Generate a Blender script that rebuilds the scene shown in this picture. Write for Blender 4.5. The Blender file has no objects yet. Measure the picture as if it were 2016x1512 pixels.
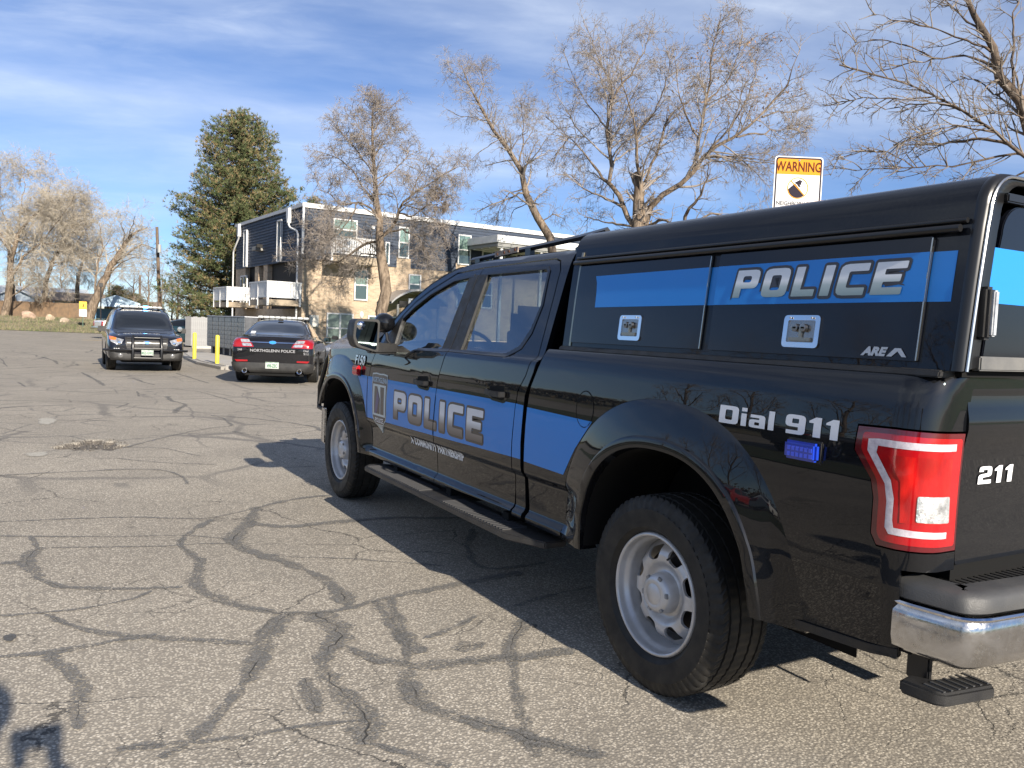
import bpy, bmesh, math, random
import numpy as np
from mathutils import Vector, Matrix
from mathutils.bvhtree import BVHTree
random.seed(7); rng = np.random.default_rng(7)
PI = math.pi
SC = bpy.context.scene
COL = SC.collection

# ------------------------------------------------------------------ camera, sky, sun, exposure
CAM = np.array([-3.092, -2.494, 1.417]); YAW, PITCH, ROLL, FPX = math.radians(29.84), math.radians(3.67), math.radians(2.308), 1616.0
cF = np.array([math.sin(YAW)*math.cos(PITCH), math.cos(YAW)*math.cos(PITCH), -math.sin(PITCH)])
_r0 = np.array([math.cos(YAW), -math.sin(YAW), 0.0]); _u0 = np.cross(_r0, cF)
cR = _r0*math.cos(ROLL)+_u0*math.sin(ROLL); cU = -_r0*math.sin(ROLL)+_u0*math.cos(ROLL)
cam_data = bpy.data.cameras.new('camera'); cam = bpy.data.objects.new('camera', cam_data); COL.objects.link(cam)
cam.matrix_world = Matrix(((cR[0], cU[0], -cF[0], CAM[0]), (cR[1], cU[1], -cF[1], CAM[1]), (cR[2], cU[2], -cF[2], CAM[2]), (0, 0, 0, 1)))
cam_data.sensor_fit = 'HORIZONTAL'; cam_data.sensor_width = 36; cam_data.lens = FPX/2016*36
cam_data.clip_start = 0.05; cam_data.clip_end = 3000
SC.camera = cam
SUN_EL = 24.3
SUN_DIR = Vector((0.004, -math.cos(math.radians(SUN_EL)), math.sin(math.radians(SUN_EL)))).normalized()   # towards the sun
sun_d = bpy.data.lights.new('sun', 'SUN'); sun_d.energy = 5.0; sun_d.angle = math.radians(0.53); sun_d.color = (1.0, 0.91, 0.78)
sun = bpy.data.objects.new('sun', sun_d); COL.objects.link(sun)
sun.rotation_euler = (-SUN_DIR).to_track_quat('-Z', 'Y').to_euler()
world = bpy.data.worlds.new('World'); SC.world = world; world.use_nodes = True
def build_world():
    nt = world.node_tree; nt.nodes.clear(); N = nt.nodes; L = nt.links
    out = N.new('ShaderNodeOutputWorld'); bg = N.new('ShaderNodeBackground'); bg.inputs[1].default_value = 0.052
    sky = N.new('ShaderNodeTexSky'); sky.sky_type = 'NISHITA'; sky.sun_disc = False
    sky.sun_elevation = math.radians(SUN_EL); sky.sun_rotation = math.radians(180); sky.altitude = 1600; sky.air_density = 1.0; sky.dust_density = 0.2; sky.ozone_density = 3.0
    tc = N.new('ShaderNodeTexCoord'); sep = N.new('ShaderNodeSeparateXYZ'); L.new(tc.outputs['Generated'], sep.inputs[0])
    def M(op, a, b=None, c=None):
        n = N.new('ShaderNodeMath'); n.operation = op
        for i, v in enumerate((a, b, c)):
            if v is None: continue
            if isinstance(v, (int, float)): n.inputs[i].default_value = v
            else: L.new(v, n.inputs[i])
        return n.outputs[0]
    zz = M('ADD', M('MAXIMUM', sep.outputs[2], 0.0), 0.10)
    cmb = N.new('ShaderNodeCombineXYZ'); L.new(M('DIVIDE', sep.outputs[0], zz), cmb.inputs[0]); L.new(M('DIVIDE', sep.outputs[1], zz), cmb.inputs[1])
    # cirrus: broad veils plus streaks, laid out on a plane overhead
    def layer(rot, sx, sy, scale, det, rough, dist, lo, hi, off):
        mp = N.new('ShaderNodeMapping'); mp.vector_type = 'TEXTURE'; mp.inputs['Rotation'].default_value = (0, 0, rot); mp.inputs['Scale'].default_value = (sx, sy, 1); mp.inputs['Location'].default_value = off
        L.new(cmb.outputs[0], mp.inputs[0])
        n = N.new('ShaderNodeTexNoise'); n.inputs['Scale'].default_value = scale; n.inputs['Detail'].default_value = det; n.inputs['Roughness'].default_value = rough; n.inputs['Distortion'].default_value = dist
        L.new(mp.outputs[0], n.inputs['Vector'])
        r = N.new('ShaderNodeMapRange'); r.interpolation_type = 'SMOOTHSTEP'; r.inputs[1].default_value = lo; r.inputs[2].default_value = hi
        L.new(n.outputs[0], r.inputs[0]); return r.outputs[0]
    veil = layer(-0.42, 1.9, 1.0, 0.62, 6, 0.52, 0.35, VLO, VHI, VOFF)
    streak = layer(-0.30, 1.7, 1.0, 1.5, 9, 0.58, 0.5, 0.30, 0.74, (0.3, 5.2, 0))
    wisps = layer(-0.5, 1.6, 1.0, 5.5, 9, 0.6, 0.8, 0.35, 0.80, (7.3, 2.2, 0))
    mass = M('MULTIPLY', veil, M('ADD', 0.45, M('MULTIPLY', streak, 0.45)))
    mass = M('ADD', mass, M('MULTIPLY', M('MULTIPLY', streak, wisps), 0.25))
    rise = N.new('ShaderNodeMapRange'); rise.interpolation_type = 'SMOOTHSTEP'; rise.inputs[1].default_value = 0.04; rise.inputs[2].default_value = 0.42; rise.inputs[3].default_value = 0.18; rise.inputs[4].default_value = 1.0
    L.new(sep.outputs[2], rise.inputs[0])
    fac = M('MINIMUM', M('MULTIPLY', M('MULTIPLY', mass, rise.outputs[0]), CLOUD), 0.85)
    mix = N.new('ShaderNodeMix'); mix.data_type = 'RGBA'; L.new(fac, mix.inputs[0])
    tint = N.new('ShaderNodeMix'); tint.data_type = 'RGBA'; tint.blend_type = 'MULTIPLY'; tint.inputs[0].default_value = 1; L.new(sky.outputs[0], tint.inputs[6]); tint.inputs[7].default_value = (*SKYTINT, 1)
    L.new(tint.outputs[2], mix.inputs[6]); mix.inputs[7].default_value = (*CLOUDCOL, 1)
    L.new(mix.outputs[2], bg.inputs[0]); L.new(bg.outputs[0], out.inputs[0])
CLOUD = 0.95; VLO, VHI, VOFF = 0.34, 0.66, (3.1, 1.7, 0); CLOUDCOL = (11.0, 12.0, 13.4); SKYTINT = (0.93, 1.07, 1.35)
build_world()
vs = SC.view_settings; vs.view_transform = 'Standard'; vs.look = 'None'; vs.exposure = 0.92; vs.gamma = 1.0; vs.use_curve_mapping = False
SC.cycles.max_bounces = 8; SC.cycles.transparent_max_bounces = 24; SC.cycles.glossy_bounces = 5; SC.cycles.caustics_reflective = False; SC.cycles.caustics_refractive = False
SC.cycles.use_denoising = True
try: SC.cycles.denoiser = 'OPENIMAGEDENOISE'; SC.cycles.denoising_prefilter = 'ACCURATE'; SC.cycles.denoising_input_passes = 'RGB_ALBEDO_NORMAL'
except Exception: pass
SC.cycles.sample_clamp_indirect = 6

# ------------------------------------------------------------------ helpers
def at(px, py, depth):
    """a point on the photographed sight line at a real distance along the view axis"""
    d = cF + cR*(px-1008)/FPX + cU*(756-py)/FPX
    return CAM + d*depth
def tag(o, label=None, cat=None, group=None, kind=None):
    if label: o['label'] = label
    if cat: o['category'] = cat
    if group: o['group'] = group
    if kind: o['kind'] = kind
    return o
def thing(name, label, cat, loc=(0, 0, 0), rotz=0.0, group=None):
    o = bpy.data.objects.new(name, None); COL.objects.link(o); o.empty_display_size = 0.2
    o.location = loc; o.rotation_euler = (0, 0, rotz); return tag(o, label, cat, group)
def link(name, me, mat=None, parent=None):
    o = bpy.data.objects.new(name, me); COL.objects.link(o)
    if mat is not None:
        me.materials.clear()
        for m in (mat if isinstance(mat, (list, tuple)) else [mat]): me.materials.append(m)
    if parent is not None: o.parent = parent
    return o
def mk(name, v, f, mat=None, parent=None, smooth=False):
    me = bpy.data.meshes.new(name); me.from_pydata([tuple(map(float, p)) for p in v], [], [tuple(q) for q in f]); me.validate(); me.update()
    if smooth: me.polygons.foreach_set('use_smooth', [True]*len(me.polygons))
    return link(name, me, mat, parent)
def mk_np(name, V, Fq, mat=None, parent=None, smooth=True):
    """V (n,3), Fq (m,k) all faces the same size"""
    me = bpy.data.meshes.new(name); k = Fq.shape[1]
    me.vertices.add(len(V)); me.vertices.foreach_set('co', np.ascontiguousarray(V, dtype=np.float32).ravel())
    me.loops.add(Fq.size); me.loops.foreach_set('vertex_index', np.ascontiguousarray(Fq, dtype=np.int32).ravel())
    me.polygons.add(len(Fq)); me.polygons.foreach_set('loop_start', np.arange(0, Fq.size, k, dtype=np.int32))
    me.polygons.foreach_set('use_smooth', np.full(len(Fq), smooth)); me.update(calc_edges=True)
    return link(name, me, mat, parent)
class MB:
    """collects boxes, tubes and prisms into one mesh"""
    def __init__(s): s.v = []; s.f = []
    def add(s, v, f):
        n = len(s.v); s.v += [tuple(map(float, p)) for p in v]; s.f += [tuple(i+n for i in q) for q in f]; return s
    def box(s, x0, y0, z0, x1, y1, z1, m=None):
        v = [(x, y, z) for x in (x0, x1) for y in (y0, y1) for z in (z0, z1)]
        if m is not None: v = [tuple(m @ Vector(p)) for p in v]
        return s.add(v, [(0, 1, 3, 2), (4, 6, 7, 5), (0, 4, 5, 1), (2, 3, 7, 6), (0, 2, 6, 4), (1, 5, 7, 3)])
    def tube(s, pts, r, n=8, cap=True):
        P = [np.array(p, float) for p in pts]; rs = r if isinstance(r, (list, tuple)) else [r]*len(P)
        rings = []; up = np.array([0, 0, 1.0])
        t0 = P[1]-P[0]
        if abs(t0[2]) > 0.9*np.linalg.norm(t0): up = np.array([1.0, 0, 0])
        a = np.cross(t0, up); a /= np.linalg.norm(a)
        for i, p in enumerate(P):
            t = P[min(i+1, len(P)-1)]-P[max(i-1, 0)]; t = t/(np.linalg.norm(t)+1e-9)
            a = a-t*(a@t); a /= (np.linalg.norm(a)+1e-9); b = np.cross(t, a)
            rings.append([p+rs[i]*(a*math.cos(2*PI*k/n)+b*math.sin(2*PI*k/n)) for k in range(n)])
        v = [q for R in rings for q in R]; f = []
        for i in range(len(P)-1):
            for k in range(n): f.append((i*n+k, i*n+(k+1) % n, (i+1)*n+(k+1) % n, (i+1)*n+k))
        if cap: f.append(tuple(range(n-1, -1, -1))); f.append(tuple((len(P)-1)*n+k for k in range(n)))
        return s.add(v, f)
    def prism(s, loop, a, b, axis='x'):
        n = len(loop)
        def P(p, q):
            return (q, p[0], p[1]) if axis == 'x' else ((p[0], q, p[1]) if axis == 'y' else (p[0], p[1], q))
        v = [P(p, a) for p in loop]+[P(p, b) for p in loop]
        f = [tuple(range(n)), tuple(range(2*n-1, n-1, -1))]+[(i, i+n, (i+1) % n+n, (i+1) % n) for i in range(n)]
        return s.add(v, f)
    def build(s, name, mat, parent=None, smooth=False, bevel=0, seg=2):
        me = bpy.data.meshes.new(name); me.from_pydata(s.v, [], s.f)
        bm = bmesh.new(); bm.from_mesh(me); bmesh.ops.recalc_face_normals(bm, faces=bm.faces[:])
        if bevel: bmesh.ops.bevel(bm, geom=[e for e in bm.edges if len(e.link_faces) == 2 and e.calc_face_angle(0) > 0.5], offset=bevel, segments=seg, affect='EDGES', clamp_overlap=True)
        if smooth or bevel:
            for fc in bm.faces: fc.smooth = True
            for e in bm.edges:
                if len(e.link_faces) == 2 and e.calc_face_angle(0) > (0.9 if not bevel else 0.65): e.smooth = False
        bm.to_mesh(me); bm.free(); return link(name, me, mat, parent)
def lathe(prof, n=48, axis='x', closed=False):
    """prof: (radius, offset) pairs turned round an axis; returns v, f"""
    v = []; f = []; K = len(prof)
    for k in range(n):
        c, s_ = math.cos(2*PI*k/n), math.sin(2*PI*k/n)
        for r, o in prof: v.append((o, r*c, r*s_) if axis == 'x' else ((r*c, o, r*s_) if axis == 'y' else (r*c, r*s_, o)))
    for k in range(n):
        k2 = (k+1) % n
        for i in range(K-1 if not closed else K):
            j = (i+1) % K; f.append((k*K+i, k*K+j, k2*K+j, k2*K+i))
    return v, f
def fill2d(loops, offset=0.0):
    """planar fill of closed loops (holes allowed) -> bmesh in the xy plane"""
    cu = bpy.data.curves.new('fill', 'CURVE'); cu.dimensions = '2D'; cu.fill_mode = 'BOTH'; cu.offset = offset
    for lp in loops:
        sp = cu.splines.new('POLY'); sp.points.add(len(lp)-1)
        for i, p in enumerate(lp): sp.points[i].co = (p[0], p[1], 0, 1)
        sp.use_cyclic_u = True
    ob = bpy.data.objects.new('fill', cu); me = bpy.data.meshes.new_from_object(ob)
    bm = bmesh.new(); bm.from_mesh(me); bpy.data.objects.remove(ob); bpy.data.curves.remove(cu); bpy.data.meshes.remove(me)
    bmesh.ops.remove_doubles(bm, verts=bm.verts[:], dist=1e-5); clean2d(bm)
    return bm
def clean2d(bm):
    for fc in bm.faces:
        if fc.normal.z < 0: fc.normal_flip()
def text2d(s, size=1.0, bold=0.0, shear=0.0, align='CENTER', sx=1.0, spacing=1.0):
    cu = bpy.data.curves.new('txt', 'FONT'); cu.body = s; cu.size = size; cu.offset = bold; cu.shear = shear; cu.align_x = align; cu.align_y = 'CENTER'; cu.resolution_u = 3; cu.space_character = spacing
    ob = bpy.data.objects.new('txt', cu); me = bpy.data.meshes.new_from_object(ob); bm = bmesh.new(); bm.from_mesh(me)
    bpy.data.objects.remove(ob); bpy.data.curves.remove(cu); bpy.data.meshes.remove(me)
    for v in bm.verts: v.co.x *= sx
    bmesh.ops.remove_doubles(bm, verts=bm.verts[:], dist=1e-5); bmesh.ops.triangulate(bm, faces=bm.faces[:]); clean2d(bm); return bm
def gridcut(bm, us=(), vs_=()):
    for u in us: bmesh.ops.bisect_plane(bm, geom=bm.verts[:]+bm.edges[:]+bm.faces[:], plane_co=(u, 0, 0), plane_no=(1, 0, 0), dist=1e-6)
    for v in vs_: bmesh.ops.bisect_plane(bm, geom=bm.verts[:]+bm.edges[:]+bm.faces[:], plane_co=(0, v, 0), plane_no=(0, 1, 0), dist=1e-6)
def map_mesh(name, bm, fn, mat, parent=None, off=0.0, thick=0.0, smooth=True, edge=0.0, flip=False):
    """fn(u, v, offset) -> (x, y, z) with offset along the outward normal; optional rim going inwards by thick"""
    h = 1e-3
    def nrm(u, v):
        a = np.array(fn(u+h, v, 0))-np.array(fn(u-h, v, 0)); b = np.array(fn(u, v+h, 0))-np.array(fn(u, v-h, 0)); n = np.cross(a, b)
        o = np.array(fn(u, v, 0.01))-np.array(fn(u, v, 0)); n = n/(np.linalg.norm(n)+1e-12); return n if n@o > 0 else -n
    uv = [(v.co.x, v.co.y) for v in bm.verts]; bm.verts.index_update()
    P = [fn(u, v, off) for u, v in uv]; Nn = [nrm(u, v) for u, v in uv]
    faces = [tuple(x.index for x in fc.verts) for fc in bm.faces]
    a = faces[0]; p = [np.array(P[i]) for i in a[:3]]
    if np.cross(p[1]-p[0], p[2]-p[0])@Nn[a[0]] < 0: faces = [q[::-1] for q in faces]; rev = True
    else: rev = False
    V = list(P); norms = list(Nn)
    if thick:
        inner = {}
        for e in bm.edges:
            if len(e.link_faces) == 1:
                lp = e.link_loops[0]; i, j = lp.vert.index, lp.link_loop_next.vert.index
                if rev: i, j = j, i
                for k in (i, j):
                    if k not in inner:
                        # side walls use their own copies so the front keeps its smooth normal
                        inner[k] = (len(V), len(V)+1); V.append(P[k]); V.append(fn(uv[k][0], uv[k][1], off-thick)); norms += [None, None]
                faces.append((inner[j][0], inner[i][0], inner[i][1], inner[j][1]))
    me = bpy.data.meshes.new(name); me.from_pydata([tuple(map(float, q)) for q in V], [], faces); me.update()
    me.polygons.foreach_set('use_smooth', [smooth]*len(me.polygons))
    if smooth:
        cn = []
        for pl_ in me.polygons:
            for vi in pl_.vertices: cn.append(tuple(norms[vi]) if norms[vi] is not None else tuple(pl_.normal))
        me.normals_split_custom_set(cn)
    bm.free(); return link(name, me, mat, parent)
def rnd(loop, r, seg=4):
    """round the corners of a loop; r a number or one per corner"""
    out = []; n = len(loop)
    for i in range(n):
        p0, p1, p2 = (np.array(loop[(i-1) % n], float), np.array(loop[i], float), np.array(loop[(i+1) % n], float))
        ri = r[i] if isinstance(r, (list, tuple)) else r
        a, b = p0-p1, p2-p1; la, lb = np.linalg.norm(a), np.linalg.norm(b)
        if ri <= 0 or la < 1e-9 or lb < 1e-9: out.append(tuple(p1)); continue
        d = min(ri, la*0.49, lb*0.49); A, B = p1+a/la*d, p1+b/lb*d
        for k in range(seg+1):
            t = k/seg; out.append(tuple((1-t)**2*A+2*t*(1-t)*p1+t*t*B))
    return out
def rect(x0, y0, x1, y1, r=0.0, seg=4):
    lp = [(x0, y0), (x1, y0), (x1, y1), (x0, y1)]; return rnd(lp, r, seg) if r else lp
def ell(cx, cy, rx, ry, n=24, a0=0): return [(cx+rx*math.cos(a0+2*PI*k/n), cy+ry*math.sin(a0+2*PI*k/n)) for k in range(n)]
def fr(a, b, st):
    n = max(1, int(round((b-a)/st))); return [a+(b-a)*i/n for i in range(1, n)]

# ------------------------------------------------------------------ materials
MATS = {}
def pbr(name, col, rough=0.5, metal=0.0, coat=0.0, spec=0.5, coatr=0.03, emis=None, es=0.0):
    if name in MATS: return MATS[name]
    m = bpy.data.materials.new(name); m.use_nodes = True; b = m.node_tree.nodes['Principled BSDF']
    b.inputs['Base Color'].default_value = (*col, 1); b.inputs['Roughness'].default_value = rough; b.inputs['Metallic'].default_value = metal
    b.inputs['Coat Weight'].default_value = coat; b.inputs['Coat Roughness'].default_value = coatr; b.inputs['Specular IOR Level'].default_value = spec
    if emis: b.inputs['Emission Color'].default_value = (*emis, 1); b.inputs['Emission Strength'].default_value = es
    MATS[name] = m; return m
class NT:
    def __init__(s, m): s.m = m; s.t = m.node_tree; s.N = s.t.nodes; s.L = s.t.links; s.b = s.N.get('Principled BSDF')
    def coord(s, kind='Object'): return s.N.new('ShaderNodeTexCoord').outputs[kind]
    def mapping(s, vec, scale=(1, 1, 1), rot=(0, 0, 0), loc=(0, 0, 0)):
        n = s.N.new('ShaderNodeMapping'); n.inputs['Scale'].default_value = scale; n.inputs['Rotation'].default_value = rot; n.inputs['Location'].default_value = loc; s.L.new(vec, n.inputs[0]); return n.outputs[0]
    def noise(s, vec, scale, det=4, rough=0.5, dist=0.0, out=0):
        n = s.N.new('ShaderNodeTexNoise'); n.inputs['Scale'].default_value = scale; n.inputs['Detail'].default_value = det; n.inputs['Roughness'].default_value = rough; n.inputs['Distortion'].default_value = dist
        s.L.new(vec, n.inputs['Vector']); return n.outputs[out]
    def voro(s, vec, scale, feature='F1', out='Distance', rand=1.0):
        n = s.N.new('ShaderNodeTexVoronoi'); n.feature = feature; n.inputs['Scale'].default_value = scale; n.inputs['Randomness'].default_value = rand; s.L.new(vec, n.inputs['Vector']); return n.outputs[out]
    def ramp(s, fac, stops, interp='LINEAR'):
        n = s.N.new('ShaderNodeValToRGB'); n.color_ramp.interpolation = interp; el = n.color_ramp.elements
        while len(el) < len(stops): el.new(0.5)
        for e, (p, c) in zip(el, stops): e.position = p; e.color = (*c, 1) if len(c) == 3 else c
        s.L.new(fac, n.inputs[0]); return n.outputs[0]
    def math(s, op, a, b=None):
        n = s.N.new('ShaderNodeMath'); n.operation = op
        for i, v in enumerate((a, b)):
            if v is None: continue
            if isinstance(v, (int, float)): n.inputs[i].default_value = v
            else: s.L.new(v, n.inputs[i])
        return n.outputs[0]
    def mr(s, v, a, b, c=0.0, d=1.0, smooth=True):
        n = s.N.new('ShaderNodeMapRange'); n.interpolation_type = 'SMOOTHSTEP' if smooth else 'LINEAR'
        for i, q in zip((1, 2, 3, 4), (a, b, c, d)): n.inputs[i].default_value = q
        s.L.new(v, n.inputs[0]); return n.outputs[0]
    def mix(s, fac, a, b, mode='MIX'):
        n = s.N.new('ShaderNodeMix'); n.data_type = 'RGBA'; n.blend_type = mode
        for i, v in ((0, fac), (6, a), (7, b)):
            if isinstance(v, (int, float)): n.inputs[i].default_value = v
            elif isinstance(v, tuple): n.inputs[i].default_value = (*v, 1)
            else: s.L.new(v, n.inputs[i])
        return n.outputs[2]
    def set(s, sock, v):
        if isinstance(v, (int, float)): s.b.inputs[sock].default_value = v
        else: s.L.new(v, s.b.inputs[sock])
    def bump(s, h, strength=0.5, dist=0.01):
        n = s.N.new('ShaderNodeBump'); n.inputs['Strength'].default_value = strength; n.inputs['Distance'].default_value = dist; s.L.new(h, n.inputs['Height']); s.L.new(n.outputs[0], s.b.inputs['Normal']); return n
def paint_black(name='black_paint', col=(0.004, 0.0045, 0.006), dust=0.005, coat=1.0):
    m = pbr(name, col, 0.45, 0.0, coat, 0.05, 0.02); n = NT(m); c = n.coord()
    d = n.noise(c, 3.0, 6, 0.6); sp = n.noise(c, 90, 3, 0.7)
    n.set('Base Color', n.mix(n.math('MULTIPLY', n.mr(d, 0.35, 0.8), n.mr(sp, 0.35, 0.8)), col, (col[0]+dust, col[1]+dust*0.95, col[2]+dust*0.85)))
    n.set('Coat Roughness', n.mr(d, 0.3, 0.8, 0.004, 0.02))
    wv = n.noise(c, 1.6, 2, 0.5); bp = n.N.new('ShaderNodeBump'); bp.inputs['Strength'].default_value = 0.035; bp.inputs['Distance'].default_value = 0.02; n.L.new(wv, bp.inputs['Height']); n.L.new(bp.outputs[0], n.b.inputs['Coat Normal'])
    return m
def textured(name, col, col2, rough, scale=6, bscale=120, bstr=0.2, coat=0.0, metal=0.0, spec=0.5):
    m = pbr(name, col, rough, metal, coat, spec); n = NT(m); c = n.coord()
    n.set('Base Color', n.mix(n.mr(n.noise(c, scale, 6, 0.62), 0.3, 0.72), col, col2)); n.set('Roughness', n.mr(n.noise(c, scale*2.3, 4), 0.3, 0.7, rough*0.85, min(1, rough*1.15)))
    if bstr: n.bump(n.noise(c, bscale, 3, 0.6), bstr, 0.004)
    return m
def glass_tint(name, tint, refl=1.0, rough=0.0):
    """thin pane: tinted straight-through light under a Fresnel reflection"""
    m = bpy.data.materials.new(name); m.use_nodes = True; t = m.node_tree; t.nodes.clear(); N = t.nodes; L = t.links
    out = N.new('ShaderNodeOutputMaterial'); mx = N.new('ShaderNodeMixShader'); tr = N.new('ShaderNodeBsdfTransparent'); gl = N.new('ShaderNodeBsdfGlossy'); fz = N.new('ShaderNodeFresnel')
    gq = N.new('ShaderNodeNewGeometry'); mi_ = N.new('ShaderNodeMapRange'); mi_.inputs[3].default_value = 1.52; mi_.inputs[4].default_value = 1/1.52; L.new(gq.outputs['Backfacing'], mi_.inputs[0]); L.new(mi_.outputs[0], fz.inputs[0]); tr.inputs[0].default_value = (*tint, 1); gl.inputs['Roughness'].default_value = rough; gl.inputs[0].default_value = (refl, refl, refl, 1)
    ma = N.new('ShaderNodeMath'); ma.operation = 'MULTIPLY'; ma.inputs[1].default_value = 2.2; ma.use_clamp = True; L.new(fz.outputs[0], ma.inputs[0])
    L.new(ma.outputs[0], mx.inputs[0]); L.new(tr.outputs[0], mx.inputs[1]); L.new(gl.outputs[0], mx.inputs[2]); L.new(mx.outputs[0], out.inputs[0]); MATS[name] = m; return m
PAINT = paint_black()
PLASTIC = textured('black_plastic', (0.010, 0.010, 0.011), (0.022, 0.021, 0.020), 0.55, 8, 300, 0.25)
PLASTIC_S = pbr('satin_black_trim', (0.012, 0.012, 0.013), 0.28)
GREYPLAS = textured('grey_bumper_plastic', (0.045, 0.046, 0.048), (0.075, 0.073, 0.07), 0.5, 5, 260, 0.3)
RUBBER = textured('tyre_rubber', (0.011, 0.011, 0.011), (0.026, 0.024, 0.021), 0.62, 9, 160, 0.15, spec=0.35)
WELL = pbr('wheel_well_black', (0.006, 0.006, 0.006), 0.8, spec=0.2)
CHROME = pbr('chrome', (0.72, 0.72, 0.73), 0.07, 1.0)
def dirty_chrome():
    m = pbr('dusty_chrome_bumper', (0.62, 0.62, 0.63), 0.14, 1.0); n = NT(m); c = n.coord()
    a = n.noise(c, 7, 8, 0.7, 1.2); b = n.noise(c, 60, 4, 0.7)
    n.set('Roughness', n.mr(n.math('MULTIPLY', a, b), 0.15, 0.42, 0.09, 0.34)); n.set('Base Color', n.mix(n.mr(a, 0.35, 0.75), (0.66, 0.66, 0.67), (0.42, 0.40, 0.37)))
    n.bump(n.noise(c, 22, 5, 0.7), 0.12, 0.004); return m
CHROME_D = dirty_chrome()
STEEL = textured('silver_wheel_paint', (0.60, 0.60, 0.61), (0.46, 0.45, 0.44), 0.34, 7, 200, 0.05, metal=0.35)
GLASS = glass_tint('tinted_cab_glass', (0.42, 0.47, 0.47))
GLASS_D = pbr('dark_car_glass', (0.006, 0.007, 0.008), 0.03, 0, 1.0)
BLUE = pbr('blue_vinyl', (0.022, 0.22, 0.66), 0.35, 0, 0.5, 0.2)
WHITE = pbr('white_vinyl', (0.78, 0.79, 0.80), 0.4)
DARKLINE = pbr('black_vinyl_outline', (0.03, 0.025, 0.025), 0.35, 0, 0.5)
# ------------------------------------------------------------------ the police pickup: y forward, rear axle at the origin, left side at x = -1
WB = 3.983
def smooth_profile(pz, px, sig=0.006, lo=0.40, hi=1.36, n=960):
    z = np.linspace(lo, hi, n); x = np.interp(z, pz, px); k = int(sig/((hi-lo)/n)*3)+1
    w = np.exp(-0.5*(np.arange(-k, k+1)*((hi-lo)/n)/sig)**2); w /= w.sum(); xp = np.pad(x, k, mode='edge'); return z, np.convolve(xp, w, 'valid')
SZ, SX = smooth_profile([.44, .452, .470, .498, .512, .53, .60, .66, .685, .70, .712, .74, .85, .95, 1.05, 1.15, 1.25, 1.30, 1.33, 1.345, 1.36],
                        [.95, .975, .990, .988, .966, .962, .966, .970, .972, .985, .998, 1.001, 1.005, 1.005, 1.003, .998, .9865, .976, .963, .945, .93])
ARCHC = [(-0.035, 0.43), (WB-0.035, 0.43)]
def arch_r(th, a=0.505, b=0.548, p=2.35): return 1.0/((abs(math.cos(th))/a)**p+(abs(math.sin(th))/b)**p)**(1/p)
def S(y, z):
    w = float(np.interp(z, SZ, SX))
    if y < -.35 and z < .74:
        plain = float(np.interp(z, [.44, .47, .50, .60, .70, .74], [.93, .955, .966, .980, .994, 1.001])); q = min(1, (-.35-y)/.25); w = w*(1-q)+plain*q
    if y > 4.15: w -= 0.14*((y-4.15)/0.5)**2
    return w
QF = [(-.002, .0), (.000, .026), (.004, .034), (.042, .037), (.048, .034), (.052, .026), (.085, .021), (.12, .014), (.16, .007), (.185, .002), (.198, -.0015)]
QE = .200
def flare(cy, cz, side, z0r, z0f):
    """raised wheel-arch flare: a band swept round the arch"""
    V = []; F = []; nt = 64; K = len(QF)
    for i in range(nt+1):
        for q, h in QF:
            r0 = .505+q; ta = math.asin(min(1, (z0f-cz)/r0)); tb = PI-math.asin(min(1, (z0r-cz)/r0)); 
            t = ta+(tb-ta)*i/nt; r = arch_r(t)+q; y, z = cy+r*math.cos(t), cz+r*math.sin(t); w = S(y, z); k = min(1, max(0, q/.198)); k = k*k*(3-2*k)
            low = .5+.5*min(1, max(0, (z-.46)/.16))
            x = (max(w, .997)*(1-k)+w*k)+h*low if h > 0 else w+h
            if q < 0: x = w-.06
            V.append((side*x, y, z))
    for i in range(nt):
        for j in range(K-1): F.append((i*K+j, i*K+j+1, (i+1)*K+j+1, (i+1)*K+j))
    o = mk('wheel_flare', V, F, PAINT, truck, True); bm = bmesh.new(); bm.from_mesh(o.data); bmesh.ops.recalc_face_normals(bm, faces=bm.faces[:])
    n0 = sum(f_.normal.x*side*f_.calc_area() for f_ in bm.faces)
    if n0 < 0: bmesh.ops.reverse_faces(bm, faces=bm.faces[:])
    for e in bm.edges:
        if len(e.link_faces) == 2 and e.calc_face_angle(0) > .55: e.smooth = False
    bm.to_mesh(o.data); bm.free(); return o
UE = -1.03; RC = 0.10
def M_body(side=-1):
    def fn(u, z, o=0.0):
        if u >= UE: return (side*(S(u, z)+o), u, z)
        w = S(UE, z); s = UE-u; qa = RC*PI/2
        if s < qa:
            t = s/RC; return (side*(w-RC+(RC+o)*math.cos(t)), UE-(RC+o)*math.sin(t), z)
        return (side*(w-RC-(s-qa)), UE-RC-o, z)
    return fn
# greenhouse profile joined to the belt
GZ = [1.20, 1.25, 1.272, 1.285, 1.30, 1.40, 1.50, 1.60, 1.70, 1.78, 1.82, 1.845, 1.86]
GX = [.9935, .9865, .978, .955, .945, .912, .879, .846, .813, .783, .758, .725, .69]
def Scab(y, z):
    if z <= 1.20: return S(y, z)
    w = float(np.interp(z, GZ, GX)); s_ = S(y, z) if z < 1.345 else 9
    if y > 2.9: w -= 0.0
    return min(w, s_)
def M_cab(side=-1):
    def fn(u, z, o=0.0): return (side*(Scab(u, z)+o), u, z)
    return fn
truck = thing('police_pickup_truck', 'large black police pickup with blue stripe and camper shell filling the right of the photo', 'pickup truck')
def panel(name, loops, fn, mat, parent, su=0.06, sv=0.035, off=0.0, thick=0.03, zlines=()):
    bm = fill2d(loops); us = [p[0] for l in loops for p in l]; vz = [p[1] for l in loops for p in l]
    gridcut(bm, fr(min(us), max(us), su), sorted(set(fr(min(vz), max(vz), sv))|{z for z in zlines if min(vz) < z < max(vz)}))
    return map_mesh(name, bm, fn, mat, parent, off, thick)
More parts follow.
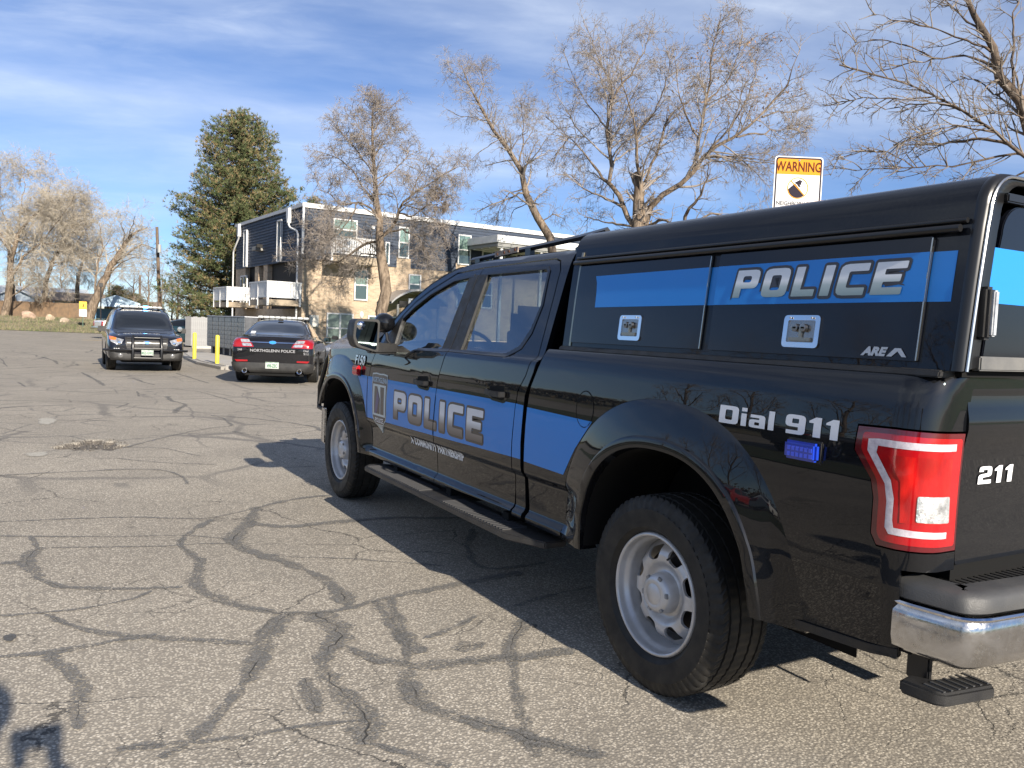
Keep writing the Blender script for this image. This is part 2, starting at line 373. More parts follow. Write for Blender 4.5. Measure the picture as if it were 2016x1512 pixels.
def arch_loop(cy, cz, a0, a1, n=30, grow=0.0):
    return [(cy+(arch_r(t)+grow)*math.cos(t), cz+(arch_r(t)+grow)*math.sin(t)) for t in np.linspace(a0, a1, n)]
ZL = [.455, .47, .484, .498, .512, .53, .66, .685, .70, .712, .74, 1.25, 1.27, 1.285, 1.30, 1.315, 1.33, 1.338]
def bedside():
    top = [(0.885, 1.338), (-1.257, 1.338)]
    rear = [(-1.257, 1.186), (-1.03, 1.190), (-0.905, 1.186), (-0.90, 1.11), (-0.965, 1.035), (-0.978, .98), (-0.978, .875), (-1.0, .842), (-1.257, .842), (-1.257, .79), (-1.075, .79), (-1.068, .53)]
    ar = [(-.035+(arch_r(t)+.197)*math.cos(t), .43+(arch_r(t)+.197)*math.sin(t)) for t in np.linspace(PI-.08, .045, 40)]
    front = [(0.985, .458), (1.0, .70), (0.995, .95), (0.975, 1.13), (0.915, 1.26)]
    lp = top+rear+[(-0.98, .515), (-0.75, .498)]+ar+[(0.667, .456)]+front
    return lp
for side in (-1, 1):
    bs = panel('bedside_panel', [bedside()], M_body(side), PAINT, truck, 0.04, 0.03, zlines=ZL)
    # front fender
    ar = [(WB-.035+(arch_r(t)+.197)*math.cos(t), .43+(arch_r(t)+.197)*math.sin(t)) for t in np.linspace(PI-.21, .41, 40)]
    fl = [(3.262, .57), (3.292, .63), (3.296, .97), (3.235, 1.15), (3.19, 1.215), (3.19, 1.262), (4.30, 1.205), (4.56, 1.16), (4.62, 1.05), (4.64, .85), (4.64, .72)]
    fp = panel('front_fender', [fl+ar[::-1]], M_body(side), PAINT, truck, 0.04, 0.03, zlines=ZL)
    flare(-.035, .43, side, .487, .458); flare(WB-.035, .43, side, .456, .715)
FD = [(3.252, .452), (2.100, .472), (2.103, .78), (2.069, 1.097), (2.010, 1.25), (1.987, 1.35), (1.966, 1.68), (1.948, 1.787), (2.28, 1.768), (2.60, 1.668), (2.80, 1.588), (2.975, 1.475), (3.12, 1.32), (3.178, 1.215), (3.228, 1.15), (3.287, .97), (3.282, .63)]
FW = rnd([(2.075, 1.296), (2.46, 1.285), (2.62, 1.228), (3.115, 1.212), (2.93, 1.470), (2.78, 1.555), (2.58, 1.640), (2.28, 1.722), (2.02, 1.742), (2.06, 1.32)], [.0, .1, .1, .02, .1, .1, .1, .1, .02, 0])
RD = [(2.092, .472), (1.143, .490), (1.133, .60), (1.125, .853), (1.095, 1.116), (1.035, 1.20), (1.0, 1.302), (1.035, 1.60), (1.055, 1.735), (1.09, 1.785), (1.15, 1.800), (1.940, 1.789), (1.958, 1.68), (1.979, 1.35), (2.0, 1.25), (2.061, 1.097), (2.095, .78)]
RW = rnd([(1.93, 1.296), (1.32, 1.296), (1.20, 1.345), (1.15, 1.43), (1.125, 1.56), (1.165, 1.73), (1.19, 1.752), (1.90, 1.745)], [0, .1, .08, .06, .05, .04, .03, 0])
CQ = [(1.125, .470), (1.03, .470), (1.035, .85), (1.02, 1.10), (0.965, 1.22), (0.945, 1.33), (0.985, 1.845), (1.70, 1.848), (2.05, 1.838), (2.33, 1.802), (2.63, 1.712), (2.84, 1.618), (3.06, 1.480), (3.20, 1.345), (3.205, 1.268),
      (3.16, 1.262), (3.125, 1.328), (2.982, 1.483), (2.805, 1.597), (2.604, 1.677), (2.283, 1.777), (1.945, 1.796), (1.15, 1.808), (1.085, 1.792), (1.048, 1.738), (1.028, 1.60), (0.993, 1.302), (1.028, 1.197), (1.088, 1.113), (1.118, .853), (1.126, .60)]
for side in (-1, 1):
    d1 = panel('front_door', [FD, FW], M_cab(side), PAINT, truck, 0.05, 0.03, zlines=ZL)
    d2 = panel('rear_door', [RD, RW], M_cab(side), PAINT, truck, 0.05, 0.03, zlines=ZL)
    panel('cab_side_frame', [CQ], M_cab(side), PAINT, truck, 0.06, 0.03, zlines=ZL)
    # glass, black pillar trim, belt mouldings
    panel('window_pane', [[(p[0], p[1]) for p in rnd([(2.09, 1.27), (3.15, 1.20), (2.94, 1.49), (2.60, 1.66), (2.28, 1.742), (2.0, 1.76)], .0)]], M_cab(side), GLASS, d1, 0.1, 0.05, off=-0.014, thick=0.0)
    panel('window_pane', [[(1.95, 1.28), (1.30, 1.28), (1.18, 1.33), (1.12, 1.42), (1.10, 1.56), (1.15, 1.77), (1.92, 1.765)]], M_cab(side), GLASS, d2, 0.1, 0.05, off=-0.014, thick=0.0)
    panel('pillar_trim', [[(2.125, 1.288), (2.078, 1.75), (1.970, 1.75), (2.006, 1.288)]], M_cab(side), PLASTIC, d1, 0.2, 0.05, off=0.003, thick=0.02)
    panel('pillar_trim', [[(1.997, 1.288), (1.962, 1.75), (1.845, 1.75), (1.862, 1.288)]], M_cab(side), PLASTIC, d2, 0.2, 0.05, off=0.003, thick=0.02)
    panel('sail_trim', [[(2.905, 1.205), (3.17, 1.222), (3.11, 1.325), (2.965, 1.482), (2.925, 1.50), (2.93, 1.43)]], M_cab(side), PLASTIC, d1, 0.1, 0.05, off=0.004, thick=0.02)
    panel('belt_seal', [[(2.005, 1.280), (2.46, 1.268), (2.62, 1.212), (2.92, 1.198), (2.92, 1.212), (2.62, 1.228), (2.46, 1.285), (2.005, 1.297)]], M_cab(side), PLASTIC_S, d1, 0.1, 0.05, off=0.005, thick=0.02)
    panel('belt_seal', [[(2.0, 1.280), (1.30, 1.280), (1.18, 1.328), (1.125, 1.41), (1.105, 1.56), (1.148, 1.742), (1.18, 1.766), (1.86, 1.760), (1.86, 1.746), (1.19, 1.750), (1.166, 1.73), (1.126, 1.56), (1.15, 1.43), (1.205, 1.345), (1.32, 1.297), (2.0, 1.297)]], M_cab(side), PLASTIC_S, d2, 0.06, 0.04, off=0.004, thick=0.02)
    panel('window_seal', [[(2.02, 1.742), (2.28, 1.722), (2.58, 1.640), (2.78, 1.555), (2.93, 1.470), (2.955, 1.482), (2.79, 1.572), (2.59, 1.656), (2.285, 1.738), (2.02, 1.758)]], M_cab(side), PLASTIC_S, d1, 0.06, 0.04, off=0.004, thick=0.02)
    # dark block added as gap filler behind the panels so seams read as dark slots
    b = MB(); w = side*0.93
    b.box(min(w, side*0.60), 0.99, .47, max(w, side*0.60), 3.3, 1.16); b.build('dark_gap_filler', WELL, truck)
# roof, windscreen, rear wall of the cab
def grid_surf(name, fn, us, vs_, mat, parent, smooth=True):
    V = np.array([[fn(u, v) for v in vs_] for u in us]).reshape(-1, 3); nu, nv = len(us), len(vs_)
    F = np.array([(i*nv+j, i*nv+j+1, (i+1)*nv+j+1, (i+1)*nv+j) for i in range(nu-1) for j in range(nv-1)])
    o = mk_np(name, V, F, mat, parent, smooth); bm = bmesh.new(); bm.from_mesh(o.data); bmesh.ops.recalc_face_normals(bm, faces=bm.faces[:]); bm.to_mesh(o.data); bm.free(); return o
EY = [0.985, 1.30, 1.70, 2.05, 2.33, 2.63, 2.84, 3.06, 3.20, 3.30]; EZ = [1.845, 1.850, 1.848, 1.838, 1.802, 1.712, 1.618, 1.480, 1.345, 1.25]
def roof_fn(u, v):   # u along y, v -1..1 across
    ze = float(np.interp(u, EY, EZ)); xe = Scab(u, ze)+0.002
    x = xe*v; return (x, u+0.20*(1-v*v)*max(0, min(1, (u-2.1)/0.6)), ze+0.045*(1-abs(v)**2.2))
ro = grid_surf('cab_roof', roof_fn, [.985+ (2.30-.985)*i/12 for i in range(13)], [-1+i/12 for i in range(25)], PAINT, truck)
ws = grid_surf('windscreen', roof_fn, [2.31+(3.26-2.31)*i/12 for i in range(13)], [(-1+i/12)*0.965 for i in range(25)], GLASS, truck)
for sx in (-1, 1):
    grid_surf('windscreen_pillar', lambda u, v: tuple(np.array(roof_fn(u, v))+np.array([0, 0, .006])), [2.28+(3.28-2.28)*i/12 for i in range(13)], [sx*(0.945+0.055*i/3) for i in range(4)], PAINT, truck)
MB().box(-.80, .99, 1.25, .80, 1.02, 1.36).box(-.74, .99, 1.74, .74, 1.02, 1.86).box(-.94, .985, .50, .94, 1.015, 1.27).add([(x, y, z) for x, z in ((-.93, 1.27), (-.765, 1.80), (-.66, 1.80), (-.66, 1.27)) for y in (.99, 1.02)]+[(-x, y, z) for x, z in ((-.93, 1.27), (-.765, 1.80), (-.66, 1.80), (-.66, 1.27)) for y in (.99, 1.02)], [(0, 2, 4, 6), (1, 3, 5, 7), (0, 1, 3, 2), (2, 3, 5, 4), (8, 10, 12, 14), (9, 11, 13, 15), (8, 9, 11, 10), (10, 11, 13, 12)]).build('cab_rear_wall', PAINT, truck, bevel=.006)
MB().box(-.66, .998, 1.36, .66, 1.004, 1.74).build('rear_window', GLASS, truck)
# hood
def hood_fn(u, v):
    ze = 1.255-(u-3.19)*0.060-0.02*max(0, u-4.2)**1.5; xe = S(u, ze)-0.004
    c = 0.075*(1-abs(v)**2.6)+(0.018 if 0.42 < abs(v) < 0.78 else 0.0)
    return (xe*v, u, ze+c-0.10*max(0, (u-4.45)/0.3)**2)
hd = grid_surf('hood', hood_fn, [3.22+(4.66-3.22)*i/16 for i in range(17)], [-1+i/20 for i in range(41)], PAINT, truck)
MB().box(-.88, 3.14, 1.23, .88, 3.36, 1.262).build('wiper_cowl', PLASTIC, truck, bevel=.01)
# nose: grille, lamps, bumper, push bar
g = MB().box(-.60, 4.66, .80, .60, 4.74, 1.16); g.build('grille_surround', PLASTIC, truck, bevel=.02)
for k in range(3): MB().box(-.58, 4.74, .85+k*.10, .58, 4.765, .89+k*.10).build('grille_bar', CHROME, truck, bevel=.006)
for sx in (-1, 1):
    MB().prism([(.60, .84), (.84, .88), (.86, 1.0), (.84, 1.12), (.60, 1.15)], 4.52, 4.70, 'y').build('headlight', pbr('headlight_lens', (.35, .36, .38), .08, .4, 1.0), truck, bevel=.015).scale = (sx, 1, 1)
bp = [(-.995, 4.35), (-.985, 4.48), (-.89, 4.69), (-.58, 4.86), (.58, 4.86), (.89, 4.69), (.985, 4.48), (.995, 4.35), (.88, 4.38), (.84, 4.52), (.76, 4.64), (-.76, 4.64), (-.84, 4.52), (-.88, 4.38)]
MB().prism(bp, .385, .705, 'z').build('front_bumper', CHROME_D, truck, bevel=.015)
MB().prism([(p[0]*.97, p[1]*.995) for p in bp], .30, .382, 'z').build('bumper_valance', PLASTIC, truck, bevel=.015)
MB().box(-.62, 4.62, .42, .62, 4.78, 1.12).build('radiator_core', WELL, truck)
pb = thing  # (push bar is a part of the truck)
bar = MB()
for sx in (-1, 1):
    bar.tube([(sx*.86, 4.50, .62), (sx*.90, 4.84, .66), (sx*.90, 4.83, .85), (sx*.89, 4.66, 1.10), (sx*.88, 4.60, 1.16), (sx*.84, 4.56, 1.165), (sx*.62, 4.74, 1.10)], .022, 10)
    bar.tube([(sx*.88, 4.66, .74), (sx*.895, 4.84, .76), (sx*.62, 4.95, .78)], .018, 8)
    bar.tube([(sx*.90, 4.74, .96), (sx*.66, 4.90, .98)], .018, 8)
    bar.tube([(sx*.40, 4.96, .60), (sx*.40, 4.98, 1.14)], .030, 10)
for z in (.66, .86, 1.08): bar.tube([(-.62, 4.95, z), (.62, 4.95, z)], .022, 10)
bar.build('push_bar', PLASTIC_S, truck, smooth=True)
# wheel wells, chassis
def inner_arch(cy):
    for side in (-1, 1):
        V = []; F = []; th = np.linspace(.09 if cy < 1 else .52, PI-.09, 30)
        for t in th:
            r = arch_r(t) if 0 <= t <= PI else arch_r(0)
            for x, g_ in ((.995, .0), (.97, -.006), (.56, -.006)): V.append((side*x, cy+(r+g_)*math.cos(t), .43+(r+g_)*math.sin(t)))
        for i in range(len(th)-1):
            for j in range(2): F.append((i*3+j, i*3+j+1, i*3+4+j, i*3+3+j))
        o = mk('wheel_well', V, F, WELL, truck, True)
        mk('well_backing', [(side*.56, cy-.6, .3), (side*.56, cy+.6, .3), (side*.56, cy+.6, 1.05), (side*.56, cy-.6, 1.05)], [(0, 1, 2, 3)], WELL, truck)
for cy in (-0.035, WB-0.035): inner_arch(cy)
ch = MB()
for sx in (-1, 1): ch.box(sx*.42-.05, -1.05, .50, sx*.42+.05, 4.7, .64)
ch.box(-.60, -1.05, .60, .60, 4.7, .70).box(-.90, .62, .49, .90, 3.30, .58).box(-.90, -1.05, .56, .90, -.62, .66)
ch.box(-.35, 1.0, .34, .10, 2.6, .50); ch.tube([(-.72, 0, .40), (.72, 0, .40)], .045, 10).tube([(0, 3.2, .42), (0, 0, .42)], .04, 8)
ch.tube([(-.14, 0, .40), (0, 0, .40), (.14, 0, .40)], [.10, .15, .10], 12).tube([(-.72, WB, .40), (.72, WB, .40)], .04, 8)
ch.tube([(.50, 2.6, .42), (.50, .5, .44), (.62, -.4, .50), (.70, -.75, .42)], .035, 8)
ch.tube([(-.55, -.75, .50), (-.55, .75, .52)], .035, 6).tube([(.55, -.75, .50), (.55, .75, .52)], .035, 6)
ch.build('chassis', WELL, truck, smooth=True)
# ---- wheels
def tyre_mesh(R, w, rin, notch=0.006, nblk=64, lugs=True):
    hw = w/2; prof = []
    prof += [(rin-.006, -hw*.78), (rin+.010, -hw*.86), (rin+.024, -hw*.985), (R-.062, -hw*1.035), (R-.056, -hw*1.03), (R-.053, -hw*1.008), (R-.036, -hw*.98), (R-.018, -hw*.93), (R-.006, -hw*.85)]
    g = [-.62, -.24, .24, .62]; o = -.80
    for gx in g:
        prof += [(R-.002-.004*abs(gx), hw*(gx-.045)), (R-.012, hw*(gx-.035)), (R-.012, hw*(gx+.035)), (R-.002-.004*abs(gx), hw*(gx+.045))]
    prof += [(p[0], -p[1]) for p in prof[:9][::-1]]
    K = len(prof); n = nblk*4; V = np.zeros((n, K, 3))
    for k in range(n):
        a = 2*PI*k/n; ph = k % 4
        for i, (r, o_) in enumerate(prof):
            rr = r; aa = a
            if lugs and 5 <= i <= 8 and ph in (0,): rr -= notch*1.2
            if lugs and K-9 <= i <= K-6 and ph in (0,): rr -= notch*1.2
            if lugs and 9 <= i <= K-10:
                aa = a+0.02*math.sin(i*1.3)+ (o_/hw)*0.06
                if ph == 2 and i not in (10, 11, 14, 15, 18, 19, 22, 23): rr -= notch*.55
            V[k, i] = (o_, rr*math.cos(aa), rr*math.sin(aa))
    F = []
    for k in range(n):
        k2 = (k+1) % n
        for i in range(K-1): F.append((k*K+i, k*K+i+1, k2*K+i+1, k2*K+i))
    me = bpy.data.meshes.new('tyre'); me.from_pydata(V.reshape(-1, 3).tolist(), [], F); me.update(); bm = bmesh.new(); bm.from_mesh(me)
    bmesh.ops.recalc_face_normals(bm, faces=bm.faces[:])
    for f_ in bm.faces: f_.smooth = True
    for e in bm.edges:
        if len(e.link_faces) == 2 and e.calc_face_angle(0) > 0.7: e.smooth = False
    bm.to_mesh(me); bm.free(); me.materials.append(RUBBER); return me
def polar_panel(name, loops, prof, n_a=96, mat=None, thick=.006, cx=0):
    """loops in the wheel plane; prof: (radius, offset x outwards) curve"""
    bm = fill2d(loops); rr = [p[0] for p in prof]; oo = [p[1] for p in prof]
    for k in range(0, 40):
        c = -.25+k*.0125
        bmesh.ops.bisect_plane(bm, geom=bm.verts[:]+bm.edges[:]+bm.faces[:], plane_co=(c, 0, 0), plane_no=(1, 0, 0), dist=1e-6)
        bmesh.ops.bisect_plane(bm, geom=bm.verts[:]+bm.edges[:]+bm.faces[:], plane_co=(0, c, 0), plane_no=(0, 1, 0), dist=1e-6)
    def fn(u, v, o=0.0):
        return (-(float(np.interp(math.hypot(u, v), rr, oo))+o), u, v)
    return map_mesh(name, bm, fn, mat, None, 0, thick)
def smoothp(prof, n=60, sig=1.2):
    r = np.linspace(prof[0][0], prof[-1][0], n); o = np.interp(r, [p[0] for p in prof], [p[1] for p in prof]); w = np.exp(-.5*(np.arange(-4, 5)/sig)**2); w /= w.sum()
    return list(zip(r.tolist(), np.convolve(np.pad(o, 4, mode='edge'), w, 'valid').tolist()))
def build_truck_wheel():
    t = tyre_mesh(.398, .262, .244)
    # rim barrel and lip (outwards = -x here)
    v, f = lathe([(.246, -.096), (.246, -.106), (.243, -.114), (.238, -.118), (.232, -.116), (.229, -.108), (.228, -.092), (.224, -.078), (.216, -.070), (.213, -.055), (.212, .02), (.200, .05), (.205, .10), (.222, .11)], 72)
    v2, f2 = [], []
    rim = mk('rim', v+v2, f+[tuple(i+len(v) for i in q) for q in f2], STEEL, None, True)
    holes = []
    for k in range(8):
        a = 2*PI*k/8+PI/8*0; c, s_ = math.cos(a), math.sin(a)
        lp = rnd([(.134, -.022), (.160, -.040), (.186, -.040), (.190, .040), (.160, .040), (.134, .022)], .016, 4)
        holes.append([(p[0]*c-p[1]*s_, p[0]*s_+p[1]*c) for p in lp])
    prof = smoothp([(.0, .055), (.075, .055), (.082, .040), (.100, .040), (.125, .066), (.150, .070), (.172, .060), (.192, .030), (.206, .012), (.212, .008)])
    disc = polar_panel('wheel_disc', [ell(0, 0, .211, .211, 96)]+holes, prof, mat=STEEL, thick=.012)
    v, f = lathe([(.0, -.112), (.040, -.112), (.043, -.109), (.046, -.112), (.062, -.110), (.074, -.100), (.080, -.080), (.082, -.045)], 48)
    cap = mk('centre_cap', v, f, STEEL, None, True)
    nb = MB()
    for k in range(6):
        a = 2*PI*k/6; m = Matrix.Rotation(a, 4, 'X'); nb.box(-.108, -.010, .062, -.098, .010, .078, m)
    caps = nb.build('cap_notch', textured('cap_notch_shade', (.22, .22, .22), (.3, .3, .3), .5, 20), None, bevel=.002)
    vs_ = MB().tube([(-.065, .0, .19), (-.105, .0, .165)], .004, 6).build('valve_stem', PLASTIC, None)
    bk = MB(); v, f = lathe([(.0, .00), (.17, .00), (.17, .03), (.0, .03)], 32); bk.add(v, f); disk = bk.build('brake_disc', pbr('rusty_brake', (.05, .04, .035), .6, .5), None)
    return t, [rim, disc, cap, caps, vs_, disk]
TW = build_truck_wheel()
for o in TW[1]: COL.objects.unlink(o)
def place_wheel(parent, W, x, y, z, flip=False, steer=0.0, label=None):
    w = bpy.data.objects.new('wheel', None); COL.objects.link(w); w.parent = parent; w.location = (x, y, z)
    w.rotation_euler = (random.uniform(0, 1.2), 0, (PI if flip else 0)+steer); w.rotation_mode = 'XYZ'
    t = bpy.data.objects.new('tyre', W[0]); COL.objects.link(t); t.parent = w
    for o in W[1]:
        c = bpy.data.objects.new(o.name.split('.')[0], o.data); COL.objects.link(c); c.parent = w
    return w
for (x, y) in ((-.862, 0), (.862, 0), (-.862, WB), (.862, WB)): place_wheel(truck, TW, x, y, .394, x > 0)
# ---- running board
for sx in (-1, 1):
    rb = MB().prism([(sx*1.115, 3.00), (sx*1.115, .96), (sx*1.02, .74), (sx*.90, .74), (sx*.90, 3.02), (sx*.97, 3.08), (sx*1.06, 3.07)], .392, .425, 'z').build('running_board', textured('board_plastic', (.022, .022, .023), (.038, .036, .034), .42, 8, 200, .2), truck, bevel=.006)
    if sx < 0:
        tr = MB()
        for y0, y1 in ((2.98, 2.05), (1.74, .98)):
            n = int((y0-y1)/.032)
            for k in range(n): tr.box(-1.098, y0-k*.032-.016, .4255, -.955, y0-k*.032, .431)
        tag(tr.build('tread_rib', pbr('tread_grip', (.05, .05, .052), .45), rb), kind='stuff')
        for y in (2.75, 1.9, 1.2): MB().box(-.98, y-.03, .38, -.6, y+.03, .47).build('board_bracket', WELL, rb)
# ---- bed rail cap, body mouldings, gas door, handles
for sx in (-1, 1):
    MB().prism([(sx*.955, 1.337), (sx*.950, 1.356), (sx*.90, 1.362), (sx*.86, 1.362), (sx*.86, 1.337)], -1.12, .80, 'y').build('bed_rail_cap', PLASTIC, truck, bevel=.004)
MB().box(-.90, .66, .80, .90, .70, 1.33).build('bed_front_wall', PAINT, truck)
for l_, mm in (([ell(.492, 1.085, .068, .083, 40), ell(.492, 1.085, .0632, .0782, 40)[::-1]], WELL),):
    panel('fuel_door_seam', l_, M_body(-1), mm, truck, .05, .05, off=.0012, thick=0)
panel('fuel_door', [ell(.492, 1.085, .064, .079, 40)], M_body(-1), PAINT, truck, .03, .03, off=.001, thick=0)
def handle(cy, cz, dr):
    panel('handle_recess', [rnd([(cy+.105, cz+.035), (cy-.10, cz+.048), (cy-.125, cz+.01), (cy-.115, cz-.045), (cy-.09, cz-.058), (cy+.05, cz-.052), (cy+.09, cz-.03)], .02)], M_cab(-1), PAINT, dr, .03, .02, off=.002, thick=.004)
    panel('handle_pocket', [rnd([(cy+.075, cz+.024), (cy-.09, cz+.034), (cy-.10, cz-.03), (cy-.075, cz-.044), (cy+.04, cz-.040), (cy+.07, cz-.02)], .018)], M_cab(-1), WELL, dr, .03, .02, off=.0035, thick=.004)
    x = -(Scab(cy, cz))
    MB().add(*[[(x-.004, cy+.115, cz+.008), (x-.036, cy+.07, cz+.006), (x-.040, cy, cz+.004), (x-.036, cy-.09, cz+.004), (x-.012, cy-.115, cz+.004),
                (x-.004, cy+.115, cz-.020), (x-.034, cy+.07, cz-.026), (x-.038, cy, cz-.028), (x-.034, cy-.09, cz-.030), (x-.012, cy-.115, cz-.026),
                (x-.000, cy+.10, cz+.006), (x-.022, cy+.06, cz+.004), (x-.026, cy, cz+.002), (x-.024, cy-.08, cz+.002), (x-.002, cy-.10, cz+.002),
                (x-.000, cy+.10, cz-.018), (x-.022, cy+.06, cz-.024), (x-.026, cy, cz-.026), (x-.024, cy-.08, cz-.028), (x-.002, cy-.10, cz-.024)],
               [(i, i+1, i+6, i+5) for i in range(4)]+[(i+10, i+15, i+16, i+11) for i in range(4)]+[(i, i+10, i+11, i+1) for i in range(4)]+[(i+5, i+6, i+16, i+15) for i in range(4)]+[(0, 5, 15, 10), (4, 14, 19, 9)]]).build('door_handle', PLASTIC, dr, bevel=.004)
LD = [o for o in truck.children if o.name.startswith('front_door')][0]; LR = [o for o in truck.children if o.name.startswith('rear_door')][0]
handle(2.29, 1.083, LD); handle(1.315, 1.098, LR)
# ---- livery: blue stripe (own piece per panel so the seams stay open)
def stripe(lp, fn, par, off=.0012): return panel('blue_stripe', [lp], fn, BLUE, par, .06, .03, off=off, thick=0)
FEND = [o for o in truck.children if o.name.startswith('front_fender')][0]; BED = [o for o in truck.children if o.name.startswith('bedside')][0]; CQO = [o for o in truck.children if o.name.startswith('cab_side_frame')][0]
stripe([(3.298, 1.045), (3.298, .74), (3.40, .745), (3.455, .80), (3.53, .93), (3.60, 1.03), (3.62, 1.042)], M_body(-1), FEND)
stripe([(3.284, 1.045), (3.286, .97), (3.283, .74), (2.104, .758), (2.104, .80), (2.074, 1.05)], M_cab(-1), LD)
stripe([(2.066, 1.05), (2.094, .82), (2.094, .758), (1.128, .776), (1.124, .86), (1.104, 1.052)], M_cab(-1), LR)
stripe([(1.099, 1.052), (1.116, .86), (1.120, .776), (1.034, .777), (1.034, .86), (1.022, 1.05)], M_cab(-1), CQO)
stripe([(.985, 1.045), (.993, .90), (.998, .772), (.64, .766), (.55, .90), (.47, .99), (.43, 1.036)], M_body(-1), BED)
# ---- squarish display lettering: glyphs as outlines with counters, on a 1-high grid
def G_(o, r=.12, holes=(), hr=.07): return [rnd(o, r, 3)]+[rnd(h, hr, 3)[::-1] for h in holes]
GL = {
 'P': (G_([(0, 0), (.24, 0), (.24, .33), (.70, .33), (.78, .45), (.78, 1), (0, 1)], [0, 0, 0, .14, .1, .18, .03], [[(.24, .55), (.52, .55), (.52, .78), (.24, .78)]]), .86),
 'O': (G_([(0, 0), (.80, 0), (.80, 1), (0, 1)], .2, [[(.25, .24), (.55, .24), (.55, .76), (.25, .76)]]), .88),
 'L': (G_([(0, 0), (.66, 0), (.66, .23), (.25, .23), (.25, 1), (0, 1)], [.03, .03, .03, 0, .03, .03]), .74),
 'I': (G_([(0, 0), (.26, 0), (.26, 1), (0, 1)], .03), .34),
 'C': (G_([(0, 0), (.74, 0), (.74, .24), (.25, .24), (.25, .76), (.74, .76), (.74, 1), (0, 1)], [.2, .03, .03, .06, .06, .03, .03, .2]), .82),
 'E': (G_([(0, 0), (.74, 0), (.74, .22), (.25, .22), (.25, .39), (.66, .39), (.66, .61), (.25, .61), (.25, .78), (.74, .78), (.74, 1), (0, 1)], .03), .82),
 'D': (G_([(0, 0), (.82, 0), (.82, 1), (0, 1)], [.02, .2, .2, .02], [[(.26, .22), (.56, .22), (.56, .78), (.26, .78)]]), .90),
 'i': (G_([(0, 0), (.22, 0), (.22, .68), (0, .68)], .01)+G_([(0, .80), (.22, .80), (.22, 1), (0, 1)], .01), .30),
 'a': (G_([(0, 0), (.64, 0), (.64, .70), (.04, .70), (.04, .54), (.40, .54), (.40, .44), (0, .44)], [.12, .01, .16, .02, .02, .02, .02, .14], [[(.22, .14), (.41, .14), (.41, .30), (.22, .30)]], .03), .72),
 'l': (G_([(0, 0), (.22, 0), (.22, 1), (0, 1)], .01), .30),
 '9': (G_([(.04, 0), (.72, 0), (.72, 1), (0, 1), (0, .38), (.47, .38), (.47, .20), (.04, .20)], [.02, .2, .2, .2, .18, .02, .02, .02], [[(.24, .56), (.48, .56), (.48, .80), (.24, .80)]], .04), .80),
 '1': (G_([(.16, 0), (.42, 0), (.42, 1), (.22, 1), (0, .80), (0, .70), (.16, .70)], .01), .54),
 '2': (G_([(0, 0), (.72, 0), (.72, .22), (.24, .22), (.24, .36), (.72, .42), (.72, 1), (.02, 1), (.02, .70), (.25, .70), (.25, .80), (.48, .80), (.48, .60), (0, .54)], [.02, .02, .02, .02, .02, .16, .2, .2, .02, .02, .03, .03, .03, .16]), .80),
 ' ': ([], .42)}
def word(s, h, x0, z0, shear=0.0, sx=1.0, sp=0.0):
    """loops of a word; x grows to the right of the reader, returned with total width"""
    out = []; x = 0.0
    for c in s:
        lps, adv = GL[c]
        for lp in lps: out.append([((x+p[0]*sx+p[1]*shear)*h+x0, p[1]*h+z0) for p in lp])
        x += adv*sx+sp
    return out, x*h
def letters(name, s, fn, h, u_left, z0, mat, par, outline=0.0, omat=None, shear=.0, sx=1.0, sp=0.0, off=.002):
    """u runs forward (+y); a reader on the left side sees +y at the left"""
    lp, w = word(s, h, 0, 0, shear, sx, sp)
    conv = lambda L: [[(u_left-p[0], z0+p[1]) for p in l] for l in L]
    if outline:
        bm = fill2d(conv(lp), outline); gridcut(bm, (), fr(z0-.02, z0+h+.02, .03)); map_mesh(name+'_outline', bm, fn, omat, par, off, 0)
    bm = fill2d(conv(lp)); gridcut(bm, (), fr(z0, z0+h, .03)); o = map_mesh(name, bm, fn, mat, par, off+(.0012 if outline else 0), 0); return w
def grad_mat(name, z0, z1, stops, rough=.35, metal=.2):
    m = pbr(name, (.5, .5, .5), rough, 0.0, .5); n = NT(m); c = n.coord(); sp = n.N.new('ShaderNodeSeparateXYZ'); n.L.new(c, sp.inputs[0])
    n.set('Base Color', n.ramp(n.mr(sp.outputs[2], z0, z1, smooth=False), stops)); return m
LETD = grad_mat('door_fade_reflect_letters', .795, .975, [(0, (.07, .05, .045)), (.28, (.22, .19, .175)), (.48, (.55, .55, .56)), (.6, (.74, .76, .80)), (1, (.66, .68, .74))])  # printed fade; the brown foot also has reflected tones put into the colour
LETC = grad_mat('camper_fade_reflect_letters', 1.57, 1.67, [(0, (.24, .32, .32)), (.35, (.40, .48, .48)), (.55, (.80, .82, .84)), (1, (.72, .74, .78))])  # same printed fade, with the teal of reflections put into its colour
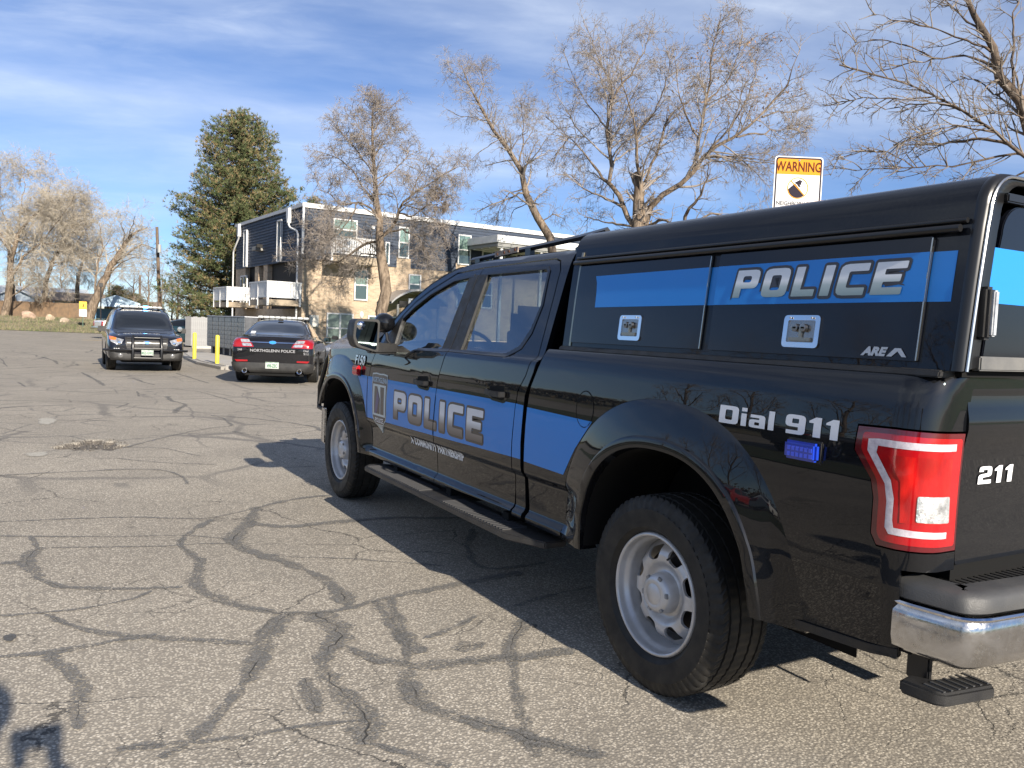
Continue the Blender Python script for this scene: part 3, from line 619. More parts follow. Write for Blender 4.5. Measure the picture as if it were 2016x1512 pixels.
# letters on the doors; each word split where the door seam falls is left whole, the seam shows as a groove line
_, W1 = word('POLICE', 1, 0, 0, 0.05, 1.1, .06)
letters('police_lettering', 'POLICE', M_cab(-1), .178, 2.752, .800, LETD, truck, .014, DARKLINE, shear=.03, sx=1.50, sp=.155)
panel('seam_line', [[(2.1025, .76), (2.0965, .76), (2.0965, .80), (2.070, 1.0), (2.076, 1.0), (2.1025, .80)]], M_cab(-1), WELL, truck, .05, .03, off=.0042, thick=0)
def text_on(name, s, fn, size, uc, zc, mat, par, bold=.0, shear=.0, sx=1.0, off=.002, mirror=True, spacing=1.0, cuts=.03, slope=0.0):
    bm = text2d(s, size, bold, shear, 'CENTER', sx, spacing)
    for v in bm.verts:
        x, y = v.co.x, v.co.y; v.co.x = (uc-x) if mirror else (uc+x); v.co.y = zc+y+slope*x
    clean2d(bm)
    if mirror:
        for fc in bm.faces:
            if fc.normal.z < 0: fc.normal_flip()
    zs = [v.co.y for v in bm.verts]; gridcut(bm, (), fr(min(zs), max(zs), cuts)); return map_mesh(name, bm, fn, mat, par, off, 0)
text_on('motto_lettering', 'A COMMUNITY PARTNERSHIP', M_cab(-1), .062, 2.115, .676, WHITE, truck, .0034, .12, .86, off=.002, spacing=1.10)
w_ = letters('dial_lettering', 'Dial', M_body(-1), .062, -.338, 1.125, pbr('reflective_silver_vinyl', (.70, .72, .76), .4), BED, sx=1.80, sp=.07, off=.002)
letters('dial_lettering', '911', M_body(-1), .062, -.338-w_-.062*.55, 1.125, pbr('reflective_silver_vinyl', (.70, .72, .76), .4), BED, sx=1.80, sp=.07, off=.002)
# badge decal: shield on the front door
def shield(cy, zt, w, h, k=1.0):
    a = w/2*k; m = h/2; zc = zt-m
    P = [(-a, m*k*.97), (-a*.5, m*k), (0, m*k*.985), (a*.5, m*k), (a, m*k*.97), (a*1.02, m*k*.6), (a*.93, m*k*.2), (a*.93, -m*k*.35), (a*.86, -m*k*.52), (0, -m*k), (-a*.86, -m*k*.52), (-a*.93, -m*k*.35), (-a*.93, m*k*.2), (-a*1.02, m*k*.6)]
    return [(cy-p[0], zc+p[1]) for p in P]
SIL = pbr('badge_silver', (.55, .60, .60), .4); PUR = pbr('badge_purple', (.05, .035, .16), .35, 0, .5); BRN = pbr('badge_brown', (.045, .030, .030), .35, 0, .5)
bc, bt = 3.035, 1.082
for k, mt, o in ((1.0, SIL, .002), (.955, BRN, .0028)): panel('badge', [shield(bc, bt-(1-k)*.0, .30, .43, k)], M_cab(-1), mt, LD, .05, .03, off=o, thick=0)
panel('badge_field', [[(bc+.128, 1.0), (bc-.128, 1.0), (bc-.122, .775), (bc+.122, .775)]], M_cab(-1), SIL, LD, .05, .03, off=.0036, thick=0)
panel('badge_letter', [[(bc+.095, .985), (bc+.04, .985), (bc-.02, .90), (bc-.02, .79), (bc+.095, .79)]], M_cab(-1), BRN, LD, .05, .03, off=.0044, thick=0)
panel('badge_letter', [[(bc+.035, .965), (bc-.005, .90), (bc+.02, .83), (bc+.05, .79), (bc+.08, .79), (bc+.06, .88)]], M_cab(-1), PUR, LD, .05, .03, off=.0052, thick=0)
panel('badge_letter', [[(bc-.02, .985), (bc-.095, .985), (bc-.095, .79), (bc-.03, .79), (bc-.03, .90)]], M_cab(-1), BRN, LD, .05, .03, off=.0044, thick=0)
panel('badge_tip', [[(bc+.06, .705), (bc-.06, .705), (bc, .662)]], M_cab(-1), SIL, LD, .05, .03, off=.0036, thick=0)
text_on('badge_lettering', 'NORTHGLENN', M_cab(-1), .052, bc, 1.030, pbr('badge_pale_blue', (.45, .56, .68), .4), LD, .001, 0, .82, off=.0036)
text_on('badge_lettering', 'POLICE', M_cab(-1), .046, bc, .742, WHITE, LD, .001, 0, 1.05, off=.0036)
# model badge, side marker lamps
text_on('model_badge_plate', 'F150', M_body(-1), .098, 3.475, 1.150, PLASTIC_S, FEND, .0065, .15, 1.15, off=.004)
text_on('model_badge', 'F150', M_body(-1), .098, 3.475, 1.150, pbr('bright_badge', (.75, .78, .80), .25, .5), FEND, .0018, .15, 1.15, off=.008)
def lamp_block(name, cy, cz, w, h, d, mat, par, fn=M_body(-1), rows=2):
    x = fn(cy, cz, 0)[0]; b = MB().box(x-.006, cy-w/2-.006, cz-h/2-.006, x+.006, cy+w/2+.006, cz+h/2+.006).build(name, PLASTIC, par, bevel=.004)
    MB().box(x-d, cy-w/2, cz-h/2, x-.004, cy+w/2, cz+h/2).build(name+'_lens', mat, b, bevel=.008)
    e = MB()
    for r in range(rows):
        for k in range(6): e.box(x-d+.003-.004, cy-w/2+.012+k*(w-.024)/6, cz-h/2+.010+r*(h-.02)/rows, x-d+.004-.003, cy-w/2+.010+(k+.8)*(w-.024)/6, cz-h/2+.008+(r+.8)*(h-.02)/rows)
    tag(e.build('led_cell', pbr(mat.name+'_cell', tuple(min(1, c*2.0+.02) for c in mat.node_tree.nodes['Principled BSDF'].inputs[0].default_value[:3]), .15, 0, 1), b), kind='stuff')
lamp_block('side_warning_light', -.725, 1.079, .125, .058, .030, pbr('blue_lens', (.012, .045, .42), .08, 0, 1.0), BED)
lamp_block('side_warning_light', 3.50, 1.075, .12, .075, .035, pbr('red_lens', (.42, .012, .02), .08, 0, 1.0), FEND)
# ---- tail lamp
TL = [(-1.250, 1.180), (-1.03, 1.184), (-0.912, 1.180), (-0.907, 1.11), (-0.971, 1.032), (-0.984, .98), (-0.984, .878), (-1.003, .848), (-1.250, .848)]
def offs(loop, d):
    bm = fill2d([loop], d); vs_ = None
    be = [e for e in bm.edges if len(e.link_faces) == 1]; nxt = {}
    for e in be:
        l = e.link_loops[0]; nxt[l.vert.index] = l.link_loop_next.vert.index
    bm.verts.ensure_lookup_table(); s0 = next(iter(nxt)); out = []; c = s0
    while True:
        out.append((bm.verts[c].co.x, bm.verts[c].co.y)); c = nxt[c]
        if c == s0 or len(out) > 999: break
    bm.free(); return out
redg = pbr('tail_lamp_red', (.38, .004, .008), .10, 0, 1.0); redd = pbr('tail_lamp_dark_red', (.10, .002, .006), .12, 0, 1.0); redb = pbr('tail_lamp_bright_red', (.75, .012, .01), .12, 0, 1.0)
def red_tex():
    n = NT(redb); c = n.coord(); v = n.noise(n.mapping(c, (25, 25, 8)), 1.0, 3); a = n.noise(c, 9, 3)
    n.set('Base Color', n.mix(n.mr(n.math('ADD', v, n.math('MULTIPLY', a, .5)), .25, 1.0), (.85, .015, .01), (.28, .003, .005))); n.bump(v, .35, .004)
red_tex()
for side in (-1, 1):
    fn = M_body(side); tl = panel('tail_lamp', [TL], fn, redd, truck, .03, .03, off=.004, thick=.05)
    i1 = rnd([(-1.240, 1.166), (-1.03, 1.170), (-0.932, 1.166), (-0.929, 1.115), (-0.990, 1.036), (-1.002, .98), (-1.002, .885), (-1.015, .864), (-1.240, .862)], .012)
    panel('red_lens', [i1], fn, redg, tl, .03, .03, off=.0055, thick=0)
    C0 = [(-1.212, 1.152), (-0.985, 1.152), (-0.952, 1.148), (-0.952, 1.115), (-1.018, 1.028), (-1.028, .98), (-1.028, .905), (-1.04, .888), (-1.20, .886), (-1.20, .904), (-1.052, .908), (-1.048, .93), (-1.048, .99), (-1.036, 1.04), (-.982, 1.112), (-.985, 1.132), (-1.212, 1.132)]
    panel('light_pipe', [C0], fn, textured('lamp_white_bar', (.62, .58, .62), (.45, .40, .45), .3, 60, 700, .3, coat=1), tl, .03, .02, off=.007, thick=0)
    panel('reflector_lens', [[(-1.20, 1.112), (-1.06, 1.112), (-1.02, 1.108), (-1.060, 1.04), (-1.066, .95), (-1.066, .925), (-1.205, .925)]], fn, redb, tl, .03, .03, off=.0068, thick=0)
    rv = textured('reverse_lens', (.75, .76, .76), (.28, .28, .27), .08, 26, 160, .8, coat=1, metal=.5)
    panel('reverse_lamp', [rnd([(-1.200, 1.005), (-1.105, 1.005), (-1.105, .932), (-1.205, .930)], .006)], fn, rv, tl, .03, .03, off=.0085, thick=.003)
# ---- tailgate
def tg_fn(u, v, o=0.0): return (u, -1.128-o-0.012*math.exp(-((v-1.20)/.05)**2)+.010*math.exp(-((v-.98)/.14)**2), v)
bm = fill2d([rnd([(-.824, .80), (.824, .80), (.826, 1.34), (-.826, 1.34)], .012)]); gridcut(bm, fr(-.8, .8, .1), fr(.8, 1.34, .03)); tgp = map_mesh('tailgate', bm, tg_fn, PAINT, truck, 0, .03)
bm = fill2d(word('211', .052, -.735, 1.028, 0, 1.75, .12)[0]); map_mesh('unit_number', bm, tg_fn, WHITE, tgp, .003, 0)
MB().box(-.80, -1.10, .62, .80, -1.0, .79).build('bed_rear_sill', WELL, truck)
# ---- rear bumper
def arcpts(P, r): return rnd(P, r, 5)
CB = [(-.985, -1.055), (-.985, -1.10), (-.962, -1.245), (-.90, -1.275), (-.60, -1.300), (.60, -1.300), (.90, -1.275), (.962, -1.245), (.985, -1.10), (.985, -1.055)]
def ribbon(name, path, prof, mat, parent, closed_prof=True):
    """sweep an (inwards, z) profile along a plan path"""
    P = np.array(path, float); n = len(P); V = []; F = []; K = len(prof)
    for i in range(n):
        t = P[min(i+1, n-1)]-P[max(i-1, 0)]; t /= np.linalg.norm(t); nn = np.array([-t[1], t[0]])   # inwards (to +y at the back)
        for a, z in prof: V.append((*(P[i]+nn*a), z))
    for i in range(n-1):
        for k in range(K if closed_prof else K-1): F.append((i*K+k, (i+1)*K+k, (i+1)*K+(k+1) % K, i*K+(k+1) % K))
    if closed_prof: F.append(tuple(range(K))); F.append(tuple((n-1)*K+k for k in range(K))[::-1])
    me = bpy.data.meshes.new(name); me.from_pydata([tuple(map(float, v)) for v in V], [], F); bm = bmesh.new(); bm.from_mesh(me); bmesh.ops.recalc_face_normals(bm, faces=bm.faces[:])
    for f_ in bm.faces: f_.smooth = True
    for e in bm.edges:
        if len(e.link_faces) == 2 and e.calc_face_angle(0) > .8: e.smooth = False
    bm.to_mesh(me); bm.free(); return link(name, me, mat, parent)
path = rnd(CB, [0, .03, .09, .05, .1, .1, .05, .09, .03, 0], 6)
rb = ribbon('rear_bumper', path, [(0.012, .700), (0.0, .690), (-.004, .66), (-.004, .60), (.004, .57), (.030, .552), (.06, .548), (.06, .70)], CHROME_D, truck)
ribbon('bumper_edge', path, [(0.0, .703), (-.004, .698), (.002, .688), (.02, .70)], CHROME, rb)
ribbon('bumper_pad', path, [(.018, .705), (.008, .712), (.010, .745), (.022, .760), (.045, .765), (.10, .765), (.10, .705)], GREYPLAS, rb)
MB().prism([(-.88, -1.06), (-.885, -1.14), (-.84, -1.17), (-.60, -1.20), (.60, -1.20), (.84, -1.17), (.885, -1.14), (.88, -1.06)], .70, .742, 'z').build('bumper_step_pad', GREYPLAS, rb, bevel=.006)
rr = MB()
for k in range(60):
    x = -.86+k*.0292; rr.box(x, -1.20, .742, x+.012, -1.07, .7455)
tag(rr.build('step_rib', PLASTIC, rb), kind='stuff')
MB().box(-.96, -1.10, .55, .96, -1.03, .74).box(-.05, -1.25, .42, .05, -.9, .54).box(-.30, -1.2, .44, -.28, -1.0, .60).box(.28, -1.2, .44, .30, -1.0, .60).build('bumper_mount', WELL, rb)
# corner step hung under the bumper
cs = MB().prism(rnd([(-.990, -1.09), (-.978, -1.19), (-.955, -1.215), (-.768, -1.240), (-.762, -1.165), (-.90, -1.13), (-.93, -1.08)], .01, 2), .442, .482, 'z').build('corner_step', PLASTIC, truck, bevel=.008)
tr = MB()
for k in range(7): tr.box(-.960+k*.029, -1.205+k*-.003, .482, -.950+k*.029, -1.145, .485)
tag(tr.build('step_rib', GREYPLAS, cs), kind='stuff')
MB().box(-.90, -1.12, .46, -.88, -1.05, .60).build('step_arm', PLASTIC_S, cs, bevel=.004)
panel('sill_strip', [[(-.70, .496), (-.98, .514), (-1.066, .53), (-1.066, .556), (-.98, .542), (-.70, .524)]], M_body(-1), PLASTIC, truck, .1, .03, off=.006, thick=.02)
# ---- mirrors and spotlight
for sx in (-1, 1):
    m1 = MB().prism(rnd([(-.105, -.085), (-.132, -.02), (-.120, .085), (-.095, .104), (.04, .104), (.056, .09), (.05, -.11), (.035, -.118)], .02, 3), 0, .135, 'y')
    mo = m1.build('door_mirror', PLASTIC, truck, bevel=.02); mo.location = (sx*1.168, 2.78, 1.357); mo.scale = (1 if sx < 0 else -1, 1, 1)
    gl = MB().prism(rnd([(-.086, -.070), (-.115, -.015), (-.104, .072), (-.082, .088), (.028, .088), (.040, .078), (.034, -.096), (.024, -.102)], .02, 3), -.003, .01, 'y').build('mirror_glass', pbr('mirror_glass', (.07, .09, .09), .03, 1.0), mo)
    MB().tube([(-.078, -.012, .060), (-.078, -.003, .060)], [.022, .030], 16).build('spot_mirror', CHROME, mo, smooth=True)
    if True: am = MB().prism([(-.075, 2.79), (-.06, 2.92), (.02, 3.02), (.14, 2.95), (.15, 2.84), (.05, 2.80)], 1.228, 1.30, 'z').build('mirror_arm', PLASTIC, truck, bevel=.012); am.location = (sx*1.10, 0, 0); am.scale = (1 if sx < 0 else -1, 1, 1)
panel('mirror_base', [rnd([(2.62, 1.215), (2.93, 1.21), (3.10, 1.215), (2.90, 1.17), (2.60, 1.165), (2.52, 1.185)], .02)], M_cab(-1), PAINT, truck, .05, .03, off=.010, thick=.02)
sp_ = MB(); v, f = lathe([(0.0, -.05), (.035, -.045), (.062, -.02), (.070, .02), (.072, .05), (.066, .056), (.0, .056)], 24, 'y'); sp_.add(v, f)
so = sp_.build('spotlight', PAINT, truck, smooth=True); so.location = (-.98, 3.02, 1.44)
MB().tube([(-.98, 3.0, 1.37), (-.975, 2.99, 1.32), (-.95, 2.97, 1.28)], .012, 8).build('spotlight_arm', PLASTIC_S, truck)
# ---- cab interior
INT = pbr('cab_interior', (.035, .037, .04), .8); SEAT = pbr('seat_cloth', (.055, .058, .062), .85)
for x in (-.42, .42):
    MB().box(x-.26, 1.93, .80, x+.26, 2.10, 1.34).build('front_seat', SEAT, truck, bevel=.06)
    MB().box(x-.13, 1.94, 1.34, x+.13, 2.04, 1.58).build('headrest', SEAT, truck, bevel=.05)
MB().box(-.70, 1.06, .80, .70, 1.24, 1.33).build('rear_seat', SEAT, truck, bevel=.06)
for x in (-.45, .45): MB().box(x-.16, 1.10, 1.31, x+.16, 1.24, 1.56).build('headrest', SEAT, truck, bevel=.05)
MB().box(-.84, 2.85, .95, .84, 3.25, 1.20).box(-.60, 2.80, 1.12, -.24, 3.1, 1.27).build('dashboard', INT, truck, bevel=.04)
MB().box(-.90, 1.05, .58, .90, 3.2, .66).build('cab_floor', INT, truck)
st = MB(); st.tube([(-.42+.19*math.cos(a), 2.74+.055*math.sin(a), 1.22+.18*math.sin(a)) for a in np.linspace(0, 2*PI, 33)], .014, 8, cap=False).box(-.60, 2.735, 1.205, -.24, 2.75, 1.235); st.build('steering_wheel', INT, truck, smooth=True)
MB().box(-.12, 2.60, 1.18, .12, 2.80, 1.42).box(-.05, 2.70, .66, .05, 2.76, 1.2).build('laptop_mount', INT, truck, bevel=.01)
MB().box(-.70, 2.95, 1.205, -.52, 3.12, 1.215).build('dash_paper', pbr('yellow_green_paper', (.45, .55, .12), .8), truck)
# ---- camper shell
CZ = [1.30, 1.36, 1.60, 1.76, 1.80, 1.84, 1.87, 1.893, 1.905]; CX = [.934, .930, .905, .884, .876, .858, .832, .795, .75]
def M_camp(side=-1):
    def fn(u, z, o=0.0): return (side*(float(np.interp(z, CZ, CX))+o), u, z)
    return fn
cprof = [(.932, 1.357), (.925, 1.42), (.905, 1.60), (.884, 1.76), (.876, 1.80)]+[(.776+.100*math.cos(a), 1.800+.105*math.sin(a)) for a in np.linspace(.12, PI/2, 9)]+[(.65, 1.907), (.45, 1.909), (.2, 1.911), (0, 1.912)]
full = [(-x, z) for x, z in cprof]+[(x, z) for x, z in cprof[::-1][1:]]
def camp_shell():
    ys = [.765, .80]+[.80-k*(1.94/16) for k in range(1, 17)]+[-1.15]; V = []; F = []; n = len(full)
    for i, y in enumerate(ys):
        s_ = .985 if i == 0 else 1.0
        for x, z in full: V.append((x*s_, y, 1.357+(z-1.357)*s_))
    for i in range(len(ys)-1):
        for k in range(n-1): F.append((i*n+k, i*n+k+1, (i+1)*n+k+1, (i+1)*n+k))
    F.append(tuple(range(n)))
    me = bpy.data.meshes.new('camper_shell'); me.from_pydata(V, [], F); bm = bmesh.new(); bm.from_mesh(me); bmesh.ops.recalc_face_normals(bm, faces=bm.faces[:])
    for f_ in bm.faces: f_.smooth = True
    for e in bm.edges:
        if len(e.link_faces) == 2 and e.calc_face_angle(0) > .7: e.smooth = False
    bm.to_mesh(me); bm.free(); return link('camper_shell', me, CAMP, truck)
CAMP = paint_black('camper_paint', (.006, .007, .010), .010, .7)
shell = camp_shell()
MB().box(-.88, -1.14, 1.34, .88, .76, 1.357).build('shell_base', WELL, shell)
WD = pbr('windoor_panel', (.006, .007, .011), .25, 0, .55, .2, coatr=.06)
M1 = M_camp(-1)
for side in (-1, 1):
    for i, (y0, y1) in enumerate(((.722, -.150), (-.196, -1.040))):
        wd = panel('side_hatch', [rnd([(y0, 1.378), (y1, 1.378), (y1, 1.733), (y0, 1.733)], .006)], M_camp(side), WD, shell, .3, .06, off=.012, thick=.014)
        if side < 0: (HF, HB) = (wd, None) if i == 0 else (HF, wd)
    # gutter rails above the hatches
    MB().tube([(side*.905, .765, 1.750), (side*.905, -1.12, 1.750)], .011, 8).tube([(side*.890, .765, 1.772), (side*.890, -1.13, 1.772)], .008, 8).build('hatch_rail', PLASTIC_S, shell, smooth=True)
def fnoff(o2): return lambda u, z, o=0.0: M1(u, z, o+o2)
gash = MB()
for y0 in (.735, -.150, -.186, -1.046): gash.box(-.944, y0-.006, 1.372, -.90, y0+.004, 1.386)
HM = fnoff(.0122)
stripe([(.585, 1.682), (.57, 1.65), (.562, 1.60), (.56, 1.540), (-.150, 1.545), (-.150, 1.688)], HM, HF, .0012)
stripe([(-.197, 1.688), (-.197, 1.545), (-1.039, 1.548), (-1.039, 1.690)], HM, HB, .0012)
stripe([(-.1505, 1.688), (-.1505, 1.545), (-.1955, 1.545), (-.1955, 1.688)], M1, shell, .0012)
stripe([(-1.0405, 1.690), (-1.0405, 1.548), (-1.112, 1.548), (-1.112, 1.690)], M1, shell, .0012)
letters('police_lettering', 'POLICE', HM, .098, -.290, 1.570, LETC, HB, .0095, DARKLINE, shear=.16, sx=1.42, sp=.13, off=.0028)
text_on('maker_lettering', 'ARE', HM, .034, -.900, 1.400, pbr('decal_silver', (.45, .47, .50), .3, .3), HB, .002, .3, 1.25, off=.003)
panel('maker_mark', [[(-.945, 1.388), (-.970, 1.413), (-.990, 1.413), (-1.01, 1.388), (-.995, 1.388), (-.980, 1.404), (-.962, 1.388)]], HM, MATS['decal_silver'], HB, .1, .05, off=.003, thick=0)
def latch(cy, cz, par):
    w, h = .148, .106; fn = HM
    ring = [rnd([(cy+w/2, cz-h/2), (cy-w/2, cz-h/2), (cy-w/2, cz+h/2), (cy+w/2, cz+h/2)], .016), rnd([(cy+w/2-.018, cz-h/2+.017), (cy-w/2+.018, cz-h/2+.017), (cy-w/2+.018, cz+h/2-.017), (cy+w/2-.018, cz+h/2-.017)], .006)[::-1]]
    lt = panel('latch_plate', ring, fn, CHROME, par, .05, .05, off=.006, thick=.006)
    panel('latch_dish', [rect(cy-w/2+.018, cz-h/2+.017, cy+w/2-.018, cz+h/2-.017)], fn, pbr('latch_dish_metal', (.30, .29, .28), .25, 1.0), lt, .05, .05, off=.0012, thick=0)
    x = fn(cy, cz, 0)[0]
    for dy, r in ((.020, .013), (-.014, .013)):
        lc = MB().tube([(x-.001, cy+dy, cz+.012), (x-.014, cy+dy, cz+.012), (x-.0145, cy+dy, cz+.012)], [r, r, r*.6], 16).build('lock_cylinder', pbr('worn_lock_metal', (.30, .30, .31), .3, 1), lt, smooth=True); MB().box(x-.0155, cy+dy-.006, cz+.009, x-.0146, cy+dy+.006, cz+.015).build('key_slot', WELL, lc)
    MB().box(x-.010, cy-.008, cz-.03, x-.002, cy+.006, cz+.01).box(x-.014, cy-.045, cz-.032, x-.002, cy+.045, cz-.020).build('latch_handle', pbr('latch_bar', (.35, .34, .32), .3, 1), lt, bevel=.002)
    rv = MB()
    for a, b_ in ((1, 1), (1, -1), (-1, 1), (-1, -1)): rv.tube([(x-.0055, cy+a*(w/2-.03), cz+b_*(h/2-.009)), (x-.0085, cy+a*(w/2-.03), cz+b_*(h/2-.009))], .0035, 8)
    rv.build('rivet', STEEL, lt)
latch(.283, 1.452, HF); latch(-.622, 1.455, HB)
# rear frame of the shell, rear hatch, blue band
def rear_frame():
    inner = [(x*.925, 1.357+(z-1.357)*.93+.012) for x, z in full]; V = []; F = []; n = len(full)
    offs_ = [(full, -1.14, 1.0), (full, -1.155, 1.004), (full, -1.170, .998), (None, -1.172, 0), (None, -1.15, 0)]
    for k, (lp, y, s_) in enumerate(offs_):
        for i, (x, z) in enumerate(full if lp else inner): V.append((x*(s_ if lp else 1), y, 1.357+(z-1.357)*(s_ if lp else 1)))
    for k in range(len(offs_)-1):
        for i in range(n-1): F.append((k*n+i, k*n+i+1, (k+1)*n+i+1, (k+1)*n+i))
    return mk('rear_frame', V, F, PLASTIC_S, shell, True), inner
rf, inner = rear_frame()
MB().tube([(x*.985, -1.176, 1.357+(z-1.357)*.985) for x, z in full], .0045, 6).build('frame_bead', pbr('bright_bead', (.55, .56, .56), .2, .9), shell, smooth=True)
rh = MB().prism([(x*.90, 1.385+(z-1.357)*.80) for x, z in full], -1.168, -1.150, 'y').build('rear_hatch', WD, shell, bevel=.003)
MB().box(-.835, -1.1715, 1.555, -.855+.06, -1.150, 1.70).build('blue_band', BLUE, shell)
MB().box(-.793, -1.1700, 1.548, .793, -1.1684, 1.700).build('blue_band', BLUE, rh)
MB().box(-.80, -1.185, 1.825, .80, -1.160, 1.850).build('hatch_hinge', PLASTIC_S, shell, bevel=.004)
MB().box(-.86, -1.178, 1.36, .86, -1.150, 1.40).build('rear_sill_plate', textured('dusty_sill_plate', (.10, .10, .10), (.16, .155, .145), .5, 8, 200, .1), shell, bevel=.004)
rl = MB().box(-.878, -1.196, 1.445, -.840, -1.160, 1.590).build('rear_warning_light', PLASTIC, shell, bevel=.008)
MB().box(-.862, -1.206, 1.455, -.842, -1.190, 1.580).build('light_lens', textured('clear_led_lens', (.5, .52, .54), (.3, .3, .32), .15, 30, 250, .5, coat=1), rl, bevel=.004)
panel('shell_trim', [[(.742, 1.36), (.727, 1.36), (.727, 1.80), (.742, 1.80)]], M1, pbr('thin_bright_trim', (.30, .28, .22), .3, .8), shell, .1, .05, off=.006, thick=.01)
for y in (-.1512, -1.0405): panel('hatch_edge_highlight', [[(y+.004, 1.38), (y, 1.38), (y, 1.73), (y+.004, 1.73)]], HM, pbr('edge_highlight_metal', (.5, .48, .42), .25, 1), shell, .1, .06, off=.0012, thick=.008)  # bright strips stand in for the highlight on the hatches' rear edges
# strut rack on the cab roof
for sx in (1, -1): rk = MB().tube([(sx*.66, 2.33, 1.868), (sx*.66, 1.10, 1.918), (sx*.70, .80, 1.928)], .016, 4).box(min(sx*.675, sx*.645), 2.20, 1.83, max(sx*.675, sx*.645), 2.26, 1.875).box(min(sx*.675, sx*.645), 1.57, 1.845, max(sx*.675, sx*.645), 1.63, 1.90).build('roof_rack', PLASTIC_S, truck)
wp = textured('rusty_bracket', (.42, .38, .33), (.16, .08, .04), .7, 30, 120, .3)
MB().prism([(1.98, 1.866), (1.70, 1.880), (1.70, 1.912), (1.98, 1.900)], -.684, -.678, 'x').build('rack_plate', wp, rk)
hb = MB()
for y, z in ((1.945, 1.882), (1.86, 1.887), (1.80, 1.890), (1.73, 1.895)): hb.tube([(-.684, y, z), (-.689, y, z)], .008, 8)
hb.build('bolt_head', pbr('rust', (.10, .035, .015), .8), rk)
MB().box(-.25, 1.2, 1.895, .35, 1.7, 1.915).box(.05, 1.35, 1.915, .14, 1.40, 1.94).build('roof_antenna_plate', PLASTIC, truck, bevel=.005)
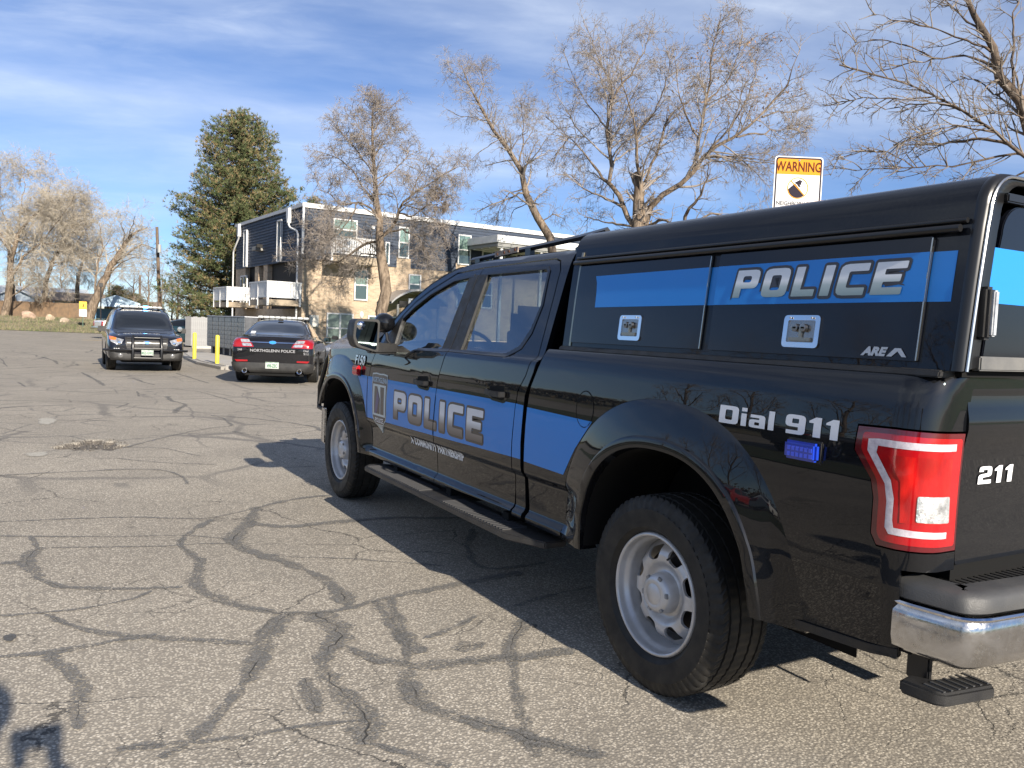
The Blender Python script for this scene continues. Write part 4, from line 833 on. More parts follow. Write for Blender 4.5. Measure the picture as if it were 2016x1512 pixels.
CRACKS = [(0.016, [(-3.337, 3.913), (-3.072, 3.883), (-2.796, 3.86), (-2.419, 3.745), (-2.158, 3.601), (-2.045, 3.541), (-1.902, 3.641), (-1.678, 3.776)]), (0.012, [(-3.321, 3.503), (-2.99, 3.354), (-2.652, 3.226), (-2.3, 3.152), (-2.167, 3.043), (-2.053, 2.942)]), (0.014, [(-3.042, 3.104), (-2.671, 2.976), (-2.372, 2.883), (-2.299, 2.893), (-2.037, 2.832)]), (0.034, [(-2.045, 3.541), (-2.157, 3.344), (-2.312, 3.057), (-2.358, 2.916), (-2.307, 2.602), (-2.289, 2.393), (-2.356, 2.172), (-2.382, 1.957), (-2.339, 1.807), (-2.232, 1.598), (-2.092, 1.444), (-1.949, 1.374), (-1.799, 1.366), (-1.575, 1.461), (-1.299, 1.507), (-1.019, 1.554), (-0.893, 1.575), (-0.638, 1.599)]), (0.037, [(-1.678, 3.776), (-1.612, 3.866), (-1.258, 4.045), (-1.029, 4.057)]), (0.05, [(-1.666, 3.828), (-1.812, 3.359), (-1.913, 3.164), (-2.023, 2.906), (-1.971, 2.615), (-1.843, 2.384), (-1.746, 2.143), (-1.711, 1.849), (-1.715, 1.625), (-1.74, 1.429)]), (0.039, [(-1.812, 3.359), (-1.717, 3.136), (-1.387, 3.108), (-1.06, 3.155), (-0.784, 3.138), (-0.422, 2.956), (-0.093, 2.997)]), (0.035, [(-3.105, 3.129), (-3.194, 2.851), (-3.147, 2.612), (-3.089, 2.414), (-3.008, 2.243), (-2.83, 2.18), (-2.639, 2.074), (-2.452, 2.04)]), (0.03, [(-3.295, 2.827), (-3.194, 2.851)]), (0.019, [(-3.105, 3.129), (-3.156, 3.417)]), (0.022, [(-3.26, 1.913), (-3.077, 1.856), (-2.886, 1.867), (-2.711, 1.889), (-2.601, 2.021)]), (0.023, [(-3.077, 1.834), (-2.982, 1.623), (-2.845, 1.463), (-2.674, 1.329), (-2.499, 1.241), (-2.35, 1.148), (-2.27, 1.095)]), (0.023, [(-3.239, 1.363), (-3.078, 1.325), (-2.932, 1.368), (-2.789, 1.399), (-2.644, 1.375)]), (0.025, [(-3.078, 1.325), (-2.995, 1.106), (-2.953, 0.964), (-2.953, 0.822), (-2.978, 0.677), (-2.981, 0.581)]), (0.047, [(-2.055, 1.419), (-2.168, 1.249), (-2.259, 1.089), (-2.321, 0.868), (-2.391, 0.709), (-2.484, 0.579), (-2.59, 0.447), (-2.648, 0.333)]), (0.057, [(-1.949, 1.374), (-1.887, 1.234), (-1.865, 1.075), (-1.936, 0.947), (-2.068, 0.823), (-2.096, 0.605), (-2.082, 0.422), (-2.062, 0.277), (-2.066, 0.202), (-2.136, 0.069)]), (0.04, [(-1.605, 1.422), (-1.628, 1.19), (-1.676, 0.951), (-1.683, 0.723), (-1.802, 0.535), (-1.844, 0.341), (-1.843, 0.229), (-1.782, 0.121), (-1.674, -0.006), (-1.626, -0.137), (-1.565, -0.256), (-1.433, -0.352)]), (0.045, [(-1.517, 1.436), (-1.575, 1.167), (-1.64, 0.895), (-1.647, 0.707)]), (0.038, [(-1.922, 0.903), (-1.884, 0.776), (-1.836, 0.65), (-1.779, 0.591), (-1.606, 0.547), (-1.413, 0.53), (-1.227, 0.483), (-1.017, 0.464)]), (0.018, [(-1.584, 0.851), (-1.401, 0.915), (-1.211, 1.034)]), (0.032, [(-1.035, 0.889), (-1.195, 0.7), (-1.296, 0.55), (-1.383, 0.346), (-1.485, 0.147), (-1.552, -0.012), (-1.631, -0.146), (-1.646, -0.251)]), (0.021, [(-2.875, 0.364), (-2.756, 0.373), (-2.668, 0.32), (-2.538, 0.292), (-2.396, 0.295), (-2.243, 0.272), (-2.13, 0.245), (-2.058, 0.224)]), (0.049, [(-2.174, 0.672), (-2.209, 0.508), (-2.21, 0.346)]), (0.011, [(-1.819, 2.41), (-1.556, 2.292), (-1.332, 2.112), (-1.092, 1.982), (-1.017, 1.884)]), (0.025, [(-2.127, 0.065), (-2.061, 0.011), (-2.008, -0.122), (-1.933, -0.194)]), (0.025, [(-2.768, 0.261), (-2.668, 0.32)]), (0.045, [(-1.512, 0.684), (-1.399, 0.73), (-1.328, 0.718)]), (0.027, [(-0.442, 2.618), (-0.699, 2.198), (-0.848, 1.816), (-0.757, 1.679), (-0.402, 1.708)]), (0.021, [(-0.976, 1.08), (-0.636, 1.175), (-0.402, 1.193)]), (0.04, [(-2.27, 19.957), (-2.155, 18.48), (-2.067, 16.928), (-2.022, 15.789)]), (0.02, [(-3.445, 14.779), (-2.844, 14.408), (-2.29, 14.216), (-1.825, 14.577), (-0.937, 15.172), (-0.493, 14.366), (-0.315, 13.263), (-0.187, 11.974), (0.042, 11.376), (0.567, 11.377), (1.092, 11.409)]), (0.036, [(-1.297, 18.015), (-1.213, 16.736), (-1.057, 16.039)]), (0.038, [(-1.162, 13.306), (-1.173, 12.355), (-1.037, 11.821), (-1.298, 11.001), (-1.383, 10.531)]), (0.016, [(-3.646, 12.02), (-3.216, 12.38)]), (0.017, [(-2.985, 12.937), (-2.517, 12.463), (-1.858, 12.122), (-2.108, 11.348)]), (0.012, [(-3.536, 9.123), (-3.355, 8.766), (-3.116, 8.562)]), (0.02, [(-2.91, 9.811), (-2.519, 9.804), (-2.231, 9.6)]), (0.017, [(-3.407, 5.753), (-3.159, 5.763), (-2.837, 5.754), (-2.499, 5.789), (-2.154, 5.706), (-2.04, 5.471), (-2.006, 5.199), (-2.011, 4.876)]), (0.019, [(-2.339, 7.139), (-2.03, 7.591), (-1.585, 8.241), (-1.22, 8.675), (-0.905, 8.796), (-0.832, 9.778), (-0.934, 10.124)]), (0.029, [(-0.934, 10.124), (-0.471, 9.722), (-0.048, 9.025), (0.156, 8.502), (0.094, 8.062)]), (0.013, [(-0.983, 8.282), (-0.852, 7.926), (-0.597, 7.712), (-0.221, 7.956), (0.122, 8.233)]), (0.014, [(-2.319, 7.197), (-1.921, 7.035), (-1.683, 6.376)]), (0.035, [(-0.12, 19.964), (-0.029, 18.135), (0.085, 16.558)]), (0.043, [(-3.118, 27.816), (-2.774, 25.322), (-2.734, 23.528)]), (0.018, [(-1.555, 14.385), (-1.61, 13.329)]), (0.023, [(-3.511, 16.61), (-3.35, 15.351), (-3.133, 15.354)]), (0.01, [(-1.06, 5.463), (-0.73, 5.468)]), (0.01, [(-2.45, 6.473), (-2.041, 6.045), (-1.615, 5.823)]), (0.015, [(-0.309, 14.362), (-0.023, 13.248), (0.498, 12.876)]), (0.021, [(-4.192, 26.303), (-3.885, 22.043)])]
PATCHES = [[(-3.141, 10.163), (-2.944, 10.194), (-2.903, 9.708), (-3.027, 9.285), (-3.155, 9.416)], [(-3.247, 7.018), (-3.061, 7.075), (-3.017, 6.889), (-3.083, 6.674), (-3.234, 6.747)], [(-3.669, 12.606), (-3.247, 11.757), (-2.704, 9.674), (-2.492, 8.097), (-2.608, 6.416), (-2.946, 5.779), (-3.403, 5.659)], [(-3.234, 1.621), (-3.196, 1.624), (-3.183, 1.567), (-3.208, 1.527), (-3.237, 1.552)], [(-1.01, 0.784), (-1.04, 0.782), (-1.047, 0.8), (-1.014, 0.815)]]
# ------------------------------------------------------------------ ground, lot, pavement
def fade(v, a, b): return np.clip((v-a)/(b-a), 0, 1)
def make_asphalt():
    m = bpy.data.materials.new('weathered_asphalt'); m.use_nodes = True; n = NT(m); c = n.coord()
    st = n.N.new('ShaderNodeTexVoronoi'); st.inputs['Scale'].default_value = 92; n.L.new(c, st.inputs['Vector'])
    sep = n.N.new('ShaderNodeSeparateColor'); n.L.new(st.outputs['Color'], sep.inputs[0])
    stone = n.ramp(sep.outputs[0], [(0, (.12, .112, .098)), (.22, (.31, .276, .225)), (.6, (.51, .458, .37)), (.88, (.65, .588, .485)), (1, (.82, .76, .65))])
    gap = n.mr(st.outputs['Distance'], .30, .62); col = n.mix(gap, stone, (.135, .122, .105))
    fine = n.noise(c, 420, 2, .6); col = n.mix(.22, col, n.ramp(fine, [(.3, (.12, .112, .10)), (.7, (.56, .50, .41))]))
    big = n.noise(c, .55, 6, .62, .6); mid = n.noise(c, 3.2, 6, .65, .4)
    col = n.mix(n.mr(big, .36, .66, 0, .30), col, (.43, .385, .315)); col = n.mix(n.mr(big, .60, .40, 0, .34), col, (.26, .235, .195))
    col = n.mix(n.mr(mid, .52, .74, 0, .38), col, (.21, .195, .168))
    # hairline cracks wandering through
    w1 = n.mix(.16, c, n.noise(c, 2.6, 6, .7, out=1)); w2 = n.mix(.30, c, n.noise(c, 1.2, 7, .68, out=1))
    e1 = n.voro(w2, .8, 'DISTANCE_TO_EDGE'); e2 = n.voro(w1, 3.4, 'DISTANCE_TO_EDGE')
    msk = n.mr(n.noise(c, .28, 3, .5), .40, .54)
    k1 = n.math('MULTIPLY', n.mr(e1, .004, .0015), n.mr(n.noise(c, 1.1, 3), .42, .56)); k2 = n.math('MULTIPLY', n.mr(e2, .012, .003), n.math('MULTIPLY', msk, n.mr(n.noise(c, .9, 3), .5, .62)))
    w3 = n.mix(.22, c, n.noise(c, .9, 6, .62, out=1)); e3 = n.voro(w3, .58, 'DISTANCE_TO_EDGE'); e3 = n.math('ADD', e3, n.math('MULTIPLY', n.math('SUBTRACT', n.noise(c, 14, 4, .7), .5), .030)); sy = n.N.new('ShaderNodeSeparateXYZ'); n.L.new(c, sy.inputs[0])
    k3 = n.math('MULTIPLY', n.math('MULTIPLY', n.mr(e3, .030, .008), n.mr(sy.outputs[1], 4.2, 6.0)), n.math('MULTIPLY', n.mr(n.noise(c, .5, 4), .40, .54), n.mr(n.noise(c, 110, 3, .7), .66, .40, .25, 1)))
    w4 = n.mix(.2, c, n.noise(c, 1.5, 6, .62, out=1)); e4 = n.math('ADD', n.voro(w4, 1.25, 'DISTANCE_TO_EDGE'), n.math('MULTIPLY', n.math('SUBTRACT', n.noise(c, 18, 4, .7), .5), .02)); k4 = n.math('MULTIPLY', n.math('MULTIPLY', n.mr(e4, .022, .005), n.mr(sy.outputs[1], 5.5, 9.0)), n.mr(n.noise(c, .35, 4), .40, .52))
    col = n.mix(n.math('MULTIPLY', k3, .85), col, (.10, .096, .092)); col = n.mix(n.math('MULTIPLY', k4, .75), col, (.11, .105, .10))
    old = n.math('MULTIPLY', n.mr(sy.outputs[1], 5.0, 16.0), n.mr(n.noise(c, .16, 5, .6), .30, .62, .35, 1.0)); col = n.mix(n.math('MULTIPLY', old, .5), col, (.26, .235, .20))
    crk = n.math('MAXIMUM', k1, n.math('MULTIPLY', k2, .8)); col = n.mix(n.math('MULTIPLY', crk, .75), col, (.05, .048, .045))
    spot = n.mr(n.noise(c, 1.7, 2, .4), .70, .76, 0, .5); col = n.mix(spot, col, (.11, .108, .10))
    n.set('Base Color', col); n.set('Roughness', .93); n.b.inputs['Specular IOR Level'].default_value = .25
    h = n.math('SUBTRACT', n.math('SUBTRACT', 1.0, n.math('MULTIPLY', st.outputs['Distance'], .8)), n.math('MULTIPLY', crk, 1.6)); n.bump(h, .42, .006); return m
ASPH = make_asphalt()
def pot(x, y):
    """depth of the pothole: ragged shallow bowl"""
    dx = (x+2.62)/.30; dy = (y-7.42)/.36; a = np.arctan2(dy, dx); r = np.hypot(dx, dy)*(1+.16*np.sin(3*a+.6)+.10*np.sin(7*a)+.06*np.sin(13*a+1))
    return np.clip((1.05-r)/.16, 0, 1)
def axis_(segs):
    out = []
    for a, b, s_ in segs: out += list(np.arange(a, b-1e-6, s_))
    return np.array(sorted(set(np.round(out+[segs[-1][1]], 4))))
gx = axis_([(-90, -6, 6), (-6, -3.2, .4), (-3.2, -2.05, .025), (-2.05, 4, .5), (4, 60, 4)]); gy = axis_([(-30, 6.8, .8), (6.8, 8.0, .025), (8.0, 30, 1), (30, 66, 3)])
X_, Y_ = np.meshgrid(gx, gy, indexing='ij'); pz = pot(X_, Y_); Z_ = -pz*(.035+.012*rng.random(pz.shape)); 
Y2 = np.where(Y_ > 60, Y_+np.clip(-X_*.35+1.5, 0, 9)*(Y_-60)/6, Y_)
V = np.stack([X_, Y2, Z_], -1).reshape(-1, 3); nx, ny = len(gx), len(gy); I = np.arange(nx*ny).reshape(nx, ny)
Fq = np.stack([I[:-1, :-1].ravel(), I[1:, :-1].ravel(), I[1:, 1:].ravel(), I[:-1, 1:].ravel()], 1)
lot = mk_np('parking_lot', V, Fq, ASPH, None, True); tag(lot, kind='structure')
me = lot.data; me.materials.append(textured('pothole_rubble', (.06, .052, .045), (.16, .14, .115), .95, 30, 120, .9))
mi = (pz[:-1, :-1]+pz[1:, 1:]+pz[1:, :-1]+pz[:-1, 1:]).ravel()/4 > .35; me.polygons.foreach_set('material_index', mi.astype(np.int32))
def dirt_mat():
    m = pbr('bare_earth', (.2, .17, .12), .95); n = NT(m); c = n.coord(); a = n.noise(c, .6, 6, .6); b = n.noise(c, 14, 5, .7)
    n.set('Base Color', n.mix(n.mr(b, .3, .7), n.mix(n.mr(a, .4, .62), (.20, .165, .11), (.13, .13, .07)), (.27, .23, .16))); n.bump(b, .4, .05); return m
tag(mk('earth', [(-900, -300, -.06), (900, -300, -.06), (900, 1400, -.06), (-900, 1400, -.06)], [(0, 1, 2, 3)], dirt_mat()), kind='structure')
# loose stones lying in and round the pothole
g_ = MB()
for k in range(420):
    a = random.random()*2*PI; r = math.sqrt(random.random())*1.25; x, y = -2.62+.30*r*math.cos(a), 7.42+.36*r*math.sin(a); s_ = random.uniform(.004, .016)
    z = -.036*float(pot(np.array(x), np.array(y))); p = [(x+random.uniform(-1, 1)*s_, y+random.uniform(-1, 1)*s_, z-.002+random.uniform(0, 1.3)*s_) for _ in range(5)]
    g_.add(p, [(0, 1, 2), (0, 2, 3), (0, 3, 4), (0, 4, 1), (1, 2, 4), (2, 3, 4)])
tag(g_.build('loose_gravel', textured('gravel_stone', (.20, .18, .15), (.10, .09, .08), .9, 40, 200, .2)), kind='stuff')
# crack sealing: worn tar bands following the cracks
def tar_mat():
    m = bpy.data.materials.new('worn_tar_band'); m.use_nodes = True; n = NT(m); c = n.coord(); uv = n.coord('UV'); sp = n.N.new('ShaderNodeSeparateXYZ'); n.L.new(uv, sp.inputs[0])
    d = n.math('ABSOLUTE', n.math('SUBTRACT', sp.outputs[1], .5))         # 0 centre .. .5 edge
    ed = n.math('ADD', n.math('MULTIPLY', d, 2.0), n.math('MULTIPLY', n.math('SUBTRACT', n.noise(c, 7, 6, .72), .5), 2.2))
    ed = n.math('ADD', ed, n.math('MULTIPLY', n.math('SUBTRACT', n.noise(c, 60, 3, .7), .5), 1.9))
    al = n.mr(ed, 1.05, .50); wear = n.mr(n.math('ADD', n.noise(c, 95, 3, .7), n.math('MULTIPLY', n.math('SUBTRACT', n.noise(c, 6, 4, .6), .5), .5)), .66, .40); st = n.voro(c, 105, 'F1', 'Distance')
    al = n.math('MULTIPLY', al, n.math('ADD', .04, n.math('MULTIPLY', wear, .84))); core = n.mr(d, .035, .012)
    lin = n.math('MULTIPLY', core, n.mr(n.noise(c, 2.2, 3), .44, .60)); al = n.math('MAXIMUM', al, n.math('MULTIPLY', lin, .85))
    n.set('Base Color', n.mix(lin, n.mix(n.mr(n.noise(c, 90, 3), .3, .7), (.11, .11, .105), (.21, .20, .185)), (.025, .024, .022))); n.set('Roughness', .85); n.set('Alpha', al); n.bump(st, .3, .004); return m
TAR = tar_mat()
def tar_ribbon(bmv, bmf, uvs, P, w, seed):
    r = np.random.default_rng(seed); P = np.array(P, float); e0, e1 = P[0]-P[1], P[-1]-P[-2]; P[0] += e0/np.linalg.norm(e0)*.04; P[-1] += e1/np.linalg.norm(e1)*.04; D = np.r_[0, np.cumsum(np.linalg.norm(np.diff(P, axis=0), axis=1))]; n = max(3, int(D[-1]/.07)); t = np.linspace(0, D[-1], n)
    xy = np.stack([np.interp(t, D, P[:, 0]), np.interp(t, D, P[:, 1])], 1)
    k = np.array([1, 2, 3, 2, 1.])/9; q = np.pad(xy, ((2, 2), (0, 0)), mode='edge'); xy = np.stack([np.convolve(q[:, i], k, 'valid') for i in (0, 1)], 1)
    j = np.cumsum(r.normal(0, .004, (n, 2)), 0); j -= np.linspace(0, 1, n)[:, None]*j[-1]; xy = xy+j+r.normal(0, .003, (n, 2))
    tg = np.gradient(xy, axis=0); tg /= np.linalg.norm(tg, axis=1)[:, None]+1e-9; nn = np.stack([-tg[:, 1], tg[:, 0]], 1)
    ww = w*(1+.25*np.sin(t*3+seed)+.2*r.normal(size=n))*np.clip(np.minimum(t, D[-1]-t)/(w*1.2)+.55, 0, 1); b = len(bmv)
    z = .003+.00013*(seed % 20)
    for i in range(n):
        for s_, v_ in ((-1, 0.), (1, 1.)): bmv.append((*(xy[i]+nn[i]*s_*ww[i]), z)); uvs.append((t[i], v_))
    for i in range(n-1): bmf.append((b+2*i, b+2*i+1, b+2*i+3, b+2*i+2))
tv, tf, tu = [], [], []
for i, (w, P) in enumerate(CRACKS): tar_ribbon(tv, tf, tu, P, min(max(w, .014), .085)*1.12, i)
# the rest of the lot has its own cracks, running on behind and beside the photograph's
for i in range(46):
    r = np.random.default_rng(900+i); x, y = (r.uniform(-14, -4), r.uniform(-8, 30)) if i < 30 else (r.uniform(-4, 6), r.uniform(12, 45)); a = r.uniform(0, PI); P = [(x, y)]
    for k in range(r.integers(3, 9)): a += r.normal(0, .45); P.append((P[-1][0]+.7*math.cos(a), P[-1][1]+.7*math.sin(a)))
    if any(p_[0] > -4.3 and p_[1] < 9 for p_ in P): continue
    tar_ribbon(tv, tf, tu, P, r.uniform(.012, .05), 60+i)
def mesh_uv(name, v, f, uv, mat):
    me = bpy.data.meshes.new(name); me.from_pydata(v, [], f); l = me.uv_layers.new(name='UVMap'); U = np.array(uv)[np.array([vi for p in f for vi in p])]; l.data.foreach_set('uv', U.astype(np.float32).ravel()); me.update(); return link(name, me, mat)
tag(mesh_uv('crack_sealing', tv, tf, tu, TAR), kind='structure')
# patched, smoother and paler spots
def blob_mat(name, c1, c2, ns=6, soft=.25):
    m = bpy.data.materials.new(name); m.use_nodes = True; n = NT(m); c = n.coord(); uv = n.coord('UV'); sp = n.N.new('ShaderNodeSeparateXYZ'); n.L.new(uv, sp.inputs[0])
    e = n.math('ADD', sp.outputs[0], n.math('MULTIPLY', n.math('SUBTRACT', n.noise(c, ns, 6, .65), .5), .7)); n.set('Alpha', n.math('MULTIPLY', n.mr(e, 1.0, 1.0-soft), n.mr(n.noise(c, 60, 3, .7), .2, .6, .45, .95)))
    n.set('Base Color', n.mix(n.noise(c, 30, 5, .7), c1, c2)); n.set('Roughness', .9); n.bump(n.noise(c, 120, 3, .7), .3, .004); return m
def blob(name, pts, mat, z):
    pts = rnd(pts, 9, 5); cx, cy = np.mean([p[0] for p in pts]), np.mean([p[1] for p in pts]); n = len(pts); v = [(cx, cy, z)]+[(cx+(p[0]-cx)*1.15, cy+(p[1]-cy)*1.15, z) for p in pts]
    return tag(mesh_uv(name, v, [(0, i+1, (i+1) % n+1) for i in range(n)], [(0, 0)]+[(1, 0)]*n, mat), kind='structure')
PALE = blob_mat('pale_filler', (.36, .34, .29), (.46, .43, .37), 9, .45); GRN = blob_mat('smoother_grey_patch', (.20, .20, .185), (.27, .265, .24), 2, .35); OIL = blob_mat('tar_spot', (.06, .06, .06), (.10, .10, .10), 12, .3)
blob('asphalt_patch', PATCHES[0], PALE, .0060); blob('asphalt_patch', PATCHES[1], PALE, .0060)
for i in (3, 4): blob('oil_spot', PATCHES[i], OIL, .0064)
# concrete walk, kerb, lawn
CONC = textured('pale_concrete', (.42, .40, .36), (.33, .31, .28), .85, 2.5, 90, .3)
KERB = textured('kerb_concrete', (.36, .34, .31), (.26, .245, .22), .85, 4, 90, .4)
wk = [(1.42, 21.75), (3.0, 21.35), (9.2, 22.2), (16, 23.4), (16, 28.5), (9.0, 27.2), (7.2, 27.5), (7.0, 31.6), (1.62, 31.2), (1.30, 27.5), (1.18, 24.4)]
tag(MB().prism(wk, -.05, .115, 'z').build('pavement', CONC, None, bevel=.015), kind='structure')
kb = [(p[0], p[1]) for p in wk]; kc = np.mean(kb, 0)
k_ = MB()
for i in (10, 0, 1, 2, 9, 8): 
    a, b_ = np.array(wk[i]), np.array(wk[(i+1) % 11]); t = (b_-a)/np.linalg.norm(b_-a); nn = np.array([t[1], -t[0]])*.13
    k_.add([(*a, -.04), (*b_, -.04), (*(b_+nn), -.04), (*(a+nn), -.04), (*a, .10), (*b_, .10), (*(b_+nn), .085), (*(a+nn), .085)], [(0, 1, 2, 3), (4, 5, 6, 7), (0, 1, 5, 4), (1, 2, 6, 5), (2, 3, 7, 6), (3, 0, 4, 7)])
tag(k_.build('kerb', KERB, None, bevel=.01), kind='structure')
tag(MB().box(7.3, 21.0, .1, 9.2, 21.9, .12).build('crack_line', CONC), kind='structure') if False else None
def grass_mat(name, g1, g2, dry, amt):
    m = pbr(name, g1, .9); n = NT(m); c = n.coord(); a = n.noise(c, .5, 6, .65, .5); b = n.noise(c, 9, 6, .7); d = n.noise(c, 60, 3, .7)
    gcol = n.mix(n.mr(d, .3, .7), g1, g2); n.set('Base Color', n.mix(n.math('MULTIPLY', n.mr(a, .35, .6), amt), n.mix(n.mr(b, .35, .7), gcol, g2), dry)); n.bump(n.math('ADD', b, d), .6, .06); return m
LAWN = grass_mat('spring_lawn', (.060, .125, .022), (.105, .185, .045), (.20, .18, .08), .4); DRY = grass_mat('dry_winter_grass', (.17, .15, .085), (.12, .13, .06), (.26, .215, .14), .8)
lw = [(7.05, 31.6), (7.2, 27.55), (9.0, 27.25), (34, 31), (34, 46), (9.4, 44), (7.0, 44), (7.0, 33)]
tag(mk('lawn', [(x, y, .10) for x, y in lw], [tuple(range(len(lw)))], LAWN), kind='structure')
BL = [(.03, .09), (.02, .14)]
def blades(name, n, region, mat, h0, h1, w=.012, zf=None):
    P = region(n); h = rng.uniform(h0, h1, n); a = rng.uniform(0, 2*PI, n); le = rng.normal(0, .35, (n, 2))*h[:, None]
    z = zf(P[:, 0], P[:, 1]) if zf else np.zeros(n); d = np.stack([np.cos(a), np.sin(a)], 1)*w
    V = np.zeros((n, 3, 3)); V[:, 0, :2] = P-d; V[:, 1, :2] = P+d; V[:, 2, :2] = P+le; V[:, :2, 2] = z[:, None]; V[:, 2, 2] = z+h
    return tag(mk_np(name, V.reshape(-1, 3), np.arange(n*3).reshape(n, 3), mat, None, False), kind='stuff')
blades('grass', 26000, lambda n: np.stack([rng.uniform(7.1, 20, n), 27.6+rng.random(n)**1.3*15+.0], 1), LAWN, .03, .09, .012, lambda x, y: np.full(len(x), .10))
# far bank: dry grass rising behind the lot, with stones on its edge
bx = np.linspace(-60, 6.5, 60); bk = np.linspace(0, 1, 16)
def bank_edge(x): return 66.3+max(0, -x*.42) if x < 1 else 66.3+(x-1)*.2
BV = np.array([[(x, bank_edge(x)+t*16, .02+.95*(3*t*t-2*t**3)*(1-.4*max(0, x)/6.5)+.05*math.sin(x*1.3+t*5)*t) for t in bk] for x in bx]).reshape(-1, 3); I = np.arange(60*16).reshape(60, 16)
tag(mk_np('grass_bank', BV, np.stack([I[:-1, :-1].ravel(), I[1:, :-1].ravel(), I[1:, 1:].ravel(), I[:-1, 1:].ravel()], 1), DRY, None, True), kind='structure')
tag(mk('back_lawn', [(-90, 82, .90), (6.6, 82, .55), (6.6, 140, .6), (-90, 140, 1.0)], [(0, 1, 2, 3)], DRY), kind='structure')
def bz(x, y):
    e = np.where(x < 1, 66.3+np.maximum(0, -x*.42), 66.3+(x-1)*.2); t = np.clip((y-e)/16, 0, 1); return .02+.95*(3*t*t-2*t**3)
def breg(n):
    x = rng.uniform(-30, 6, n); e = np.where(x < 1, 66.3+np.maximum(0, -x*.42), 66.3+(x-1)*.2); return np.stack([x, e+rng.random(n)*15], 1)
blades('dry_grass', 16000, breg, DRY, .05, .22, .03, bz)
blades('green_tufts', 5000, lambda n: (lambda P, c: P[c > .15])(breg(n*2), np.sin(P_[:, 0]*1.1)) if False else breg(n), LAWN, .04, .14, .03, bz)
def rock(label, px, dep, w, h, col, seed):
    p = at(px, 645, dep); r = np.random.default_rng(seed); bm = bmesh.new(); bmesh.ops.create_icosphere(bm, subdivisions=3, radius=1)
    ph = r.uniform(0, 6, 6)
    for v in bm.verts:
        q = v.co.copy(); k = 1+.16*math.sin(3*q.x+ph[0])*math.cos(2.3*q.y+ph[1])+.10*math.sin(5*q.z+ph[2]+2*q.x)+.05*math.sin(9*q.y+ph[3]); v.co = Vector((round(q.x*k*3.2)/3.2*.4+q.x*k*.6, q.y*k*.7, max(-.3, q.z*k)))
        v.co.x *= w/2; v.co.y *= w/2; v.co.z *= h/1.2
    me = bpy.data.meshes.new('rock'); bm.to_mesh(me); bm.free(); o = link('rock', me, textured('sandstone_%d' % seed, col, tuple(c*.6 for c in col), .9, 2, 20, .5)); o.location = (p[0], p[1], float(bz(np.array(p[0]), np.array(p[1])))+h*.22); return tag(o, label, 'rock', 'landscape boulders on the bank')
rock('largest reddish boulder on the grassy bank at the far left', 57, 71.5, 1.15, .62, (.42, .30, .22), 1)
rock('pale tan pointed boulder, middle of three on the far bank', 98, 70.5, .62, .50, (.48, .38, .27), 2)
rock('low pale boulder nearest the yellow crossing sign', 127, 69.5, .75, .36, (.46, .37, .28), 3)
# parking bay line and wheel stop
tag(mk('bay_line', [(-1.2, 48.0, .004), (1.4, 47.6, .004), (1.4, 47.9, .004), (-1.2, 48.3, .004)], [(0, 1, 2, 3)], pbr('faded_yellow_line', (.50, .33, .08), .8)), kind='structure')
ws_ = MB().prism([(-.08, 0), (.08, 0), (.055, .12), (-.055, .12)], -.9, .9, 'x').build('wheel_stop', CONC, None, bevel=.012); ws_.location = (3.9, 38.7, .0); ws_.rotation_euler = (0, 0, .12)
tag(ws_, 'concrete wheel stop on the ground beyond the yellow bollards', 'wheel stop')
YEL = textured('yellow_bollard_paint', (.72, .60, .06), (.62, .50, .05), .45, 6, 80, .1)
for (x, y), lb in (((1.24, 26.1), 'middle yellow bollard on the concrete walk edge'), ((1.41, 23.0), 'yellow bollard nearest the sedan on the pavement corner'), ((1.05, 30.4), 'farthest yellow bollard, half hidden by the bonnet of the oncoming police car')):
    v, f = lathe([(0, .86), (.03, .858), (.052, .84), (.062, .81), (.062, 0.0), (0, 0)], 24, 'z'); o = MB().add(v, f).build('bollard', YEL, None, smooth=True); o.location = (x, y, .10 if x > 1.2 else 0); tag(o, lb, 'bollard', 'yellow bollards by the walk')
